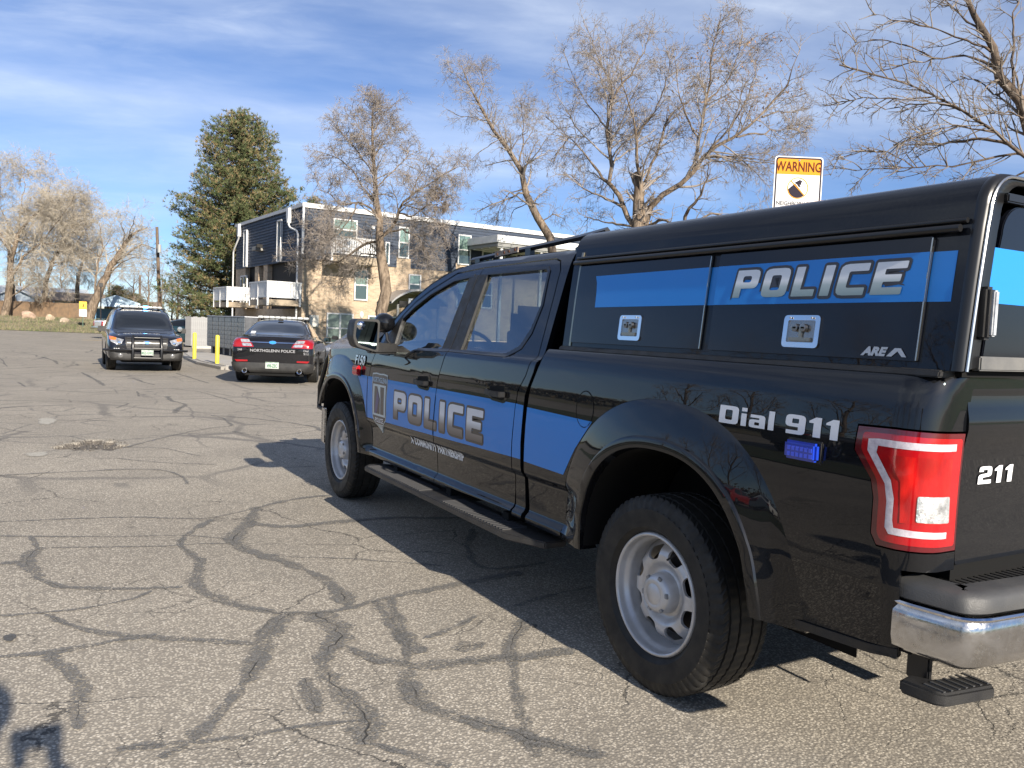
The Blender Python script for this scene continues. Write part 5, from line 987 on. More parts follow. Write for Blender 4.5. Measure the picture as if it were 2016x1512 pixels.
# ------------------------------------------------------------------ other vehicles. local frame: front at +y, origin on the ground mid-length, x to the right
def car_body(st, L, arch, name, mat, parent, sub=2):
    """st: stations (y, zb, zs, W, zbelt, Wb, zroof, Wr, ) from rear to front -> one smooth hull"""
    rows = []
    for (y, zb, W, zm, zbelt, Wb, Wg, zr, Wr) in st:
        pts = [(0, zb), (W*.80, zb), (W*.97, zb+.05), (W, (zb+zm)/2), (W*.995, zm), (Wb, zbelt), (Wg, zbelt+(.02 if zr > zbelt+.12 else .004)), (Wr+(Wg-Wr)*.5, (zbelt+zr)/2+.02), (Wr, zr-.035), (Wr*.78, zr), (0, zr+.018)]
        rows.append([(x, y, z) for x, z in pts])
    K = len(rows[0]); V = []; F = []
    for r in rows:
        V += r+[(-x, y, z) for x, y, z in r[1:-1][::-1]]
    n = 2*K-2
    for i in range(len(rows)-1):
        for k in range(n): F.append((i*n+k, i*n+(k+1) % n, (i+1)*n+(k+1) % n, (i+1)*n+k))
    for base, flip in ((0, True), ((len(rows)-1)*n, False)):
        # cap: quads across between the two halves
        for k in range(K-1):
            a, b = base+k, base+k+1; c, d = base+(n-k-1) % n, base+(n-k) % n
            if k == 0: F.append((base, base+1, base+n-1))
            elif k == K-2: F.append((base+k, base+k+1, base+n-k))
            else: F.append((a, b, c, d))
    me = bpy.data.meshes.new(name); me.from_pydata([tuple(map(float, v)) for v in V], [], F); me.validate()
    ob = bpy.data.objects.new(name, me); COL.objects.link(ob)
    md = ob.modifiers.new('s', 'SUBSURF'); md.levels = sub; md.render_levels = sub
    tmp = []
    for (ay, az, ar) in arch:
        v, f = lathe([(0, -2), (ar, -2), (ar, 2), (0, 2)], 40, 'x')
        for sx in (-1, 1):
            cm = bpy.data.meshes.new('cut'); w = st[len(st)//2][2]
            cm.from_pydata([(sx*(w-.30)+.30*(p[0]/2) if True else 0, p[1]+ay, p[2]+az) for p in v], [], f); b = bmesh.new(); b.from_mesh(cm); bmesh.ops.remove_doubles(b, verts=b.verts[:], dist=1e-5); bmesh.ops.recalc_face_normals(b, faces=b.faces[:])
            for vv in b.verts: vv.co.x = sx*(w-.28) + (.6 if vv.co.x > sx*(w-.30) else 0)*1.0 - (.0 if sx > 0 else 0.32)
            b.to_mesh(cm); b.free(); co = bpy.data.objects.new('cut', cm); COL.objects.link(co); tmp.append(co)
            bo = ob.modifiers.new('b', 'BOOLEAN'); bo.operation = 'DIFFERENCE'; bo.object = co; bo.solver = 'EXACT'
    dg = bpy.context.evaluated_depsgraph_get(); ev = ob.evaluated_get(dg); me2 = bpy.data.meshes.new_from_object(ev); me2.name = name
    for t in tmp: bpy.data.objects.remove(t)
    bpy.data.objects.remove(ob)
    b = bmesh.new(); b.from_mesh(me2)
    bmesh.ops.recalc_face_normals(b, faces=b.faces[:])
    for f_ in b.faces: f_.smooth = True
    for e in b.edges:
        if len(e.link_faces) == 2 and e.calc_face_angle(0) > .8: e.smooth = False
    b.to_mesh(me2); b.free(); o = link(name, me2, mat, parent); bm = bmesh.new(); bm.from_mesh(me2); bv = BVHTree.FromBMesh(bm); bm.free(); return o, bv
def proj_patch(name, loops, bv, axis, sgn, mat, par, off=.006, thick=.02, su=.06, smooth=True, bmesh_in=None):
    """drop a flat outline onto the hull along an axis. axis 'y': outline in (x,z); 'x': (y,z); 'z': (x,y)"""
    bm = bmesh_in or fill2d(loops); xs = [v.co.x for v in bm.verts]; ys = [v.co.y for v in bm.verts]; gridcut(bm, fr(min(xs), max(xs), su), fr(min(ys), max(ys), su)); V = []; Nn = []; ok = True
    bm.verts.index_update()
    for v in bm.verts:
        u, w = v.co.x, v.co.y
        if axis == 'y': o, d = Vector((u, sgn*5, w)), Vector((0, -sgn, 0))
        elif axis == 'x': o, d = Vector((sgn*5, u, w)), Vector((-sgn, 0, 0))
        else: o, d = Vector((u, w, sgn*5)), Vector((0, 0, -sgn))
        h, nn, _, _ = bv.ray_cast(o, d)
        if h is None:
            h, nn, _, _ = bv.find_nearest(o+d*(3.0 if axis == 'y' else 4.2)); 
        if nn.dot(d) > 0: nn = -nn
        V.append(h+nn*off); Nn.append(nn)
    F = [tuple(x.index for x in f_.verts) for f_ in bm.faces]; n0 = len(V)
    fl = 0
    for q in F[:20]: fl += (V[q[1]]-V[q[0]]).cross(V[q[2]]-V[q[0]]).dot(Nn[q[0]])
    if fl < 0: F = [q[::-1] for q in F]
    be = [(e.verts[0].index, e.verts[1].index) for e in bm.edges if len(e.link_faces) == 1]; bm.free()
    VV = [tuple(v) for v in V]+[tuple(v-n_*thick) for v, n_ in zip(V, Nn)]
    me = bpy.data.meshes.new(name); me.from_pydata(VV, [], F+[(a, b, b+n0, a+n0) for a, b in be]); b2 = bmesh.new(); b2.from_mesh(me)
    for f_ in b2.faces: f_.smooth = smooth
    for e in b2.edges:
        if len(e.link_faces) == 2 and e.calc_face_angle(0) > .7: e.smooth = False
    b2.to_mesh(me); b2.free(); return link(name, me, mat, par)
def mir(lp): return [(-p[0], p[1]) for p in lp]
def car_wheel(R, w, rim_r, spokes, mat, name='w'):
    t = tyre_mesh(R, w, rim_r, .003, 40, True)
    v, f = lathe([(rim_r+.008, -w*.43), (rim_r-.006, -w*.40), (rim_r-.02, -w*.2), (rim_r-.03, w*.3)], 40); rim = mk('rim', v, f, mat, None, True)
    sp = MB()
    for k in range(spokes):
        m = Matrix.Rotation(2*PI*k/spokes, 4, 'X'); a = .030 if spokes > 6 else .042
        sp.add([tuple(m @ Vector(p)) for p in ((-w*.40, -a*.8, .04), (-w*.40, a*.8, .04), (-w*.37, a*1.3, rim_r-.005), (-w*.37, -a*1.3, rim_r-.005), (-w*.25, -a*.8, .04), (-w*.25, a*.8, .04), (-w*.25, a*1.3, rim_r-.005), (-w*.25, -a*1.3, rim_r-.005))], [(0, 1, 2, 3), (7, 6, 5, 4), (0, 4, 5, 1), (1, 5, 6, 2), (2, 6, 7, 3), (3, 7, 4, 0)])
    v, f = lathe([(0, -w*.44), (.05, -w*.43), (.065, -w*.38), (.065, -w*.2)], 20); sp.add(v, f)
    s_ = sp.build('spoke_disc', mat, None, bevel=.004); v, f = lathe([(0, -w*.05), (rim_r-.03, -w*.05)], 24); d = mk('brake_disc', v, f, WELL, None)
    for o in (rim, s_, d): COL.objects.unlink(o)
    return t, [rim, s_, d]
def under(par, W, y0, y1, zb, arch):
    MB().box(-W*.62, y0, zb-.06, W*.62, y1, zb+.20).build('underbody', WELL, par)
PSUV = paint_black('suv_black_paint', (.005, .006, .011), .008); PSED = paint_black('sedan_black_paint', (.006, .006, .008), .012)
LENS = textured('clear_headlamp', (.55, .56, .58), (.16, .17, .18), .08, 14, 60, .5, coat=1, metal=.4); AMB = pbr('amber_lens', (.75, .16, .02), .15, 0, 1); REDL = pbr('red_tail_lens', (.27, .006, .010), .2, 0, .5)
CARPL = textured('car_lower_plastic', (.018, .018, .019), (.032, .031, .030), .5, 5, 200, .2)
PLATE = pbr('plate_white', (.40, .43, .40), .6, 0, 0, .1); PLG = pbr('plate_green', (.05, .16, .09), .5); LBAR = textured('lightbar_clear', (.62, .63, .62), (.42, .43, .42), .25, 12, 100, .2, coat=.6)
def plate(par, bv, sgn, x, z, txt, W=.305, H=.152, y=None):
    h, nn, _, _ = bv.ray_cast(Vector((x, sgn*5, z)), Vector((0, -sgn, 0))); yy = (h.y+sgn*.028 if y is None else y)+sgn*.012
    p = MB().box(x-W/2, yy, z-H/2, x+W/2, yy+sgn*.006, z+H/2).build('number_plate', PLATE, par, bevel=.002)
    hills = [(x-W/2+.006, z+.056), (x-.08, z+.066), (x-.03, z+.058), (x+.03, z+.069), (x+.09, z+.059), (x+W/2-.006, z+.066), (x+W/2-.006, z+H/2-.005), (x-W/2+.006, z+H/2-.005)]
    MB().prism(hills, yy+sgn*.006, yy+sgn*.008, 'y').build('plate_band', PLG, p)
    bm = text2d(txt, .105, .0030, 0, 'CENTER', .60*(-1 if sgn > 0 else 1), 1.0)
    V = [(v.co.x+x, yy+sgn*.0085, v.co.y+z-.016) for v in bm.verts]; bm.verts.index_update(); F = [tuple(q.index for q in f_.verts) for f_ in bm.faces]; bm.free(); mk('plate_lettering', V, F, PLG, p)
def flat_text(name, s, bv, sgn, x, z, size, mat, par, bold=.001, sx=1.0, off=.007, shear=0):
    bm = text2d(s, size, bold, shear, 'CENTER', sx*(-1 if sgn > 0 else 1))
    for v in bm.verts: v.co.x += x; v.co.y += z
    return proj_patch(name, None, bv, 'y', sgn, mat, par, off, 0.0, .15, True, bm)
def lightbar(par, y, z, W, lit=None):
    b = MB().box(-W/2, y-.13, z+.035, W/2, y+.13, z+.055).build('lightbar', PLASTIC, par, bevel=.008)
    n = 9
    for k in range(n):
        x0 = -W/2+.012+k*(W-.024)/n; MB().box(x0, y-.135, z+.056, x0+(W-.024)/n-.008, y+.135, z+.108).build('lightbar_lens', LBAR if k != lit else pbr('lit_blue_flasher', (.05, .2, 1), .2, emis=(.10, .42, 1.0), es=26), b, bevel=.012)
    for s_ in (-1, 1): MB().box(s_*W*.42-.03, y-.05, z-.03, s_*W*.42+.03, y+.05, z+.036).build('lightbar_foot', PLASTIC, b)
def mirrors(par, x, y, z, mat, w=.19, h=.13):
    for sx in (-1, 1):
        MB().prism(rnd([(-w/2, -h/2), (w/2, -h/2), (w/2*.9, h/2), (-w/2*.95, h/2)], .03, 3), y-.05, y+.06, 'y').build('door_mirror', mat, par, bevel=.02).location = (sx*(x+.12), 0, z)
        MB().box(sx*(x+.12)-w/2+.015, y-.055, z-h/2+.018, sx*(x+.12)+w/2-.015, y-.051, z+h/2-.018).build('mirror_glass', MATS['mirror_glass'], par)
        MB().box(sx*(x-.05)-.06, y-.03, z-.06, sx*(x-.05)+.06, y+.03, z-.02).build('mirror_arm', mat, par, bevel=.01)
# ---- oncoming police SUV (front seen)
def suv(loc, rz):
    r = thing('police_suv', 'black police sport utility facing the camera with push bar and a lit blue flasher', 'police car', loc, rz)
    st = [(-2.46, .42, .86, .80, 1.06, .84, .80, 1.12, .72), (-2.44, .34, .96, .82, 1.10, .94, .89, 1.50, .74), (-2.30, .30, .99, .85, 1.13, .965, .93, 1.70, .73), (-1.6, .26, 1.0, .87, 1.13, .975, .93, 1.775, .74), (-.6, .25, 1.0, .87, 1.11, .975, .93, 1.79, .74),
          (.20, .25, 1.0, .86, 1.09, .97, .92, 1.755, .735), (.62, .25, 1.0, .86, 1.08, .97, .90, 1.62, .72), (1.05, .25, 1.0, .86, 1.07, .965, .88, 1.33, .75), (1.34, .25, 1.0, .86, 1.07, .96, .88, 1.125, .74), (1.85, .27, 1.0, .86, 1.035, .945, .87, 1.09, .70), (2.20, .30, .99, .83, .98, .92, .85, 1.04, .66), (2.40, .31, .95, .79, .92, .88, .80, .965, .62), (2.49, .33, .88, .66, .80, .84, .74, .84, .60), (2.50, .40, .80, .58, .72, .76, .66, .745, .55)]
    body, bv = car_body(st, 5.0, [(1.50, .38, .43), (-1.36, .38, .43)], 'body', PSUV, r)
    for x, y in ((-.86, 1.50), (.86, 1.50), (-.86, -1.36), (.86, -1.36)): place_wheel(r, CW1, x, y, .375, x > 0)
    under(r, 1.0, -2.3, 2.3, .32, None)
    wsh = rnd([(-.72, 1.15), (.72, 1.15), (.66, 1.68), (-.66, 1.68)], .06); proj_patch('windscreen', [wsh], bv, 'y', 1, GLASS_D, r, .006, .01)
    for s_ in (-1, 1):
        lw_ = [(1.02, 1.13), (.45, 1.62), (-.35, 1.70), (-.35, 1.14)]; proj_patch('side_window', [rnd(lw_, .03)], bv, 'x', s_, GLASS_D, r, .006, .01)
        proj_patch('side_window', [rnd([(-.42, 1.14), (-.42, 1.70), (-1.20, 1.69), (-1.20, 1.15)], .03)], bv, 'x', s_, GLASS_D, r, .006, .01)
        proj_patch('side_window', [rnd([(-1.27, 1.15), (-1.27, 1.68), (-2.0, 1.60), (-2.1, 1.2)], .05)], bv, 'x', s_, GLASS_D, r, .006, .01)
        q = (lambda lp: lp if s_ > 0 else mir(lp))
        hl = proj_patch('headlight', [rnd(q([(.58, .88), (.92, .965), (.90, .83), (.74, .74), (.64, .78)]), .02)], bv, 'y', 1, LENS, r, .012, .03, .04)
        proj_patch('turn_signal', [rnd(q([(.76, .925), (.93, .968), (.915, .88), (.78, .86)]), .015)], bv, 'y', 1, AMB, hl, .016, .01, .04)
        v, f = lathe([(0, .02), (.045, .015), (.055, -.01), (.06, -.02)], 20, 'y'); h_, _, _, _ = bv.ray_cast(Vector((s_*.72, 5, .80)), Vector((0, -1, 0))); pl_ = MB().add(v, f).build('projector_lens', CHROME, hl, smooth=True); pl_.location = (s_*.70, h_.y+.01, .79)
        v, f = lathe([(0, .012), (.05, .01), (.065, .0), (.075, -.02)], 20, 'y'); fg = MB().add(v, f).build('fog_lamp', pbr('fog_lens', (.12, .12, .12), .2, 0, 1), r, smooth=True); h_, _, _, _ = bv.ray_cast(Vector((s_*.66, 5, .45)), Vector((0, -1, 0))); fg.location = (s_*.66, h_.y+.03, .455)
        flat_text('unit_number', '227', bv, 1, s_*.76, .615, .085, WHITE, r, .002, 1.15, .012)
    proj_patch('lower_bumper', [rnd([(-.90, .34), (.90, .34), (.92, .55), (.55, .56), (.50, .50), (-.50, .50), (-.55, .56), (-.92, .55)], .03)], bv, 'y', 1, CARPL, r, .022, .04)
    gr = proj_patch('grille', [rnd([(-.50, .60), (.50, .60), (.56, .96), (-.56, .96)], .03)], bv, 'y', 1, PLASTIC, r, .008, .02)
    for z in (.66, .73, .80, .87, .93): proj_patch('grille_bar', [rect(-.50, z-.014, .50, z+.014)], bv, 'y', 1, pbr('dark_grille', (.035, .035, .038), .35), gr, .022, .016)
    em = proj_patch('badge', [ell(0, .81, .085, .038, 24)], bv, 'y', 1, CHROME, gr, .034, .015, .05); proj_patch('badge_field', [ell(0, .81, .075, .030, 24)], bv, 'y', 1, BLUE, gr, .036, .004, .05)
    g = MB()
    for s_ in (-1, 1):
        g.tube([(s_*.36, 2.66, .36), (s_*.365, 2.68, .60), (s_*.36, 2.60, .90), (s_*.35, 2.52, 1.00)], .040, 10)
        g.tube([(s_*.36, 2.66, .62), (s_*.75, 2.62, .61), (s_*1.02, 2.42, .60), (s_*1.06, 2.30, .60)], .034, 10)
    for z, y in ((.40, 2.67), (.66, 2.67), (.95, 2.56)): g.tube([(-.36, y, z), (.36, y, z)], .024, 10)
    g.build('push_bar', PLASTIC_S, r, smooth=True)
    plate(r, bv, 1, 0, .55, 'MSZ-GWG', y=2.66)
    lightbar(r, -.05, 1.745, 1.18, 3); mirrors(r, .96, .86, 1.15, PLASTIC, .22, .15)
    v, f = lathe([(0, .05), (.07, .045), (.08, .02), (.06, -.05), (0, -.07)], 20, 'y'); sl = MB().add(v, f).build('spotlight', pbr('spotlight_lens', (.4, .4, .38), .12, .7), r, smooth=True); sl.location = (-1.00, 1.02, 1.20)
    for s_ in (-1, 1): MB().tube([(s_*.66, .2, 1.74), (s_*.70, -.2, 1.785), (s_*.70, -1.7, 1.785), (s_*.67, -2.0, 1.72)], .018, 6).build('roof_rail', PLASTIC, r, smooth=True)
    MB().tube([(-.45, 1.36, 1.155), (.25, 1.24, 1.19)], .008, 5).tube([(.45, 1.36, 1.155), (-.1, 1.22, 1.19)], .008, 5).build('wiper', PLASTIC, r)
    return r
CW1 = car_wheel(.375, .245, .235, 8, textured('grey_steel_rim', (.12, .12, .12), (.06, .06, .06), .5, 9, 90, .1, metal=.4)); CW2 = car_wheel(.36, .245, .24, 9, MATS['grey_steel_rim']); CW3 = car_wheel(.325, .215, .215, 5, pbr('alloy_silver', (.62, .62, .63), .25, .7))
suv((-.72, 22.6, 0), math.radians(180-1.5)).scale = (.92, .92, .92)
# ---- police sedan (rear seen)
def sedan(loc, rz):
    r = thing('police_sedan', 'black police saloon seen from behind with red tail lamps and lettering across the boot', 'police car', loc, rz)
    st = [(-2.57, .40, .78, .70, .80, .74, .66, .83, .58), (-2.56, .30, .88, .78, .93, .84, .76, 1.00, .66), (-2.46, .26, .945, .82, 1.02, .90, .80, 1.10, .68), (-2.15, .23, .965, .83, 1.05, .915, .82, 1.125, .70), (-1.86, .22, .97, .83, 1.055, .92, .84, 1.15, .70), (-1.45, .21, .97, .83, 1.05, .925, .85, 1.34, .64), (-1.0, .21, .97, .83, 1.04, .93, .86, 1.475, .60),
          (-.4, .21, .97, .83, 1.02, .93, .86, 1.525, .60), (.25, .21, .97, .83, 1.01, .93, .86, 1.50, .60), (.72, .21, .97, .83, .99, .925, .84, 1.36, .62), (1.15, .21, .97, .82, .98, .92, .82, 1.13, .66), (1.5, .22, .97, .81, .95, .91, .82, 1.01, .68), (2.0, .23, .96, .79, .90, .89, .80, .95, .66), (2.38, .26, .93, .72, .82, .84, .74, .86, .60), (2.56, .30, .82, .60, .70, .74, .64, .73, .52)]
    body, bv = car_body(st, 5.15, [(1.45, .36, .41), (-1.42, .36, .41)], 'body', PSED, r)
    for x, y in ((-.845, 1.45), (.845, 1.45), (-.845, -1.42), (.845, -1.42)): place_wheel(r, CW2, x, y, .36, x > 0)
    under(r, .97, -2.35, 2.3, .28, None)
    proj_patch('rear_window', [rnd([(-.66, 1.13), (.66, 1.13), (.56, 1.43), (-.56, 1.43)], .06)], bv, 'y', -1, GLASS_D, r, .006, .008)
    proj_patch('windscreen', [rnd([(-.66, 1.08), (.66, 1.08), (.56, 1.43), (-.56, 1.43)], .06)], bv, 'y', 1, GLASS_D, r, .006, .008)
    for s_ in (-1, 1):
        proj_patch('side_window', [rnd([(.95, 1.06), (.35, 1.41), (-.33, 1.45), (-.33, 1.08)], .03)], bv, 'x', s_, GLASS_D, r, .006, .01)
        proj_patch('side_window', [rnd([(-.40, 1.08), (-.40, 1.45), (-1.05, 1.40), (-1.55, 1.20), (-1.5, 1.12)], .04)], bv, 'x', s_, GLASS_D, r, .006, .01)
        q = (lambda lp: lp if s_ > 0 else mir(lp))
        tl = proj_patch('tail_lamp', [rnd(q([(.42, .855), (.90, .845), (.915, .98), (.87, 1.045), (.56, 1.030), (.48, .95)]), .02)], bv, 'y', -1, REDL, r, .012, .03, .04)
        for z0, z1, x0, x1 in ((.955, 1.015, .50, .73), (.875, .935, .46, .70)): proj_patch('clear_lens', [rnd(q([(x0, z0), (x1-.03, z0), (x1, z1), (x0+.04, z1)]), .01)], bv, 'y', -1, LENS, tl, .017, .006, .04)
        proj_patch('reflector', [rnd(q([(.55, .525), (.80, .515), (.84, .56), (.56, .56)]), .012)], bv, 'y', -1, REDL, r, .030, .02, .05)
        v, f = lathe([(.040, -.06), (.055, -.07), (.062, -.06), (.062, .10), (.045, .10), (.040, .02)], 20, 'y', True); ex = MB().add(v, f).build('exhaust_tip', CHROME, r, smooth=True); ex.location = (s_*.62, -2.56, .315); v, f = lathe([(0, -.02), (.044, -.02)], 16, 'y'); MB().add(v, f).build('exhaust_bore', WELL, ex)
    proj_patch('lower_bumper', [rnd([(-.90, .29), (-.74, .27), (-.70, .34), (-.54, .34), (-.50, .27), (.50, .27), (.54, .34), (.70, .34), (.74, .27), (.90, .29), (.93, .50), (-.93, .50)], .02)], bv, 'y', -1, CARPL, r, .020, .05)
    proj_patch('chrome_strip', [rect(-.60, .955, .60, .972)], bv, 'y', -1, CHROME, r, .016, .02); proj_patch('badge', [ell(0, .963, .088, .038, 24)], bv, 'y', -1, CHROME, r, .026, .02, .05); proj_patch('badge_field', [ell(0, .963, .078, .030, 24)], bv, 'y', -1, BLUE, r, .028, .004, .05)
    for z, x0, x1 in ((1.085, -.70, .70), (.715, -.55, .55)): proj_patch('boot_seam', [rect(x0, z-.004, x1, z+.004)], bv, 'y', -1, WELL, r, .003, .0, .08)
    for s_ in (-1, 1): proj_patch('boot_seam', [[(s_*.553, .715), (s_*.545, .715), (s_*.66, .86), (s_*.668, .86)]], bv, 'y', -1, WELL, r, .003, 0, .05)
    flat_text('police_lettering', 'NORTHGLENN POLICE', bv, -1, 0, .775, .088, pbr('dull_white_vinyl', (.24, .24, .25), .5), r, .002, 1.12, .006)
    flat_text('unit_number', '248', bv, -1, -.74, .785, .06, MATS['dull_white_vinyl'], r, .001, 1.15, .006); flat_text('dial_lettering', 'Dial', bv, -1, .76, .795, .065, MATS['dull_white_vinyl'], r, .001, 1.1, .006); flat_text('dial_lettering', '911', bv, -1, .765, .722, .07, MATS['dull_white_vinyl'], r, .001, 1.2, .006)
    plate(r, bv, -1, 0, .445, '498-ZEC'); lightbar(r, -.35, 1.475, 1.30); mirrors(r, .93, .80, 1.02, PLASTIC, .20, .13)
    MB().box(-.07, -1.10, 1.47, .07, -1.02, 1.515).build('roof_antenna', PLASTIC, r, bevel=.015); proj_patch('window_decal', [rect(-.50, 1.385, -.36, 1.435)] and [rect(-.60, 1.145, -.49, 1.20)], bv, 'y', -1, WHITE, r, .010, 0, .1)
    MB().box(-.7, -2.50, .20, .7, -2.3, .25).box(-.3, -2.3, .17, .3, -1.2, .22).build('rear_diffuser', WELL, r)
    return r
sedan((1.36+2.57*math.sin(math.radians(20.5)), 16.1+2.57*math.cos(math.radians(20.5)), 0), math.radians(-20.5)).scale = (.96, .96, .98)
# ---- civilian cars
def simple_car(name, label, loc, rz, paint, H=1.45, pickup=False, group=None, wheel=None, cat='car'):
    r = thing(name, label, cat, loc, rz, group); k = H/1.45
    if pickup:
        st = [(-2.75, .55, .86, .80, .92, .88, .86, .96, .84), (-2.72, .48, .96, .84, 1.05, .93, .90, 1.10, .88), (-2.4, .46, .98, .85, 1.06, .94, .90, 1.11, .88), (-.75, .46, .98, .85, 1.06, .94, .90, 1.11, .88), (-.66, .46, .98, .85, 1.07, .94, .90, 1.62, .74), (-.2, .46, .98, .85, 1.07, .94, .90, 1.78, .72), (.7, .46, .98, .85, 1.06, .94, .90, 1.76, .72), (1.25, .46, .98, .85, 1.06, .93, .86, 1.20, .72), (2.1, .46, .98, .83, 1.02, .92, .85, 1.10, .70), (2.6, .46, .94, .78, .94, .86, .80, 1.0, .66), (2.72, .5, .86, .70, .84, .8, .74, .88, .6)]; ar = [(1.75, .38, .45), (-1.75, .38, .45)]; R = .375; W = CW1
    else:
        st = [(-2.30, .38, .74, .66, .76, .70, .64, .80, .56), (-2.28, .30, .84, .76, .90, .80, .74, .98, .62), (-2.0, .24, .89, .80, .96, .85, .77, 1.05, .64), (-1.55, .21, .90, .80, .97, .86, .80, 1.16*k, .62), (-.9, .20, .90, .80, .96, .87, .81, 1.40*k, .56), (-.2, .20, .90, .80, .95, .87, .81, 1.44*k, .56), (.45, .20, .90, .80, .94, .865, .79, 1.32*k, .58), (1.05, .21, .90, .79, .92, .86, .78, 1.02, .62), (1.6, .22, .895, .76, .86, .84, .76, .92, .62), (2.0, .24, .86, .70, .78, .79, .70, .82, .56), (2.27, .28, .74, .56, .66, .66, .58, .68, .48)]; ar = [(1.38, .33, .375), (-1.32, .33, .375)]; R = .325; W = CW3
    body, bv = car_body(st, 4.6, ar, 'body', paint, r)
    for sx in (-1, 1):
        for y, _, _ in ar: place_wheel(r, wheel or W, sx*(.86 if pickup else .79), y, R, sx > 0)
    under(r, .9, st[0][0]+.2, st[-1][0]-.2, st[3][1]+.07, None)
    if pickup:
        proj_patch('windscreen', [rnd([(-.68, 1.26), (.68, 1.26), (.62, 1.70), (-.62, 1.70)], .05)], bv, 'y', 1, GLASS_D, r, .006, .008)
        for s_ in (-1, 1):
            proj_patch('side_window', [rnd([(.85, 1.13), (.6, 1.66), (-.45, 1.68), (-.50, 1.14)], .04)], bv, 'x', s_, GLASS_D, r, .006, .01)
            q = (lambda lp: lp if s_ > 0 else mir(lp)); proj_patch('tail_lamp', [rnd(q([(.76, .74), (.93, .74), (.93, 1.03), (.76, 1.03)]), .02)], bv, 'y', -1, REDL, r, .012, .03); proj_patch('headlight', [rnd(q([(.62, .80), (.88, .80), (.88, .94), (.62, .96)]), .02)], bv, 'y', 1, LENS, r, .012, .03)
        MB().prism([(-.98, -2.62), (-.98, -2.80), (-.90, -2.88), (.90, -2.88), (.98, -2.80), (.98, -2.62)], .50, .68, 'z').build('rear_bumper', CHROME, r, bevel=.02); proj_patch('tailgate_seam', [rect(-.74, .72, -.732, 1.04), rect(.732, .72, .74, 1.04)], bv, 'y', -1, WELL, r, .004, 0)
        MB().box(-.80, -2.62, .98, .80, -.80, 1.135).build('bed_cavity', WELL, r)
    else:
        proj_patch('windscreen', [rnd([(-.62, 1.0), (.62, 1.0), (.50, 1.33*k), (-.50, 1.33*k)], .05)], bv, 'y', 1, GLASS_D, r, .006, .008); proj_patch('rear_window', [rnd([(-.60, 1.05), (.60, 1.05), (.50, 1.32*k), (-.50, 1.32*k)], .05)], bv, 'y', -1, GLASS_D, r, .006, .008)
        for s_ in (-1, 1):
            proj_patch('side_window', [rnd([(.80, 1.0), (.25, 1.31*k), (-.28, 1.36*k), (-.28, 1.0)], .03)], bv, 'x', s_, GLASS_D, r, .006, .01); proj_patch('side_window', [rnd([(-.34, 1.0), (-.34, 1.36*k), (-.95, 1.32*k), (-1.35, 1.10), (-1.3, 1.02)], .03)], bv, 'x', s_, GLASS_D, r, .006, .01)
            q = (lambda lp: lp if s_ > 0 else mir(lp)); hl = proj_patch('headlight', [rnd(q([(.42, .62), (.78, .66), (.84, .76), (.60, .745)]), .02)], bv, 'y', 1, LENS, r, .010, .03, .05); proj_patch('tail_lamp', [rnd(q([(.46, .74), (.80, .74), (.82, .90), (.50, .92)]), .02)], bv, 'y', -1, REDL, r, .010, .03, .05)
            proj_patch('turn_signal', [rnd([(2.02, .66), (1.80, .72), (1.82, .77), (2.04, .73)], .01)], bv, 'x', s_, AMB, r, .010, .02, .05)
            proj_patch('door_seam', [rect(.80, .30, .806, .98), rect(-.312, .26, -.306, .98)], bv, 'x', s_, WELL, r, .003, 0, .1)
            h_, _, _, _ = bv.ray_cast(Vector((s_*5, .0, .84)), Vector((-s_, 0, 0)))
            for y in (-.16, -.98): MB().box(h_.x-.012, y-.09, .835, h_.x+.012*1, y+.09, .860).build('door_handle', paint, r, bevel=.006)
        proj_patch('grille', [rnd([(-.36, .50), (.36, .50), (.40, .62), (-.40, .62)], .03)], bv, 'y', 1, PLASTIC, r, .010, .02); proj_patch('lower_grille', [rnd([(-.50, .28), (.50, .28), (.46, .42), (-.46, .42)], .03)], bv, 'y', 1, PLASTIC, r, .010, .02)
        mirrors(r, .86, .70, 1.0, PLASTIC, .18, .12)
    return r
simple_car('parked_car', 'dark teal saloon with bright alloy wheels nosing out behind the oncoming police car', (3.75, 41.6, 0), math.radians(-108), pbr('dark_teal_paint', (.010, .032, .042), .25, .3, 1), 1.42)
simple_car('silver_car', 'silver grey car parked between the police saloon and the big pickup', (5.85, 21.9, 0), math.radians(142), textured('silver_car_paint', (.20, .205, .215), (.17, .17, .18), .3, 5, 50, .02, coat=1, metal=.5), 1.5)
simple_car('white_pickup', 'white pickup truck half hidden behind the oncoming police car', (2.45, 53.2, 0), math.radians(-78), pbr('white_paint', (.70, .70, .68), .3, 0, .8), pickup=True, cat='pickup truck')
# parked beyond the left edge of the frame, mirrored in the pickup's flank
simple_car('parked_car', 'white car parked across the lot, mirrored in the pickup side', (-17.5, 5.5, 0), math.radians(95), MATS['white_paint'], 1.5)
simple_car('parked_car', 'red car parked across the lot, mirrored beside the fuel door', (-17.8, 9.0, 0), math.radians(93), pbr('red_paint', (.35, .015, .012), .3, 0, 1), 1.45)
simple_car('parked_car', 'dark grey car parked across the lot, last mirrored in the doors', (-18.0, 12.3, 0), math.radians(92), pbr('grey_paint', (.05, .05, .055), .3, .4, 1), 1.5)
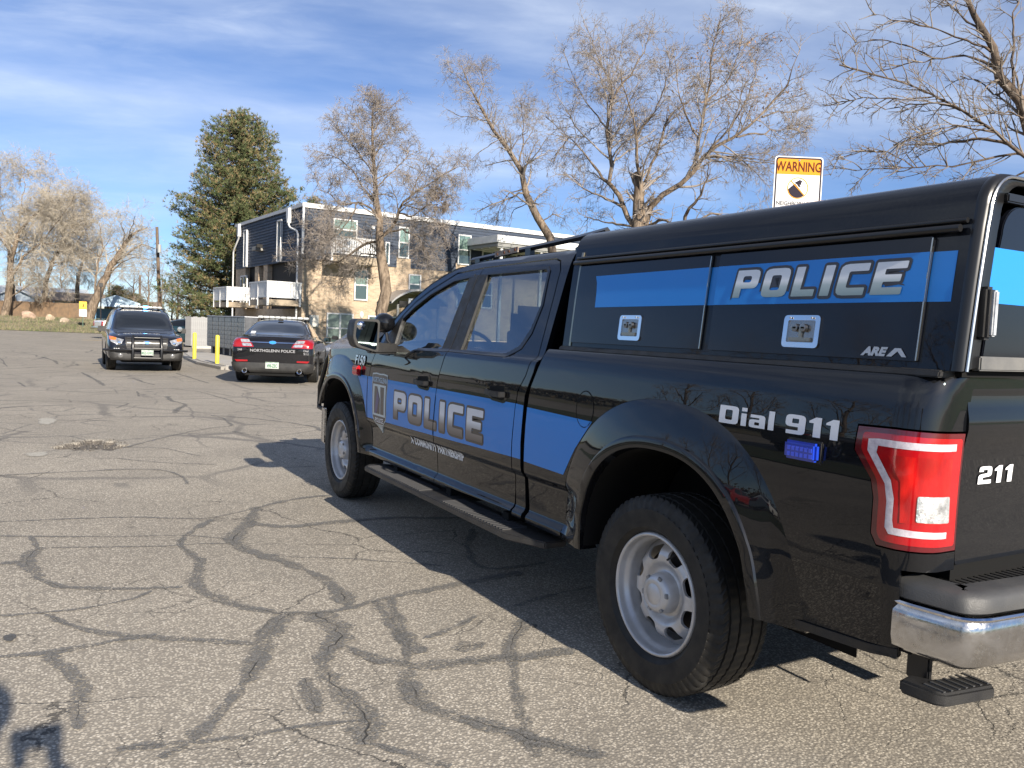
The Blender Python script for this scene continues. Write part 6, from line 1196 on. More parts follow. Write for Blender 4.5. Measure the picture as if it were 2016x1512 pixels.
# ------------------------------------------------------------------ the apartment building: corner at the origin of its own frame, long wall along +x, end wall along +y
BLD = thing('apartment_building', 'three storey apartment building with dark blue siding over tan brick and white trim', 'building', (9.45, 43.3, 0), math.radians(3.5))
def brick_mat():
    m = pbr('tan_brick', (.4, .3, .2), .9); n = NT(m); c = n.coord(); geo = n.N.new('ShaderNodeNewGeometry')
    sp = n.N.new('ShaderNodeSeparateXYZ'); n.L.new(c, sp.inputs[0]); cb = n.N.new('ShaderNodeCombineXYZ'); n.L.new(n.math('ADD', sp.outputs[0], sp.outputs[1]), cb.inputs[0]); n.L.new(sp.outputs[2], cb.inputs[1])
    b = n.N.new('ShaderNodeTexBrick'); n.L.new(cb.outputs[0], b.inputs['Vector']); b.inputs['Scale'].default_value = 1; b.inputs['Brick Width'].default_value = .30; b.inputs['Row Height'].default_value = .085; b.inputs['Mortar Size'].default_value = .012; b.inputs['Bias'].default_value = -.1
    b.inputs['Color1'].default_value = (.46, .35, .24, 1); b.inputs['Color2'].default_value = (.31, .22, .15, 1); b.inputs['Mortar'].default_value = (.42, .36, .28, 1)
    n.set('Base Color', n.mix(n.mr(n.noise(n.mapping(c, (1, 1, 1)), 1.1, 6, .7), .4, .75, 0, .35), b.outputs[0], (.33, .25, .17))); n.bump(b.outputs[1], -.5, .02); return m
BRICK = brick_mat(); WTRIM = textured('white_trim', (.66, .66, .65), (.56, .56, .56), .5, 3, 60, .05); NAVY = textured('navy_siding', (.016, .027, .050), (.026, .040, .066), .6, 4, 60, .15)
STUCCO = textured('tan_balcony_slab', (.36, .29, .21), (.28, .23, .17), .85, 4, 60, .2); WPANE = pbr('window_pane_glass', (.05, .075, .075), .04, 0, 1); BLIND = pbr('pale_blind', (.55, .60, .55), .7); DARKIN = pbr('dark_opening', (.012, .011, .010), .8); GRYC = pbr('grey_canopy_metal', (.30, .30, .30), .4, .3); ROOFM = pbr('roof_membrane', (.35, .35, .34), .8)
T0, T1, ZS = 0.0, 19.8, 8.0; LEN = 13.9
def bbox_(x0, y0, z0, x1, y1, z1, name, mat, bevel=0): return MB().box(x0, y0, z0, x1, y1, z1).build(name, mat, BLD, bevel=bevel)
bbox_(0, 0, -.1, 30, .35, 4.98, 'brick_wall', BRICK); bbox_(.0, .35, -.1, .35, LEN, 2.20, 'brick_wall', BRICK)
bbox_(.0, .35, 2.2, .35, 1.0, 5.0, 'brick_wall', BRICK); bbox_(1.5, 1.0, 2.2, 1.8, LEN-1, 5.0, 'recessed_brick_wall', BRICK); bbox_(.0, LEN-2.4, 2.2, .35, LEN, 5.0, 'brick_wall', BRICK)
for y in (8.85, 6.95): bbox_(.0, y-.42, 2.2, 1.5, y+.42, 5.0, 'brick_pilaster', BRICK)
bbox_(1.5, 7.37, 2.2, 1.52, 8.43, 5.0, 'sunlit_brick_recess', BRICK)
bbox_(.05, .05, 4.98, 30, LEN, 7.9, 'upper_wall', NAVY); bbox_(-.06, -.06, 7.9, 30, LEN+.05, 8.0, 'roof_slab', ROOFM); bbox_(.3, .3, 0, 30, LEN, 4.98, 'core', DARKIN)
# lap siding, one board after another
def board(a0, a1, z, side):
    if side == 'R': v = [(a0, -.045, z), (a1, -.045, z), (a1, .05, z), (a0, .05, z), (a0, -.008, z+.178), (a1, -.008, z+.178), (a1, .05, z+.178), (a0, .05, z+.178)]
    else: v = [(-.050, a0, z), (-.050, a1, z), (.05, a1, z), (.05, a0, z), (-.004, a0, z+.178), (-.004, a1, z+.178), (.05, a1, z+.178), (.05, a0, z+.178)]
    return mk('siding_board', v, [(0, 1, 2, 3), (7, 6, 5, 4), (0, 4, 5, 1), (1, 5, 6, 2), (2, 6, 7, 3), (3, 7, 4, 0)], NAVY, BLD)
k = 0
while 4.94+k*.178 < 7.80:
    z = 4.94+k*.178; board(.031, LEN, z, 'L')
    if z < 5.5: board(.031, 5.70, z, 'R'); board(6.62, 9.72, z, 'R'); board(10.80, 11.5, z, 'R'); board(12.4, 30, z, 'R')
    else: board(.031, 30, z, 'R')
    k += 1
bbox_(5.70, -.02, 4.9, 6.62, .0, 5.5, 'brick_infill', BRICK); bbox_(9.72, -.02, 4.9, 10.8, .0, 5.5, 'brick_infill', BRICK)
# roof edge trim, corner trim
bbox_(-.10, -.12, 7.80, 30, -.04, 8.06, 'roof_fascia', WTRIM, .01); bbox_(-.12, -.12, 7.84, -.04, LEN+.1, 8.04, 'roof_fascia', textured('grey_white_fascia', (.52, .53, .55), (.42, .43, .45), .5, 3), .01); bbox_(-.085, -.085, 4.90, .03, .03, 7.80, 'corner_trim', WTRIM)
def window(s0, s1, z0, z1, split='h', side='R', blind=0.0, off=0.075):
    """frame, sash rail and panes as parts of their own"""
    P = (lambda a, d, z: (a, -d, z)) if side == 'R' else (lambda a, d, z: (-d, a, z))
    def bx(a0, d0, z0_, a1, d1, z1_, mb=None):
        p, q = P(a0, d0, z0_), P(a1, d1, z1_); return (mb or MB()).box(min(p[0], q[0]), min(p[1], q[1]), z0_, max(p[0], q[0]), max(p[1], q[1]), z1_)
    t = .075; f = MB()
    for a in ((s0, z0, s0+t, z1), (s1-t, z0, s1, z1), (s0+t, z0, s1-t, z0+t), (s0+t, z1-t, s1-t, z1)): bx(a[0], .005, a[1], a[2], off+.03, a[3], f)
    w = f.build('window', WTRIM, BLD); zm = (z0+z1)/2
    if split in ('h', 'd'): bx(s0+t, .005, zm-.035, s1-t, off+.01, zm+.035).build('sash_rail', WTRIM, w)
    if split == 'd': bx((s0+s1)/2-.05, .005, z0+t, (s0+s1)/2+.05, off+.025, z1-t).build('mullion', WTRIM, w)
    cols = [(s0+t, (s0+s1)/2-.05), ((s0+s1)/2+.05, s1-t)] if split == 'd' else [(s0+t, s1-t)]
    rows = [(z0+t, zm-.035), (zm+.035, z1-t)] if split in ('h', 'd') else [(z0+t, z1-t)]
    for a0, a1 in cols:
        for i, (b0, b1) in enumerate(rows):
            bx(a0, .004, b0, a1, off-.012, b1).build('pane', WPANE if not (blind and i == len(rows)-1 and split != 'd') else pbr('reflecting_pane', (.16, .24, .21), .06, 0, 1), w)
            if blind and split == 'd':
                sl = MB(); n_ = int((b1-b0)/.075)
                for q in range(n_): bx(a0+.01, off-.014, b0+q*.075+.012, a1-.01, off-.007, b0+q*.075+.052, sl)
                tag(sl.build('blind_slat', pbr('grey_green_blind', (.16, .22, .19), .5, 0, .8), w), kind='stuff')
    return w
window(1.45, 3.05, .33, 2.06, 'd', blind=1); window(3.05, 3.88, 2.85, 4.62, 'h', blind=1); window(6.50, 7.32, 3.4, 4.6, 'h', blind=1); window(5.76, 6.46, 5.50, 7.34, 'h', blind=1); window(9.80, 10.72, 5.42, 7.28, 'h', blind=1); window(11.56, 12.36, 5.5, 7.26, 'h', blind=1)
window(4.90, 5.20, 5.06, 6.36, 'n'); window(3.95, 4.62, 0.3, 2.0, 'n'); window(1.68, 3.14, 6.2, 7.40, 'h', blind=1); window(13.2, 14.2, 5.5, 7.2, 'h', blind=1); window(9.8, 10.7, 2.8, 4.5, 'h', blind=1); window(11.6, 12.4, 2.8, 4.5, 'h'); window(5.0, 5.9, .4, 2.0, 'h')
def lwin(y0, y1, z0, z1, x): 
    f = MB().box(x-.08, y0, z0, x, y0+.09, z1).box(x-.08, y1-.09, z0, x, y1, z1).box(x-.08, y0, z1-.09, x, y1, z1).box(x-.08, (y0+y1)/2-.04, z0, x, (y0+y1)/2+.04, z1).build('patio_door', WTRIM, BLD); MB().box(x-.03, y0+.09, z0, x-.01, y1-.09, z1-.09).build('pane', WPANE, f)
lwin(10.9, 12.5, 2.4, 4.45, -.0); lwin(1.3, 2.9, 2.4, 4.55, 1.5)
# tall boxed white window surrounds on the end wall
for y0, y1 in ((3.55, 4.30), (10.85, 11.55)):
    f = MB().box(-.17, y0, 4.98, -.03, y0+.07, 7.45).box(-.17, y1-.07, 4.98, -.03, y1, 7.45).box(-.17, y0, 7.38, -.03, y1, 7.45).box(-.17, y0, 4.98, -.03, y1, 5.04).build('window_surround', WTRIM, BLD); MB().box(-.06, y0+.07, 5.04, -.04, y1-.07, 7.38).build('pane', WPANE, f)
# gutters
def gutter(y, path):
    MB().prism([(y-.22, 7.95), (y+.22, 7.95), (y+.20, 7.45), (y+.08, 7.10), (y-.08, 7.10), (y-.20, 7.45)], -.26, -.04, 'x').build('gutter_head', WTRIM, BLD, bevel=.02); MB().tube(path, .055, 8).build('downspout', WTRIM, BLD, smooth=True)
gutter(2.1, [(-.16, 2.1, 7.2), (-.16, 2.08, 7.0), (-.16, 1.8, 6.82), (-.16, .62, 6.55), (-.16, .42, 6.3), (-.16, .42, .1)]); gutter(12.7, [(-.16, 12.7, 7.2), (-.16, 12.75, 7.0), (-.16, 13.9, 6.3), (-.16, 14.05, 6.1), (-.16, 14.05, .1)])
lp = MB().prism([(0, 0), (.50, 0), (.50, .12), (.1, .26), (0, .26)], 7.45, 8.3, 'y').build('wall_lamp', pbr('lamp_grey', (.22, .21, .19), .5), BLD, bevel=.02); lp.location = (-.5, 0, 5.85); lp2 = MB().box(-.55, 7.0, 6.0, -.2, 7.2, 6.2).build('lamp_sensor', DARKIN, BLD)
# balconies with board fronts
def balcony(label, x0, x1, y0, y1, z0, zt, endpick=True):
    r = bpy.data.objects.new('balcony', None); COL.objects.link(r); r.parent = BLD
    MB().box(x0, y0+.02, z0, x1, y1, z0+.32).build('floor_slab', STUCCO, r, bevel=.01); MB().box(x0-.05, y0-.05, zt-.07, x1, y0+.09, zt).box(x0-.05, y0+.09, zt-.07, x0+.09, y1+.05, zt).build('top_rail', WTRIM, r); MB().box(x0-.02, y0-.03, z0+.42, x1, y0+.05, z0+.50).box(x0-.02, y0+.05, z0+.42, x0+.05, y1, z0+.50).box(x0-.02, y0-.03, z0+.86, x1, y0+.02, z0+.92).build('lower_rail', WTRIM, r)
    for (x, y) in ((x0-.04, y0-.04), (x1-.14, y0-.04), (x0-.04, y1-.06), (x0-.04, (y0+y1)/2)): MB().box(x, y, z0-.02, x+.11, y+.11, zt-.07).build('post', WTRIM, r)
    n = int((x1-x0-.2)/.15)
    for k in range(n): MB().box(x0+.09+k*.15, y0-.01, z0+.50, x0+.09+k*.15+.128, y0+.015, zt-.07).build('railing_board', WTRIM, r)
    n = int((y1-y0-.2)/.16)
    for k in range(n): MB().box(x0-.01, y0+.09+k*.16, z0+.50, x0+.015, y0+.09+k*.16+.135, zt-.07).build('railing_board', WTRIM, r)
    return r
balcony('', -1.92, -.02, .0, 3.45, 2.32, 3.64); balcony('', -1.95, -.02, 8.4, 11.8, 2.24, 3.52)
# third floor balcony on the long wall
def balcony3():
    r = bpy.data.objects.new('balcony', None); COL.objects.link(r); r.parent = BLD
    MB().box(1.10, -1.5, 4.80, 3.95, -.04, 5.22).build('floor_slab', STUCCO, r); MB().box(1.05, -1.56, 6.18, 4.0, -1.44, 6.26).box(1.05, -1.56, 5.30, 4.0, -1.46, 5.38).box(1.05, -1.44, 6.18, 1.15, -.04, 6.26).box(3.9, -1.44, 6.18, 4.0, -.04, 6.26).build('rail', WTRIM, r)
    for x in (1.05, 3.9): MB().box(x, -1.56, 4.82, x+.1, -1.46, 6.18).build('post', WTRIM, r)
    for k in range(20): MB().box(1.18+k*.136, -1.53, 5.38, 1.18+k*.136+.10, -1.50, 6.18).build('picket', WTRIM, r)
    for k in range(9): MB().box(1.07, -1.40+k*.15, 5.30, 1.10, -1.40+k*.15+.10, 6.18).build('picket', WTRIM, r)
balcony3()
# entrance porch roof and arched canopy
pr = MB().box(10.45, -3.6, 6.62, 17.2, -.05, 7.06).build('porch_roof', WTRIM, BLD, bevel=.02)
for k in range(22): MB().box(10.5+k*.30, -3.63, 6.70, 10.5+k*.30+.24, -3.60, 7.0).build('fascia_panel', pbr('ribbed_fascia', (.62, .62, .60), .5), pr)
MB().box(10.55, -3.5, 6.40, 17.1, -.05, 6.60).build('porch_soffit', pbr('grey_soffit', (.22, .22, .21), .6), pr)
for k in range(4): MB().box(10.6, -3.4+k*.9, 6.34, 17.0, -3.3+k*.9, 6.40).build('soffit_beam', WTRIM, pr)
for x in (10.9, 13.8, 16.8): MB().box(x, -3.3, 0, x+.16, -3.14, 6.34).build('porch_post', WTRIM, pr)
cn = MB(); n_ = 14; X0, X1 = 4.5, 8.1
for i in range(n_):
    a0, a1 = i/n_, (i+1)/n_; f0 = lambda a: 2.72+.80*math.sin(PI*a)**.8
    cn.add([(X0+(X1-X0)*a0, -2.1, f0(a0)), (X0+(X1-X0)*a1, -2.1, f0(a1)), (X0+(X1-X0)*a1, -.04, f0(a1)), (X0+(X1-X0)*a0, -.04, f0(a0)), (X0+(X1-X0)*a0, -2.1, f0(a0)+.12), (X0+(X1-X0)*a1, -2.1, f0(a1)+.12), (X0+(X1-X0)*a1, -.04, f0(a1)+.12), (X0+(X1-X0)*a0, -.04, f0(a0)+.12)], [(0, 1, 2, 3), (4, 7, 6, 5), (0, 4, 5, 1), (2, 6, 7, 3)])
ca = cn.build('entrance_canopy', GRYC, BLD, smooth=True); MB().box(5.0, -2.05, 2.55, 7.6, -1.9, 2.9).build('canopy_beam', DARKIN, ca); nb = MB().box(5.55, -2.12, 2.62, 6.15, -2.06, 3.06).build('number_sign', WTRIM, ca)
bm = text2d('102', .34, .004, 0, 'CENTER', .85); V = [(v.co.x+5.85, -2.124, v.co.y+2.84) for v in bm.verts]; bm.verts.index_update(); F = [tuple(q.index for q in f_.verts) for f_ in bm.faces]; bm.free(); mk('number_lettering', V, F, pbr('grey_numeral', (.2, .2, .2), .5), nb)
for x in (4.9, 7.5): MB().box(x, -2.0, 0, x+.12, -1.88, 2.7).build('canopy_post', pbr('canopy_grey', (.2, .2, .2), .5), ca)
mbx = MB().box(.42, -.26, 1.22, .92, -.02, 1.88).build('meter_box', textured('meter_box_beige', (.60, .58, .52), (.50, .48, .43), .6, 3), BLD, bevel=.02); MB().tube([(.34, -.06, .0), (.34, -.06, 3.6)], .035, 8).tube([(.66, -.08, 0), (.66, -.08, 1.2)], .03, 8).build('conduit', STUCCO, BLD, smooth=True)
v, f = lathe([(0, -.10), (.08, -.09), (.11, -.05), (.11, 0)], 16, 'y'); wl = MB().add([(p[0], p[1], p[2]*1.8) for p in v], f).build('wall_light', WTRIM, BLD, smooth=True); wl.location = (3.58, 0, 2.02)
v, f = lathe([(0, -.10), (.10, -.08), (.12, 0)], 16, 'y'); wl = MB().add(v, f).build('wall_light', WTRIM, BLD, smooth=True); wl.location = (4.1, -.05, 7.1)
# ---- mailboxes, board fences, pole, signs
MAILM = textured('mailbox_grey', (.07, .073, .08), (.10, .103, .11), .4, 5, 90, .1, metal=.3); MAILD = textured('mailbox_door', (.19, .195, .205), (.24, .245, .255), .35, 4, 90, .1, metal=.3)
a, b_ = np.array([2.70, 31.4]), np.array([3.08, 26.2]); dv = (b_-a)/np.linalg.norm(b_-a); W_ = .86; order = ['farthest grey mailbox cabinet, next to the white board fence', 'second grey mailbox cabinet from the white board fence', 'third grey mailbox cabinet from the white board fence', 'fourth grey mailbox cabinet from the white board fence', 'fifth grey mailbox cabinet, by the left tail lamp of the police saloon', 'grey mailbox cabinet hidden most by the police saloon']
for k in range(6):
    c = a+dv*(W_*(k+.5)); r = thing('mailbox_cabinet', order[k], 'mailbox', (c[0], c[1], .11), math.atan2(dv[1], dv[0]), 'grey cluster mailboxes in a row')
    MB().box(-.415, -.20, .27, .415, .22, 1.42).build('cabinet', MAILM, r, bevel=.012); MB().box(-.43, -.23, 1.42, .43, .25, 1.45).build('cap', pbr('pale_cap', (.45, .46, .48), .5), r); MB().box(-.12, -.12, 0, .12, .14, .27).build('pedestal', MAILM, r)
    d = MB()
    for i in range(2):
        for j in range(7): d.box(-.40+i*.405, -.212, .30+j*.158, -.40+i*.405+.372, -.20, .30+j*.158+.136)
    tag(d.build('mail_door', MAILD, r), kind='stuff'); d = MB()
    for i in range(2):
        for j in range(7): d.box(-.40+i*.405+.04, -.222, .36+j*.158, -.40+i*.405+.07, -.2121, .40+j*.158)
    tag(d.build('door_lock', CHROME, r), kind='stuff')
WF = textured('pale_fence_board', (.56, .55, .52), (.44, .43, .41), .75, 4, 40, .2); WF2 = textured('grey_fence_board', (.30, .29, .28), (.22, .215, .21), .8, 4, 40, .2)
f1 = thing('board_fence', 'pale grey vertical board fence behind the mailboxes and the parked teal car', 'fence', (0, 0, 0))
p0, p1 = at(365, 660, 40.5), at(432, 660, 39.2); L_ = np.linalg.norm((p1-p0)[:2]); nb_ = 13; u_ = (p1-p0)[:2]/L_; an = math.atan2(u_[1], u_[0])
for k in range(nb_+4):
    q = p0[:2]+u_*(k*.145); o = MB().box(0, -.012, .08, .135, .012, 1.50+.02*math.sin(k*1.7)).build('fence_board', WF2 if k < 3 else WF, f1); o.location = (q[0], q[1], 0); o.rotation_euler = (0, 0, an)
rb_ = MB().box(0, .012, .3, L_+.6, .06, .38).box(0, .012, 1.2, L_+.6, .06, 1.28).build('fence_rail', WF2, f1); rb_.location = (p0[0], p0[1], 0); rb_.rotation_euler = (0, 0, an)
WOOD = textured('weathered_cedar', (.26, .17, .10), (.17, .12, .08), .85, 3, 30, .3)
f2 = thing('wooden_fence', 'long weathered brown plank fence behind the grassy bank at the left', 'fence'); F2A = at(-260, 640, 88); F2B = at(188, 634, 80); L_ = np.linalg.norm((F2B-F2A)[:2]); u_ = (F2B-F2A)[:2]/L_; m_ = MB(); cc = Matrix.Translation((F2A[0], F2A[1], 0)) @ Matrix.Rotation(math.atan2(u_[1], u_[0]), 4, 'Z')
for k in range(int(L_/.15)): m_.box(k*.15, -.012, .7, k*.15+.135, .012, 2.42+.03*random.random(), cc)
tag(m_.build('fence_plank', WOOD, f2), kind='stuff'); pm = MB()
for k in range(int(L_/2.4)): pm.box(k*2.4, -.07, .6, k*2.4+.1, -.012, 2.4, cc)
tag(pm.build('fence_post', WOOD, f2), kind='stuff')
PB = textured('creosoted_pole', (.16, .11, .075), (.10, .075, .055), .9, 6, 40, .4)
pp = at(316, 640, 72); t_ = at(309, 447, 72)
po = thing('utility_pole', 'tall brown wooden utility pole left of the big pine', 'pole', (pp[0], pp[1], 0)); MB().tube([(0, 0, 0), (t_[0]-pp[0], t_[1]-pp[1], t_[2])], [.17, .12], 12).build('pole_shaft', PB, po, smooth=True)
MB().tube([(t_[0]-pp[0]+.1, -.25, 7.0), (t_[0]-pp[0]+.1, -.25, 7.7)], .16, 12).build('transformer', pbr('transformer_grey', (.3, .31, .31), .5), po, smooth=True); MB().tube([(.25, -.15, 0), (.18, -.12, 3.0)], .08, 8).build('riser_pipe', pbr('riser_green_grey', (.16, .20, .19), .5), po)
def wire(a, b, sag, name='overhead_wire', lb=''):
    P = [tuple(np.array(a)*(1-t)+np.array(b)*t-np.array([0, 0, sag*4*t*(1-t)])) for t in np.linspace(0, 1, 18)]; return tag(MB().tube(P, .018, 4).build(name, pbr('cable', (.30, .28, .25), .6)), lb, 'wire')
wire(at(-300, 525, 74), at(311, 533, 72), .25, lb='pale overhead wire running left from the utility pole')
p2 = at(275, 590, 120); MB_ = MB().tube([(0, 0, 0), (0, 0, 7.4)], .16, 8).build('utility_pole', PB, None, smooth=True); MB_.location = (p2[0], p2[1], 0); tag(MB_, 'small distant wooden pole between the oncoming car and the tall pole', 'pole')
ps = at(163, 646, 66.5)
sg = thing('crossing_sign', 'yellow crossing sign over a white plate on a green post beyond the lot', 'sign', (ps[0], ps[1], 0), math.radians(2))
MB().box(-.03, -.02, 0, .03, .02, 2.0).build('sign_post', pbr('green_post', (.05, .10, .07), .6), sg); MB().box(-.27, -.045, 1.82, .27, -.025, 2.42).build('yellow_plate', pbr('sign_yellow', (.80, .50, .03), .5), sg, bevel=.008); MB().box(-.27, -.045, 1.22, .27, -.025, 1.78).build('white_plate', pbr('sign_white', (.70, .74, .78), .5), sg, bevel=.008)
ped = MB().prism([(-.05, 2.00), (.0, 2.12), (-.03, 2.20), (.03, 2.24), (.07, 2.16), (.05, 2.08), (.09, 1.96), (.05, 1.95), (.01, 2.04), (-.02, 1.95)], -.048, -.0455, 'y').build('walking_symbol', DARKIN, sg); MB().box(-.14, -.048, 1.42, .14, -.0455, 1.45).box(-.10, -.048, 1.52, .12, -.0455, 1.60).build('blue_symbol', pbr('pale_blue_print', (.25, .38, .62), .5), sg); MB().box(-.3, -.2, 0, .3, .2, .10).build('post_base', DARKIN, sg)
lamp_ = thing('lamp_post', 'slim black lamp post behind the oncoming police car', 'lamp post', tuple(at(198, 646, 62)[:2])+(0,)); MB().tube([(0, 0, 0), (0, 0, 3.5)], .05, 8).build('post', PLASTIC, lamp_); MB().box(-.14, -.14, 3.5, .14, .14, 3.8).build('lantern', PLASTIC, lamp_, bevel=.02)
# ---- houses beyond the fence
def house(label, pxc, dep, w, d, h, rh, wall, roof, rz=0.0, gable=True):
    p = at(pxc, 620, dep); r = thing('house', label, 'house', (p[0], p[1], .4), rz); MB().box(-w/2, -d/2, 0, w/2, d/2, h).build('wall', wall, r)
    if gable == 'front':
        MB().prism([(-w/2-.4, h-.12), (0, h+rh), (w/2+.4, h-.12), (w/2+.3, h-.25), (0, h+rh-.2), (-w/2-.3, h-.25)], -d/2-.5, d/2+.5, 'y').build('roof', roof, r); MB().prism([(-w/2, h), (0, h+rh-.2), (w/2, h)], -d/2, -d/2+.1, 'y').build('gable_wall', wall, r)
    else: MB().prism([(-d/2-.5, h-.12), (0, h+rh), (d/2+.5, h-.12), (d/2+.4, h-.25), (0, h+rh-.2), (-d/2-.4, h-.25)], -w/2-.4, w/2+.4, 'x').build('roof', roof, r); 
    for x in (-w*.28, w*.22):
        f = MB().box(x-.6, -d/2-.06, h*.42, x+.6, -d/2, h*.82).build('window', WTRIM, r); MB().box(x-.5, -d/2-.07, h*.47, x+.5, -d/2-.061, h*.77).build('pane', WPANE, f)
    return r
RED = textured('red_brown_brick', (.28, .13, .085), (.20, .09, .06), .9, 8, 60, .3); SIDING = textured('pale_siding', (.55, .58, .62), (.45, .48, .52), .7, 2); RG = textured('pale_shingle_roof', (.42, .45, .48), (.32, .35, .38), .85, 5, 30, .3); RB = textured('brown_shingle_roof', (.22, .17, .13), (.15, .12, .09), .9, 5, 30, .3)
house('low white garage with a gable behind the far left end of the plank fence', 28, 104, 4.2, 5, 2.9, 1.1, textured('pale_blue_garage', (.50, .58, .66), (.42, .50, .58), .7), RG, .05, 'front'); house('red brick house with a pale roof behind the plank fence', 86, 108, 9.5, 7, 3.2, 1.1, RED, RG, .05); house('cream house with grey roof right of the red brick house', 152, 106, 5.5, 7, 2.7, 1.0, textured('cream_siding', (.55, .56, .48), (.45, .46, .40), .7), RB, .05)
house('brown roofed house behind the blue canopy', 262, 130, 7, 6, 2.3, 1.1, SIDING, RB, .1)
def canopy():
    p = at(226, 620, 88); r = thing('picnic_shelter', 'pale blue gabled shelter seen over the oncoming police car', 'shelter', (p[0], p[1], .2)); B = textured('pale_blue_roof', (.48, .62, .74), (.40, .54, .66), .6, 2)
    MB().prism([(-2.3, 2.55), (0, 3.35), (2.3, 2.55), (2.3, 2.35), (0, 3.12), (-2.3, 2.35)], -2, 2, 'y').build('roof', B, r); MB().prism([(-2.1, 2.42), (0, 3.14), (2.1, 2.42), (2.1, 2.1), (-2.1, 2.1)], -1.95, -1.85, 'y').build('gable', B, r); MB().prism([(-2.1, 2.42), (0, 3.14), (2.1, 2.42), (2.1, 2.2), (-2.1, 2.2)], 1.85, 1.95, 'y').build('gable', B, r)
    for x in (-2, 1.9):
        for y in (-1.9, 1.8): MB().box(x, y, 0, x+.12, y+.12, 2.4).build('post', pbr('blue_post', (.10, .22, .34), .6), r)
    MB().box(-2.0, 1.0, 0, 1.9, 1.1, 1.9).build('screen_wall', pbr('blue_wall', (.16, .30, .42), .7), r)
canopy()
# ---- warning sign beyond the pickup
def rsign():
    n3 = np.cross(cR, np.array([0, 0, 1.])); P0 = (2.98, 2.92); r = thing('warning_sign', 'tall neighbourhood warning sign with an orange band standing behind the pickup', 'sign', (P0[0], P0[1], 0), math.radians(-29))
    w, z0, z1 = .225, 2.49, 3.135
    def sheet(name, lp, y, mat, par): 
        bm = fill2d(lp); bm.verts.index_update(); V = [(v.co.x, y, v.co.y) for v in bm.verts]; F = [tuple(q.index for q in f_.verts) for f_ in bm.faces]; bm.free(); return mk(name, V, F, mat, par)
    SW = pbr('sign_face_white', (.66, .66, .65), .8, 0, 0, .1); SO = pbr('sign_orange', (.66, .27, .03), .8, 0, 0, .1); SB = pbr('sign_brown_black', (.03, .025, .035), .8, 0, 0, .1); SBR = pbr('sign_brown', (.10, .028, .016), .8, 0, 0, .1)
    MB().prism(rnd([(-w, z0), (w, z0), (w, z1), (-w, z1)], .035), 0, .004, 'y').build('sign_plate', SW, r); pt = MB().box(-.03, .005, 0, .03, .045, 3.05).build('sign_post', pbr('galvanised_post', (.35, .36, .36), .5, .6), r)
    i = .010; sheet('border', [rnd([(-w+i, z0+i), (w-i, z0+i), (w-i, z1-i), (-w+i, z1-i)], .03), rnd([(-w+2.4*i, z0+2.4*i), (w-2.4*i, z0+2.4*i), (w-2.4*i, z1-2.4*i), (-w+2.4*i, z1-2.4*i)], .022)[::-1]], -.001, SB, r)
    sheet('orange_band', [rnd([(-w+2.4*i, z1-.165), (w-2.4*i, z1-.165), (w-2.4*i, z1-2.4*i), (-w+2.4*i, z1-2.4*i)], [0, 0, .02, .02])], -.001, SO, r)
    def txt(s, size, z, mat, bold, sx):
        bm = text2d(s, size, bold, 0, 'CENTER', sx); bm.verts.index_update(); V = [(v.co.x, -.0022, v.co.y+z) for v in bm.verts]; F = [tuple(q.index for q in f_.verts) for f_ in bm.faces]; bm.free(); mk('sign_lettering', V, F, mat, r)
    txt('WARNING', .122, z1-.098, SBR, .0030, .72); txt('NEIGHBORHOOD', .052, z1-.432, SB, .0004, .92); txt('WATCH', .06, z1-.52, SB, .001, .9)
    cz = z1-.288; R1, R2 = .098, .090; sheet('ring', [ell(0, cz, R1, R1, 48), ell(0, cz, R2, R2, 48)[::-1]], -.0016, SO, r)
    # generic dark figure under the bar: sloped body, hat shape
    body = [(-.088, cz-.012)]+[(R2*.985*math.cos(t), cz+R2*.985*math.sin(t)) for t in np.linspace(PI+.15, 2*PI-.75, 16)]+[(-.028, cz+.042)]; sheet('figure', [body], -.0016, SB, r); sheet('figure', [[(-.030, cz+.050), (.020, cz+.078), (.026, cz+.068), (.042, cz+.070), (.030, cz+.045), (.034, cz+.030), (.016, cz+.034), (.030, cz+.006), (.004, cz+.016), (-.004, cz+.030)]], -.0016, SB, r)
    sheet('bar', [[(-.070, cz+.062), (-.064, cz+.068), (.066, cz-.060), (.060, cz-.067)]], -.0026, SO, r); MB().tube([(0, -.006, z1-.035), (0, .05, z1-.035)], .008, 10).build('sign_bolt', CHROME, r)
rsign()
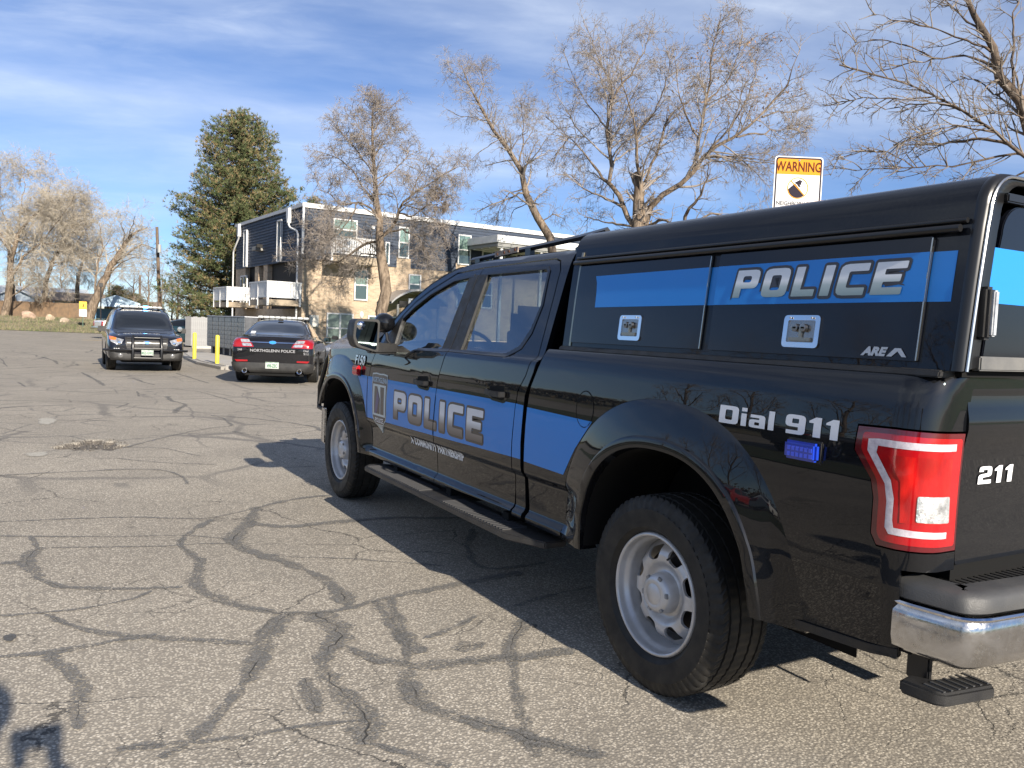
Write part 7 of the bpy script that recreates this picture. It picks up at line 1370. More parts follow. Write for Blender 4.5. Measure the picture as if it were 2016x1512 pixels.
# ---- person holding a phone (their shadow reaches into the photograph)
def person():
    r = thing('person', 'person holding a phone whose shadow falls across the lower left corner', 'person', (0, 0, 0))
    bx, by = -3.26, -2.98
    J = dict(pel=(bx, by, .95), sp=(bx, by, 1.15), ch=(bx, by+.01, 1.38), nk=(bx, by+.02, 1.50), hd=(bx, by+.05, 1.62), hl=(bx-.10, by, .90), kl=(bx-.12, by+.03, .50), al=(bx-.13, by-.01, .10), fl=(bx-.14, by+.14, .04), hr=(bx+.10, by, .90), kr=(bx+.12, by+.03, .50), ar=(bx+.13, by-.01, .10), frr=(bx+.14, by+.14, .04),
             sl=(bx-.20, by+.01, 1.40), el=(bx-.20, by+.12, 1.16), wl=(bx+.12, by+.36, 1.34), sr=(bx+.20, by+.01, 1.40), er=(bx+.27, by+.08, 1.16), wr=(bx+.22, by+.34, 1.36))
    def skin(name, pts, edges, rad, mat, par, lv=2):
        me = bpy.data.meshes.new(name); me.from_pydata([J[p] if isinstance(p, str) else p for p in pts], edges, []); o = bpy.data.objects.new(name, me); COL.objects.link(o); o.modifiers.new('s', 'SKIN'); sb = o.modifiers.new('u', 'SUBSURF'); sb.levels = sb.render_levels = lv
        for i, q in enumerate(me.skin_vertices[0].data): q.radius = rad[i]; q.use_root = (i == 0)
        dg = bpy.context.evaluated_depsgraph_get(); m2 = bpy.data.meshes.new_from_object(o.evaluated_get(dg)); bpy.data.objects.remove(o); m2.polygons.foreach_set('use_smooth', [True]*len(m2.polygons)); return link(name, m2, mat, par)
    SK = pbr('skin', (.50, .30, .22), .5); JK = textured('dark_jacket', (.03, .035, .05), (.05, .055, .07), .85, 8, 80, .3); TR = textured('blue_trousers', (.05, .07, .12), (.07, .09, .14), .85, 8, 80, .3)
    P = ['pel', 'sp', 'ch', 'nk', 'hd', 'hl', 'kl', 'al', 'hr', 'kr', 'ar', 'sl', 'el', 'wl', 'sr', 'er', 'wr']; E_ = [(0, 1), (1, 2), (2, 3), (3, 4), (0, 5), (5, 6), (6, 7), (0, 8), (8, 9), (9, 10), (2, 11), (11, 12), (12, 13), (2, 14), (14, 15), (15, 16)]
    rad = [(.16, .12), (.15, .115), (.18, .13), (.055, .055), (.05, .05), (.10, .10), (.065, .065), (.045, .045), (.10, .10), (.065, .065), (.045, .045), (.07, .07), (.058, .058), (.045, .045), (.075, .075), (.058, .058), (.045, .045)]
    skin('body', P, E_, rad, JK, r)
    hx, hy, hz = J['hd']; v, f = lathe([(0, -.13), (.05, -.12), (.075, -.07), (.085, -.01), (.088, .04), (.075, .09), (.045, .12), (0, .13)], 20, 'z'); V = []
    for (x, y, z) in v: V.append((x*.88, y*1.08+(.018 if (y > .06 and -.03 < z < .01 and abs(x) < .02) else 0), z))
    h = mk('head', V, f, SK, r, True); h.location = (hx, hy, hz+.06); MB().add(*lathe([(0, .135), (.06, .125), (.092, .08), (.098, .03), (.092, -.02), (.08, -.03)], 20, 'z')).build('hair', pbr('dark_hair', (.03, .02, .015), .7), h, smooth=True)
    for s_ in (-1, 1): MB().add(*lathe([(0, -.008), (.012, 0), (0, .008)], 10, 'y')).build('eye', pbr('eye_white', (.7, .7, .7), .3), h).location = (s_*.03, .088, .0)
    for wn, s_ in (('wl', 1), ('wr', -1)):
        wx, wy, wz = J[wn]; tgt = np.array([-3.092-s_*.05, -2.56, 1.40]); W0 = np.array([wx, wy, wz]); d = tgt-W0; d /= np.linalg.norm(d)
        pts = [tuple(W0), tuple(W0+d*.05)]; ed = [(0, 1)]; rd = [(.028, .02), (.034, .018)]
        for k in range(4): b = len(pts); q = W0+d*.085+np.array([0, 0, .024-.016*k]); e = q+np.array([s_*.03, .028, 0]); g3 = e+np.array([s_*.022, -.010, 0]); pts += [tuple(q), tuple(e), tuple(g3)]; ed += [(1, b), (b, b+1), (b+1, b+2)]; rd += [(.010, .010), (.008, .008), (.007, .007)]
        b = len(pts); q = W0+d*.05+np.array([s_*.01, -.005, .03]); pts += [tuple(q), tuple(q+np.array([s_*.03, .0, .02]))]; ed += [(1, b), (b, b+1)]; rd += [(.011, .011), (.009, .009)]
        skin('hand', pts, ed, rd, SK, r, 1)
    for s_, k in ((-1, 'al'), (1, 'ar')): 
        x, y, z = J[k]; MB().box(x-.05, y-.09, .0, x+.05, y+.20, .10).build('shoe', pbr('black_shoe', (.02, .02, .02), .6), r, bevel=.03)
    skin('trousers', ['pel', 'hl', 'kl', 'al', 'hr', 'kr', 'ar'], [(0, 1), (1, 2), (2, 3), (0, 4), (4, 5), (5, 6)], [(.165, .125), (.106, .106), (.075, .075), (.062, .062), (.106, .106), (.075, .075), (.062, .062)], TR, r)
    ph = MB().box(-.078, -.004, -.037, .078, .004, .037).build('phone', PLASTIC_S, None, bevel=.003); ph.location = (-3.092, -2.53, 1.405); tag(ph, 'slim black phone held up in both hands by the person at the lower left', 'phone')
person()
# ------------------------------------------------------------------ bare trees: traced limbs, then three generations of branches
def tubes(P, R, sides, twist=0.0):
    """P (n,k,3) centre lines, R (n,k) radii -> verts, quads"""
    n, k, _ = P.shape; T = np.gradient(P, axis=1); T /= np.linalg.norm(T, axis=2, keepdims=True)+1e-9
    up = np.where(np.abs(T[:, :1, 2:3]) > .9, np.array([[[1., 0, 0]]]), np.array([[[0, 0, 1.]]])); A = np.cross(T, np.broadcast_to(up, T.shape)); A /= np.linalg.norm(A, axis=2, keepdims=True)+1e-9; B = np.cross(T, A)
    th = np.arange(sides)*2*PI/sides; V = P[:, :, None, :]+R[:, :, None, None]*(A[:, :, None, :]*np.cos(th)[None, None, :, None]+B[:, :, None, :]*np.sin(th)[None, None, :, None])
    i = np.arange(n)[:, None, None]*k*sides; j = np.arange(k-1)[None, :, None]*sides; s = np.arange(sides)[None, None, :]; s2 = (s+1) % sides
    F = np.stack([i+j+s, i+j+s2, i+j+sides+s2, i+j+sides+s], -1).reshape(-1, 4); return V.reshape(-1, 3), F
def resample(P, R, k):
    P = np.array(P, float); d = np.r_[0, np.cumsum(np.linalg.norm(np.diff(P, axis=0), axis=1))]; t = np.linspace(0, d[-1], k)
    return np.stack([np.interp(t, d, P[:, i]) for i in range(3)], 1), np.interp(t, d, R)
def sprout(P, R, per_m, len_f, len_min, ang, k, rg, upward, grav, rfac, rmin, start=.15, jit=.10, endbias=0.6):
    """children along every parent line. len_f: child length as a share of the parent's remaining length"""
    n, kk, _ = P.shape; seg = np.linalg.norm(np.diff(P, axis=1), axis=2); L = seg.sum(1); cnt = rg.poisson(np.maximum(L*per_m, .6)); idx = np.repeat(np.arange(n), cnt); m = len(idx)
    if m == 0: return np.zeros((0, k, 3)), np.zeros((0, k))
    t = start+(1-start)*rg.random(m)**endbias; f = t*(kk-1); i0 = np.minimum(f.astype(int), kk-2); fr_ = (f-i0)[:, None]
    base = P[idx, i0]*(1-fr_)+P[idx, i0+1]*fr_; rb = R[idx, i0]*(1-fr_[:, 0])+R[idx, i0+1]*fr_[:, 0]; T = P[idx, i0+1]-P[idx, i0]; T /= np.linalg.norm(T, axis=1, keepdims=True)+1e-9
    q = rg.normal(size=(m, 3)); q -= T*(q*T).sum(1, keepdims=True); q /= np.linalg.norm(q, axis=1, keepdims=True)+1e-9
    a = np.radians(rg.normal(ang, 14, m))[:, None]; D = T*np.cos(a)+q*np.sin(a); D[:, 2] += upward; D /= np.linalg.norm(D, axis=1, keepdims=True)
    ln = np.maximum(len_min, L[idx]*len_f*(1.15-t)*rg.uniform(.55, 1.35, m)); ln = ln*rg.uniform(.7, 1.2, m); st = (ln/(k-1))[:, None]
    out = np.zeros((m, k, 3)); out[:, 0] = base; cur = D
    for s in range(1, k):
        cur = cur+rg.normal(0, jit, (m, 3)); cur[:, 2] += grav; cur /= np.linalg.norm(cur, axis=1, keepdims=True); out[:, s] = out[:, s-1]+cur*st
    r0 = np.clip(rb*rfac, rmin, None); RR = r0[:, None]*np.linspace(1, .28, k)[None]; return out, np.maximum(RR, rmin*.45)
def bark(name, c1, c2, sc=5):
    m = pbr(name, c1, .9, spec=.2); n = NT(m); c = n.coord(); a = n.noise(n.mapping(c, (sc, sc, sc*.22)), 1.6, 6, .7, .4); b = n.noise(c, .7, 4)
    n.set('Base Color', n.mix(n.mr(a, .38, .62), n.mix(n.mr(b, .4, .65), c1, tuple(x*.75 for x in c1)), c2)); n.bump(a, .8, .05); return m
BK = bark('furrowed_bark', (.27, .21, .155), (.10, .075, .055)); TW = bark('winter_twigs', (.34, .295, .255), (.22, .19, .165), 2); TWD = bark('grey_brown_twigs', (.27, .23, .19), (.165, .14, .12), 2); TWP = bark('pale_twigs', (.52, .46, .375), (.36, .32, .26), 2); BKD = bark('darker_bark', (.17, .13, .10), (.07, .052, .04))
def lift(lines, spread, seed, depth):
    """pixel traces become limbs in space: each leaves the trunk towards or away from the viewer by its own amount"""
    rg = np.random.default_rng(seed); out = []
    for i, (pts, r0, r1) in enumerate(lines):
        n = len(pts); s = 0 if i == 0 else rg.uniform(-1, 1)*spread; P = []
        d0 = depth if i == 0 else None
        if i > 0:
            # start at the depth of the nearest earlier limb
            best = 1e9
            for (Q, pq, _) in out:
                for j, p in enumerate(pq):
                    e = math.hypot(p[0]-pts[0][0], p[1]-pts[0][1])
                    if e < best: best = e; d0 = Q[j][1]
        T = []
        for j, p in enumerate(pts): dd = d0+s*(j/(n-1)); T.append((at(p[0], p[1], dd), dd))
        out.append((T, pts, (r0, r1)))
    return [([t[0] for t in T], np.linspace(rr[0], rr[1], len(T))) for T, _, rr in out]
DBG = 0
def bare_tree(name, label, lines, depth, seed, spread=2.0, dens=(1.5, 3.0, 5.0), lenf=(.45, .5, .5), up=(.25, .12, .05), grav=(.02, .0, -.01), ang=(48, 46, 45), tw=TW, bk=BK, tmin=.0072, group=None, minl=(.8, .4, .22), base=None, traced=True, jit=.16):
    rg = np.random.default_rng(seed); limbs = lift(lines, spread, seed, depth) if traced else lines
    P0, R0 = [], []
    for P, R in limbs: p, r = resample(P, R*(1 if len(P0) == 0 else .55), 14); p[1:-1] += rg.normal(0, .006, (12, 3))*np.linalg.norm(p[-1]-p[0]); P0.append(p); R0.append(r)
    P0, R0 = np.array(P0), np.array(R0); org = Vector(P0[0][0]) if base is None else Vector(base); org.z = min(org.z, .1) if base is None else org.z
    t = thing(name, label, 'tree', tuple(org), 0, group); o3 = np.array(org)
    V, F = tubes(P0-o3, R0, 9); V = V+rg.normal(0, .006, V.shape); tr = mk_np('trunk', V, F, bk, t, True)
    P1, R1 = sprout(P0[1:] if len(P0) > 1 else P0, R0[1:] if len(P0) > 1 else R0, dens[0], lenf[0], minl[0], ang[0], 8, rg, up[0], grav[0], .55, .014, .12, jit)
    Pt, Rt = sprout(P0[:1], R0[:1], dens[0]*.7, .22, minl[0], ang[0], 8, rg, up[0], grav[0], .35, .014, .45, jit); P1, R1 = np.r_[P1, Pt], np.r_[R1, Rt]
    P2, R2 = sprout(P1, R1, dens[1], lenf[1], minl[1], ang[1], 5, rg, up[1], grav[1], .5, .008, .12, jit)
    P3, R3 = sprout(P2, R2, dens[2], lenf[2], minl[2], ang[2], 3, rg, up[2], grav[2], .6, tmin, .1, jit*.9)
    P4, R4 = sprout(P3, R3, dens[3] if len(dens) > 3 else 3.0, .6, minl[2]*.75, ang[2], 3, rg, up[2], grav[2], .75, tmin*.85, .1, jit*.9)
    print('TREE', name, len(P1), len(P2), len(P3), len(P4)) if DBG else None
    vs, fs, o = [], [], 0
    for P, R, s in ((P1, R1, 5), (P2, R2, 4), (P3, R3, 3), (P4, R4, 3)):
        V, F = tubes(P-o3, R, s); vs.append(V); fs.append(F+o); o += len(V)
    cr = mk_np('crown', np.concatenate(vs), np.concatenate(fs), tw, t, True); return t, (P3, o3), cr
def dead_leaves(t, P3, o3, centre, rad, n, seed, size=.05):
    rg = np.random.default_rng(seed); q = P3[:, -1]; d = np.linalg.norm(q-centre, axis=1); c = q[d < rad]
    if len(c) == 0: c = np.array([centre])
    p = c[rg.integers(0, len(c), n)]+rg.normal(0, .06, (n, 3))-o3; V = p[:, None, :]+rg.normal(0, size, (n, 3, 3)); return tag(mk_np('dead_leaves', V.reshape(-1, 3), np.arange(n*3).reshape(n, 3), pbr('dead_leaf', (.30, .16, .06), .8), t, False), kind='stuff')
def L(*a, r=(.1, .02)): return (list(a), r[0], r[1])
# the tree before the building
T3 = [L((758, 690), (757, 640), (752, 600), (763, 560), (757, 520), (748, 490), (752, 470), (757, 455), (748, 430), (742, 400), (738, 370), (738, 330), (735, 290), (733, 250), (735, 205), r=(.30, .03)),
      L((752, 478), (722, 478), (700, 492), (668, 515), (630, 512), (585, 508), r=(.13, .02)), L((748, 432), (728, 408), (705, 398), (670, 402), (640, 425), (612, 455), r=(.10, .015)), L((742, 400), (720, 378), (700, 342), (668, 312), (635, 300), r=(.09, .015)),
      L((738, 345), (705, 300), (672, 262), (648, 240), r=(.06, .012)), L((738, 305), (762, 268), (776, 238), r=(.05, .012)), L((753, 465), (775, 442), (786, 420), (790, 402), (810, 385), (840, 366), (872, 345), (902, 328), r=(.15, .02)),
      L((786, 420), (812, 426), (838, 405), (862, 402), r=(.08, .02)), L((757, 458), (795, 452), (826, 470), (848, 512), r=(.09, .015)), L((738, 372), (770, 340), (798, 312), (826, 296), r=(.06, .012)), L((735, 300), (712, 262), (694, 228), r=(.04, .01)),
      L((735, 262), (752, 228), (768, 212), r=(.04, .01)), L((757, 520), (735, 500), (712, 500), (690, 530), (665, 560), r=(.08, .015)), L((840, 366), (868, 372), (890, 392), r=(.05, .012)), L((668, 402), (650, 382), (625, 372), r=(.05, .012)), L((810, 385), (822, 350), (842, 322), r=(.05, .01)),
      L((705, 398), (690, 430), (668, 458), (640, 480), r=(.06, .012)), L((790, 402), (820, 410), (850, 430), (878, 450), r=(.06, .012))]
t3, p3, _ = bare_tree('bare_tree', 'rounded bare tree standing in front of the brick wall of the apartment building', T3, 36.5, 31, 2.2, (6.2, 8.0, 9.5, 7.0), (.42, .6, .55), (.15, .05, 0), (-.02, -.04, -.03), (50, 50, 48), minl=(.8, .45, .25), jit=.18)
dead_leaves(t3, p3[0], p3[1], at(858, 402, 37), .62, 500, 5, .045)
T4 = [L((1098, 700), (1095, 560), (1088, 478), (1062, 440), (1042, 400), (1030, 370), (1022, 332), (1005, 298), (986, 270), (966, 240), (942, 200), (926, 170), (908, 128), r=(.27, .02)),
      L((1022, 322), (1030, 288), (1030, 240), (1024, 196), r=(.09, .012)), L((1045, 405), (1060, 385), (1084, 372), r=(.07, .015)), L((986, 272), (960, 288), (930, 312), (908, 336), r=(.05, .01)), L((966, 240), (932, 232), (900, 226), (878, 214), r=(.05, .01)), L((942, 202), (952, 162), (946, 128), r=(.05, .01)),
      L((1030, 372), (1002, 380), (984, 408), (976, 436), r=(.06, .01)), L((1062, 440), (1090, 420), (1112, 432), r=(.06, .01)), L((1030, 288), (1048, 258), (1060, 228), r=(.05, .01)), L((1005, 300), (1022, 268), (1036, 262), r=(.04, .01)), L((926, 170), (900, 150), (884, 140), r=(.03, .01)), L((1042, 400), (1012, 412), (1000, 440), r=(.05, .01)), L((1030, 240), (1044, 216), r=(.03, .01))]
bare_tree('bare_tree', 'leaning bare tree whose trunk slants up to the left over the building roof', T4, 43, 41, 2.0, (4.0, 5.5, 6.5, 5.0), (.42, .52, .52), (.05, .0, -.05), (-.02, -.05, -.05), minl=(.8, .5, .28), jit=.18)
T5 = [L((1264, 700), (1264, 560), (1262, 470), (1262, 440), (1258, 400), (1254, 340), r=(.44, .16)),
      L((1255, 455), (1230, 410), (1206, 370), (1198, 320), (1201, 260), (1200, 200), (1205, 170), (1190, 130), (1170, 90), (1148, 42), r=(.20, .012)), L((1262, 440), (1262, 380), (1255, 330), (1252, 270), (1250, 240), (1232, 188), (1222, 140), r=(.17, .012)),
      L((1270, 445), (1292, 400), (1330, 368), (1365, 340), (1382, 312), (1402, 290), (1450, 270), (1500, 230), (1540, 180), (1560, 150), (1576, 96), r=(.22, .012)), L((1365, 342), (1376, 280), (1390, 200), (1400, 130), (1406, 70), (1420, 28), r=(.13, .012)), L((1258, 402), (1280, 330), (1310, 240), (1340, 210), (1372, 188), r=(.12, .012)),
      L((1345, 450), (1352, 415), (1378, 388), (1392, 352), (1396, 318), r=(.14, .02)), L((1206, 370), (1172, 330), (1150, 300), (1120, 270), (1088, 240), r=(.10, .012)), L((1230, 410), (1190, 390), (1150, 372), (1126, 345), r=(.11, .012)), L((1402, 290), (1440, 250), (1470, 200), (1492, 136), r=(.08, .01)),
      L((1382, 312), (1430, 308), (1480, 312), (1524, 318), r=(.08, .01)), L((1200, 262), (1170, 220), (1140, 180), (1116, 118), r=(.07, .01)), L((1200, 200), (1240, 150), (1268, 100), (1282, 56), r=(.08, .01)), L((1264, 455), (1300, 432), (1345, 446), r=(.14, .03)), L((1245, 445), (1192, 438), (1150, 428), r=(.09, .015)),
      L((1376, 280), (1350, 230), (1335, 170), (1328, 110), r=(.07, .01)), L((1450, 270), (1500, 262), (1550, 252), (1590, 262), r=(.06, .01)), L((1252, 270), (1288, 220), (1310, 170), (1320, 120), r=(.07, .01)), L((1345, 450), (1400, 420), (1450, 430), (1500, 422), r=(.09, .012)), L((1390, 200), (1432, 160), (1452, 110), (1462, 60), r=(.06, .01)), L((1120, 270), (1098, 300), (1086, 330), r=(.05, .01)), L((1500, 230), (1530, 220), (1566, 222), r=(.05, .01))]
t5, p5, _ = bare_tree('bare_tree', 'very large many-stemmed bare tree rising behind the camper shell, left of the warning sign', T5, 31.5, 51, 3.0, (4.4, 6.2, 7.0, 5.2), (.38, .54, .54), (.12, .02, -.03), (.0, -.03, -.04), minl=(.8, .45, .25), jit=.14)
dead_leaves(t5, p5[0], p5[1], at(1440, 180, 31.5), 2.6, 700, 6, .035)
T6 = [L((2250, 700), (2180, 560), (2110, 420), (2060, 320), (2026, 236), (1990, 170), (1950, 100), (1922, 40), (1896, -20), r=(.26, .03)),
      L((2110, 400), (2050, 330), (2000, 296), (1962, 262), (1920, 232), (1870, 205), (1800, 168), (1720, 142), (1652, 128), r=(.10, .008)), L((1985, 284), (1940, 272), (1900, 276), (1850, 285), (1800, 284), r=(.075, .04)), L((2080, 350), (2010, 300), (1950, 312), (1880, 326), (1800, 331), (1740, 330), (1684, 336), r=(.06, .006)),
      L((1972, 140), (1930, 118), (1900, 110), (1840, 116), (1780, 126), (1722, 142), r=(.055, .006)), L((1952, 102), (1900, 80), (1850, 60), (1790, 44), (1716, 28), r=(.05, .006)), L((1900, 220), (1850, 202), (1790, 206), (1742, 216), r=(.035, .006)), L((2000, 190), (1992, 110), (1996, 40), (2002, -20), r=(.07, .02)),
      L((1926, 60), (1880, 20), (1840, -20), r=(.05, .01)), L((1962, 262), (1910, 250), (1850, 252), (1800, 270), (1760, 286), r=(.04, .006)), L((2040, 330), (1990, 350), (1940, 372), r=(.05, .008)), L((1840, 190), (1770, 196), (1700, 192), (1640, 206), r=(.03, .006)), L((1800, 331), (1752, 300), (1700, 296), (1650, 312), r=(.03, .005)), L((1840, 116), (1790, 90), (1740, 78), (1682, 84), r=(.03, .005)), L((1990, 170), (1960, 190), (1930, 160), (1890, 150), r=(.04, .006)), L((2020, 236), (1990, 220), (1950, 222), r=(.04, .006))]
T6 = [(p, a_*.78, b_) for p, a_, b_ in T6]
bare_tree('bare_tree', 'dark limbed bare tree reaching in from the right edge above the camper shell', T6, 17.0, 61, 1.4, (5.0, 7.0, 8.5, 7.0), (.30, .48, .5), (.10, .05, .02), (.01, .01, .0), (46, 46, 44), minl=(.55, .28, .13), bk=BKD, tmin=.0032, tw=TWD, jit=.10)
T1 = [L((2, 655), (14, 600), (22, 545), (22, 500), (36, 460), (62, 430), (92, 400), r=(.42, .05)), L((22, 545), (50, 500), (80, 480), (110, 478), (150, 460), (170, 440), r=(.22, .03)), L((22, 500), (0, 460), (-30, 420), (-40, 380), r=(.2, .03)), L((36, 460), (40, 410), (50, 360), (48, 325), r=(.12, .02)), L((62, 430), (95, 390), (100, 350), r=(.10, .02)), L((80, 480), (110, 440), (140, 400), (150, 380), r=(.12, .02)), L((-10, 470), (-60, 450), (-110, 420), r=(.15, .02)), L((14, 590), (60, 560), (100, 545), r=(.14, .02))]
bare_tree('cottonwood', 'pale twiggy bare cottonwood at the far left edge behind the lot', T1, 80, 71, 4, (3.8, 4.4, 5.0, 2.8), (.52, .62, .62), (.1, -.05, -.15), (-.02, -.06, -.08), tw=TWP, tmin=.013, minl=(1.6, 1.0, .6), group='pruned cottonwoods along the far fence')
T2 = [L((76, 652), (84, 600), (92, 560), (100, 520), (118, 490), (140, 460), r=(.40, .05)), L((100, 520), (80, 480), (84, 440), (100, 400), r=(.15, .02)), L((118, 490), (150, 480), (180, 440), (182, 400), r=(.15, .02)), L((92, 560), (60, 530), (40, 520), r=(.15, .02)), L((104, 520), (150, 510), (190, 500), r=(.13, .02)), L((140, 460), (150, 420), (142, 380), r=(.10, .02))]
tc2 = bare_tree('cottonwood', 'middle bare cottonwood of the row behind the three boulders', T2, 86, 72, 4, (3.0, 3.8, 4.6, 2.4), (.48, .58, .58), (.1, -.05, -.15), (-.02, -.06, -.08), tw=TWP, tmin=.013, minl=(1.6, 1.0, .6), group='pruned cottonwoods along the far fence')
T7 = [L((172, 645), (180, 605), (190, 580), (208, 548), (222, 520), (240, 492), (252, 466), (262, 458), (290, 448), r=(.50, .05)), L((186, 588), (188, 545), (196, 505), (204, 490), (198, 468), (196, 440), r=(.20, .03)), L((222, 520), (250, 500), (280, 480), (306, 490), r=(.20, .03)), L((240, 492), (246, 462), (238, 438), r=(.12, .02)), L((196, 505), (176, 490), (172, 460), r=(.12, .02)), L((208, 548), (236, 520), (262, 506), (300, 512), r=(.12, .02)), L((252, 466), (262, 440), (266, 425), r=(.08, .02)), L((204, 490), (216, 470), (218, 440), r=(.08, .02))]
bare_tree('cottonwood', 'bare cottonwood with a forked leaning trunk beside the yellow crossing sign', T7, 76, 73, 4, (2.6, 3.2, 4.2, 2.4), (.40, .55, .55), (.15, .0, -.08), (.0, -.05, -.06), tw=TWP, tmin=.012, minl=(1.3, .8, .5), group='pruned cottonwoods along the far fence')
#COPY
# smaller trees: grown free-standing, then copied with their parts
def seed_tree(seed, h, rad, label, spreadv=.5, name='bare_tree', group=None, dens=(2.8, 3.6, 4.0, 2.6), tw=TW, tmin=.012, org=(0, 0, 0)):
    rg = np.random.default_rng(seed); lines = []; tp = np.array([[0, 0, 0], [.05, .02, h*.2], [.0, .05, h*.45], [.1, 0, h*.72], [0, .1, h]])*np.array([h*.1, h*.1, 1])+np.array([0, 0, 0.]); lines.append((tp, np.linspace(rad, rad*.12, 5)))
    for k in range(9):
        z = h*(.22+.07*k); a = k*2.4+rg.uniform(-.4, .4); l = h*.42*(1-.06*k)*rg.uniform(.7, 1.1); d = np.array([math.cos(a)*spreadv*1.6, math.sin(a)*spreadv*1.6, .75]); p0 = np.array([0, 0, z]); lines.append((np.array([p0, p0+d*l*.35, p0+d*l*.7+np.array([0, 0, l*.08]), p0+d*l+np.array([0, 0, l*.22])]), np.linspace(rad*.45, rad*.06, 4)))
    lines = [(np.array(P)+np.array(org), R) for P, R in lines]
    return bare_tree(name, label, lines, 0, seed, 0, dens, (.4, .45, .45), (.2, .08, 0), (.0, -.01, -.02), tw=tw, tmin=tmin, base=org, traced=False, group=group, minl=(.9, .5, .3))[0]
def copy_thing(src, loc, rz, sc, label=None):
    c = src.copy(); COL.objects.link(c); c.location = loc; c.rotation_euler = (0, 0, rz); c.scale = (sc, sc, sc)
    if label: c['label'] = label
    for ch in src.children:
        d = ch.copy(); COL.objects.link(d); d.parent = c
        for g in ch.children: e = g.copy(); COL.objects.link(e); e.parent = d
    return c
st_ = seed_tree(81, 9.0, .22, 'distant bare tree low behind the warning sign', group='distant bare trees')
q = at(1700, 640, 52); st_.location = (q[0], q[1], 0)
far = [(1850, 56, 1.05, 'distant bare tree between the warning sign and the right tree limbs'), (1580, 60, .9, 'distant bare tree at the left foot of the warning sign'), (1760, 66, 1.3, 'faint distant bare tree right of the warning sign'), (1460, 70, .95, 'distant bare tree under the boughs of the many-stemmed tree'), (350, 95, .85, 'bare tree right of the utility pole under the big pine'), (292, 104, .9, 'bare tree just left of the utility pole'), (262, 100, .75, 'small bare tree over the roof of the oncoming police car'), (338, 82, .55, 'low bare thicket tree at the foot of the big pine'), (372, 78, .5, 'low bare tree behind the pale board fence'), (395, 96, .8, 'bare tree behind the left balcony'), (318, 118, .9, 'farthest bare tree behind the utility pole'), (215, 115, .9, 'bare tree behind the blue shelter'), (120, 124, 1.05, 'bare tree behind the brick house roof'), (40, 122, 1.1, 'bare tree behind the white garage'), (-60, 100, 1.1, 'bare tree just past the left edge'), (-180, 90, 1.2, 'bare tree farther past the left edge'), (-330, 84, 1.1, 'bare tree farthest past the left edge')]
for px, dep, rz, sc, lb in ((28, 84, 2.1, .98, 'bare cottonwood filling the gap between the far left trunk and the boulders'), (-45, 82, 4.0, 1.08, 'bare cottonwood cut by the left edge of the photo'), (148, 92, 1.2, .85, 'thin bare cottonwood between the forked trunk and the middle cottonwood')):
    q = at(px, 640, dep); copy_thing(tc2[0], (q[0], q[1], .4), rz, sc, lb)
for i, (px, dep, sc, lb) in enumerate(far): q = at(px, 640, dep); copy_thing(st_, (q[0], q[1], 0), i*1.9, sc, lb)
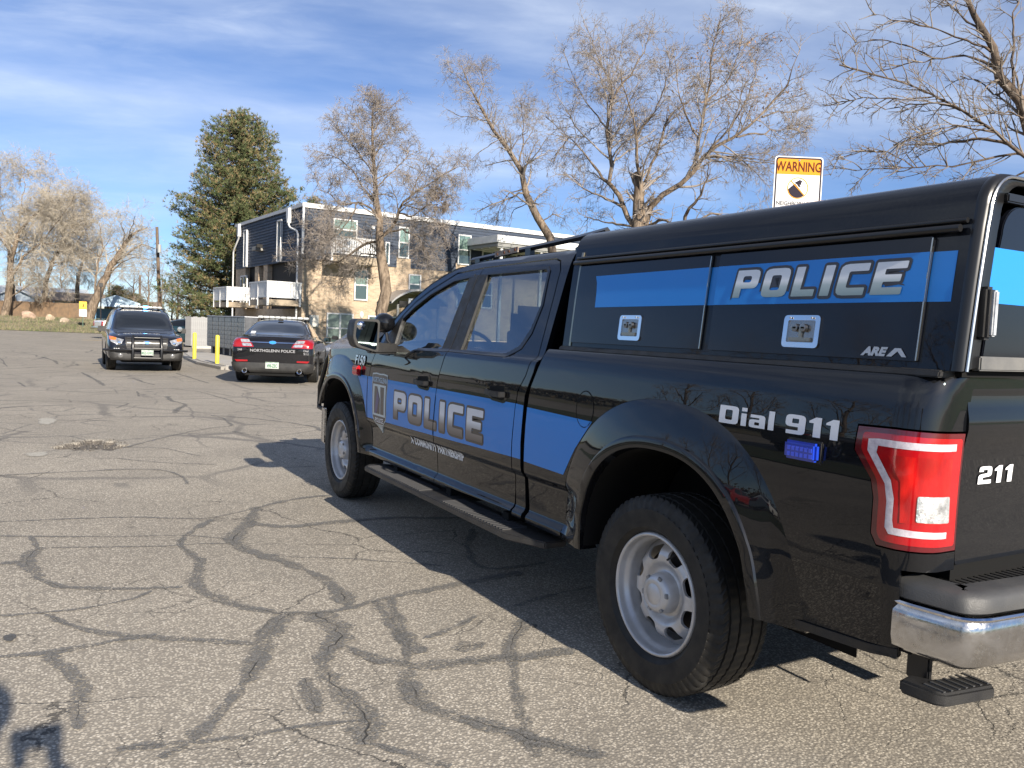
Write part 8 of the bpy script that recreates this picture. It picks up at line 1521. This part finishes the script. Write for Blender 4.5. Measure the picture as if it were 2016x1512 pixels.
# ---- the big pine
NEED = [textured('pine_needles', (.070, .098, .036), (.125, .14, .055), .75, 1.2, 30, 0), textured('pine_needles_tan', (.28, .205, .10), (.19, .16, .075), .8, 1.5, 30, 0)]
def pine(name, label, loc, H, prof, seed, ntuft, group=None):
    """prof: (height share, left radius, right radius) silhouette; branches carry needle tufts"""
    rg = np.random.default_rng(seed); t = thing(name, label, 'tree', loc, 0, group); hs = [p[0] for p in prof]
    MB().tube([(0, 0, 0), (.1, 0, H*.3), (0, .1, H*.7), (0, 0, H*.985)], [.34, .27, .14, .02], 10).build('trunk', BKD, t, smooth=True)
    view = np.array([cR[0], cR[1]]); view /= np.linalg.norm(view); nb = 330; P = np.zeros((nb, 6, 3)); R = np.zeros((nb, 6)); tp = []
    for i in range(nb):
        h = (.07+.91*(i/nb)**.9)*H; a = i*2.39996+rg.uniform(-.3, .3); d = np.array([math.cos(a), math.sin(a)]); lat = d@view
        rl = np.interp(h/H, hs, [p[1] for p in prof]); rr = np.interp(h/H, hs, [p[2] for p in prof]); rad = (rr if lat > 0 else rl)*abs(lat)+(rl+rr)/2*(1-abs(lat)); rad *= rg.uniform(.84, 1.10)*(1+.05*math.sin(a*2+h))
        for k in range(6): s = k/5; P[i, k] = (d[0]*rad*s, d[1]*rad*s, h-.10*rad*math.sin(s*PI*.8)+.16*rad*s*s)
        P[i, 1:, :] += rg.normal(0, .03*rad, (5, 3)); R[i] = np.linspace(.045+.01*rad, .012, 6); tp.append(rad)
    V, F = tubes(P, R, 5); mk_np('branch', V, F, BKD, t, True)['kind'] = 'stuff'
    w = np.array(tp)**1.5; w /= w.sum(); bi = rg.choice(nb, ntuft, p=w); s = rg.random(ntuft)**.55*5; i0 = np.minimum(s.astype(int), 4); f = (s-i0)[:, None]; c = P[bi, i0]*(1-f)+P[bi, i0+1]*f
    side = rg.normal(0, 1, (ntuft, 3))*np.array([.30, .30, .16]); side *= (.35+.09*np.array(tp)[bi])[:, None]*1.15; c = c+side; c[:, 2] += .05
    # clumps: tufts sit in pads along the boughs
    tan = rg.random(ntuft) < .42*(.4+.6*(np.sin(c[:, 0]*1.7+c[:, 2]*1.3)+np.cos(c[:, 1]*1.9-c[:, 2]*.9) > 0))
    nn = 8; out = np.stack([np.zeros(ntuft), np.zeros(ntuft), np.full(ntuft, .55)], 1)+c*np.array([.16, .16, 0]); out += rg.normal(0, .3, (ntuft, 3)); out /= np.linalg.norm(out, axis=1, keepdims=True)
    D = out[:, None, :]+rg.normal(0, .75, (ntuft, nn, 3)); D /= np.linalg.norm(D, axis=2, keepdims=True); l = rg.uniform(.13, .26, (ntuft, nn, 1)); wd = np.cross(D, rg.normal(size=(ntuft, nn, 3))); wd /= np.linalg.norm(wd, axis=2, keepdims=True)
    A = c[:, None, :]-D*l*.15; T = np.stack([A+wd*.019, A-wd*.019, A+D*l*1.1-wd*.006, A+D*l*1.1+wd*.006], 2)
    for m_, sel in ((0, ~tan), (1, tan)):
        q = T[sel].reshape(-1, 3); mk_np('needles' if m_ == 0 else 'tan_needles', q, np.arange(len(q)).reshape(-1, 4), NEED[m_], t, False)['kind'] = 'stuff'
    return t
pb_ = at(468, 640, 64); PR = [(0, 2.5, 2.5), (.06, 5.4, 3.0), (.14, 5.6, 3.5), (.24, 5.2, 4.2), (.34, 4.7, 4.6), (.44, 4.3, 4.9), (.56, 4.4, 4.9), (.66, 3.7, 4.1), (.74, 3.2, 3.3), (.82, 3.0, 2.9), (.90, 2.5, 2.2), (.96, 1.6, 1.5), (1, .5, .5)]
pine('pine_tree', 'tall dense pine with tan-tipped needles rising behind the blue siding', (pb_[0], pb_[1], 0), 17.6, PR, 91, 33000)
q = at(612, 640, 74); pine('pine_tree', 'top of a second pine just showing above the roof corner', (q[0], q[1], 0), 12.9, [(a, b*.62, c*.62) for a, b, c in PR], 92, 5000)
for px, dep, H, lb in ((232, 108, 5.4, 'small round evergreen behind the blue shelter'), (262, 112, 4.6, 'smaller evergreen right of the blue shelter')): q = at(px, 640, dep); pine('evergreen_tree', lb, (q[0], q[1], 0), H, [(a, b*.5, c*.5) for a, b, c in PR], int(px), 2600)
# ---- beyond the frame: what the pickup's paint mirrors
for i, (x, y, s) in enumerate(((-30, -2, 1.0), (-33, 6, 1.2), (-31, 13, .95), (-34, 20, 1.15), (-38, 28, 1.2), (-40, 37, 1.1), (-44, 48, 1.2), (-27, -12, 1.1))): copy_thing(st_, (x, y, 0), i*1.3, s, 'bare tree %s of the row beyond the parked cars, outside the left edge' % ('first', 'second', 'third', 'fourth', 'fifth', 'sixth', 'seventh', 'eighth')[i] if False else 'bare tree in the row mirrored by the pickup flank, %s from the road end' % ('first', 'second', 'third', 'fourth', 'fifth', 'sixth', 'seventh', 'eighth')[i])
tag(mk('side_lawn', [(-60, -60, .0), (-22, -60, .0), (-22, 55, .0), (-60, 55, .0)], [(0, 1, 2, 3)], DRY), kind='structure').location.z = .012
HD = textured('brown_hedge', (.12, .085, .05), (.07, .055, .03), .95, 3, 8, .8)
hb_ = np.random.default_rng(4); nh = 9000; Pq = np.stack([hb_.normal(-27, .8, nh), hb_.uniform(-20, 50, nh), np.abs(hb_.normal(.9, .5, nh))], 1); Vq = Pq[:, None, :]+hb_.normal(0, .16, (nh, 3, 3)); h_ = mk_np('hedge', Vq.reshape(-1, 3), np.arange(nh*3).reshape(nh, 3), HD, None, False); tag(h_, 'brown winter hedge beyond the left edge of the lot', 'hedge')
tag(mk('rear_lawn', [(-40, -60, .012), (40, -60, .012), (40, -11, .012), (-40, -11, .012)], [(0, 1, 2, 3)], LAWN), kind='structure')
tag(mk('verge_lawn', [(-15.5, -30, .014), (-7.6, -30, .014), (-8.2, 26, .014), (-15.5, 30, .014)], [(0, 1, 2, 3)], grass_mat('dark_green_verge', (.035, .06, .016), (.055, .08, .025), (.10, .085, .045), .5)), kind='structure')  # grass colour kept dark so the pickup's flank mirrors a darker band
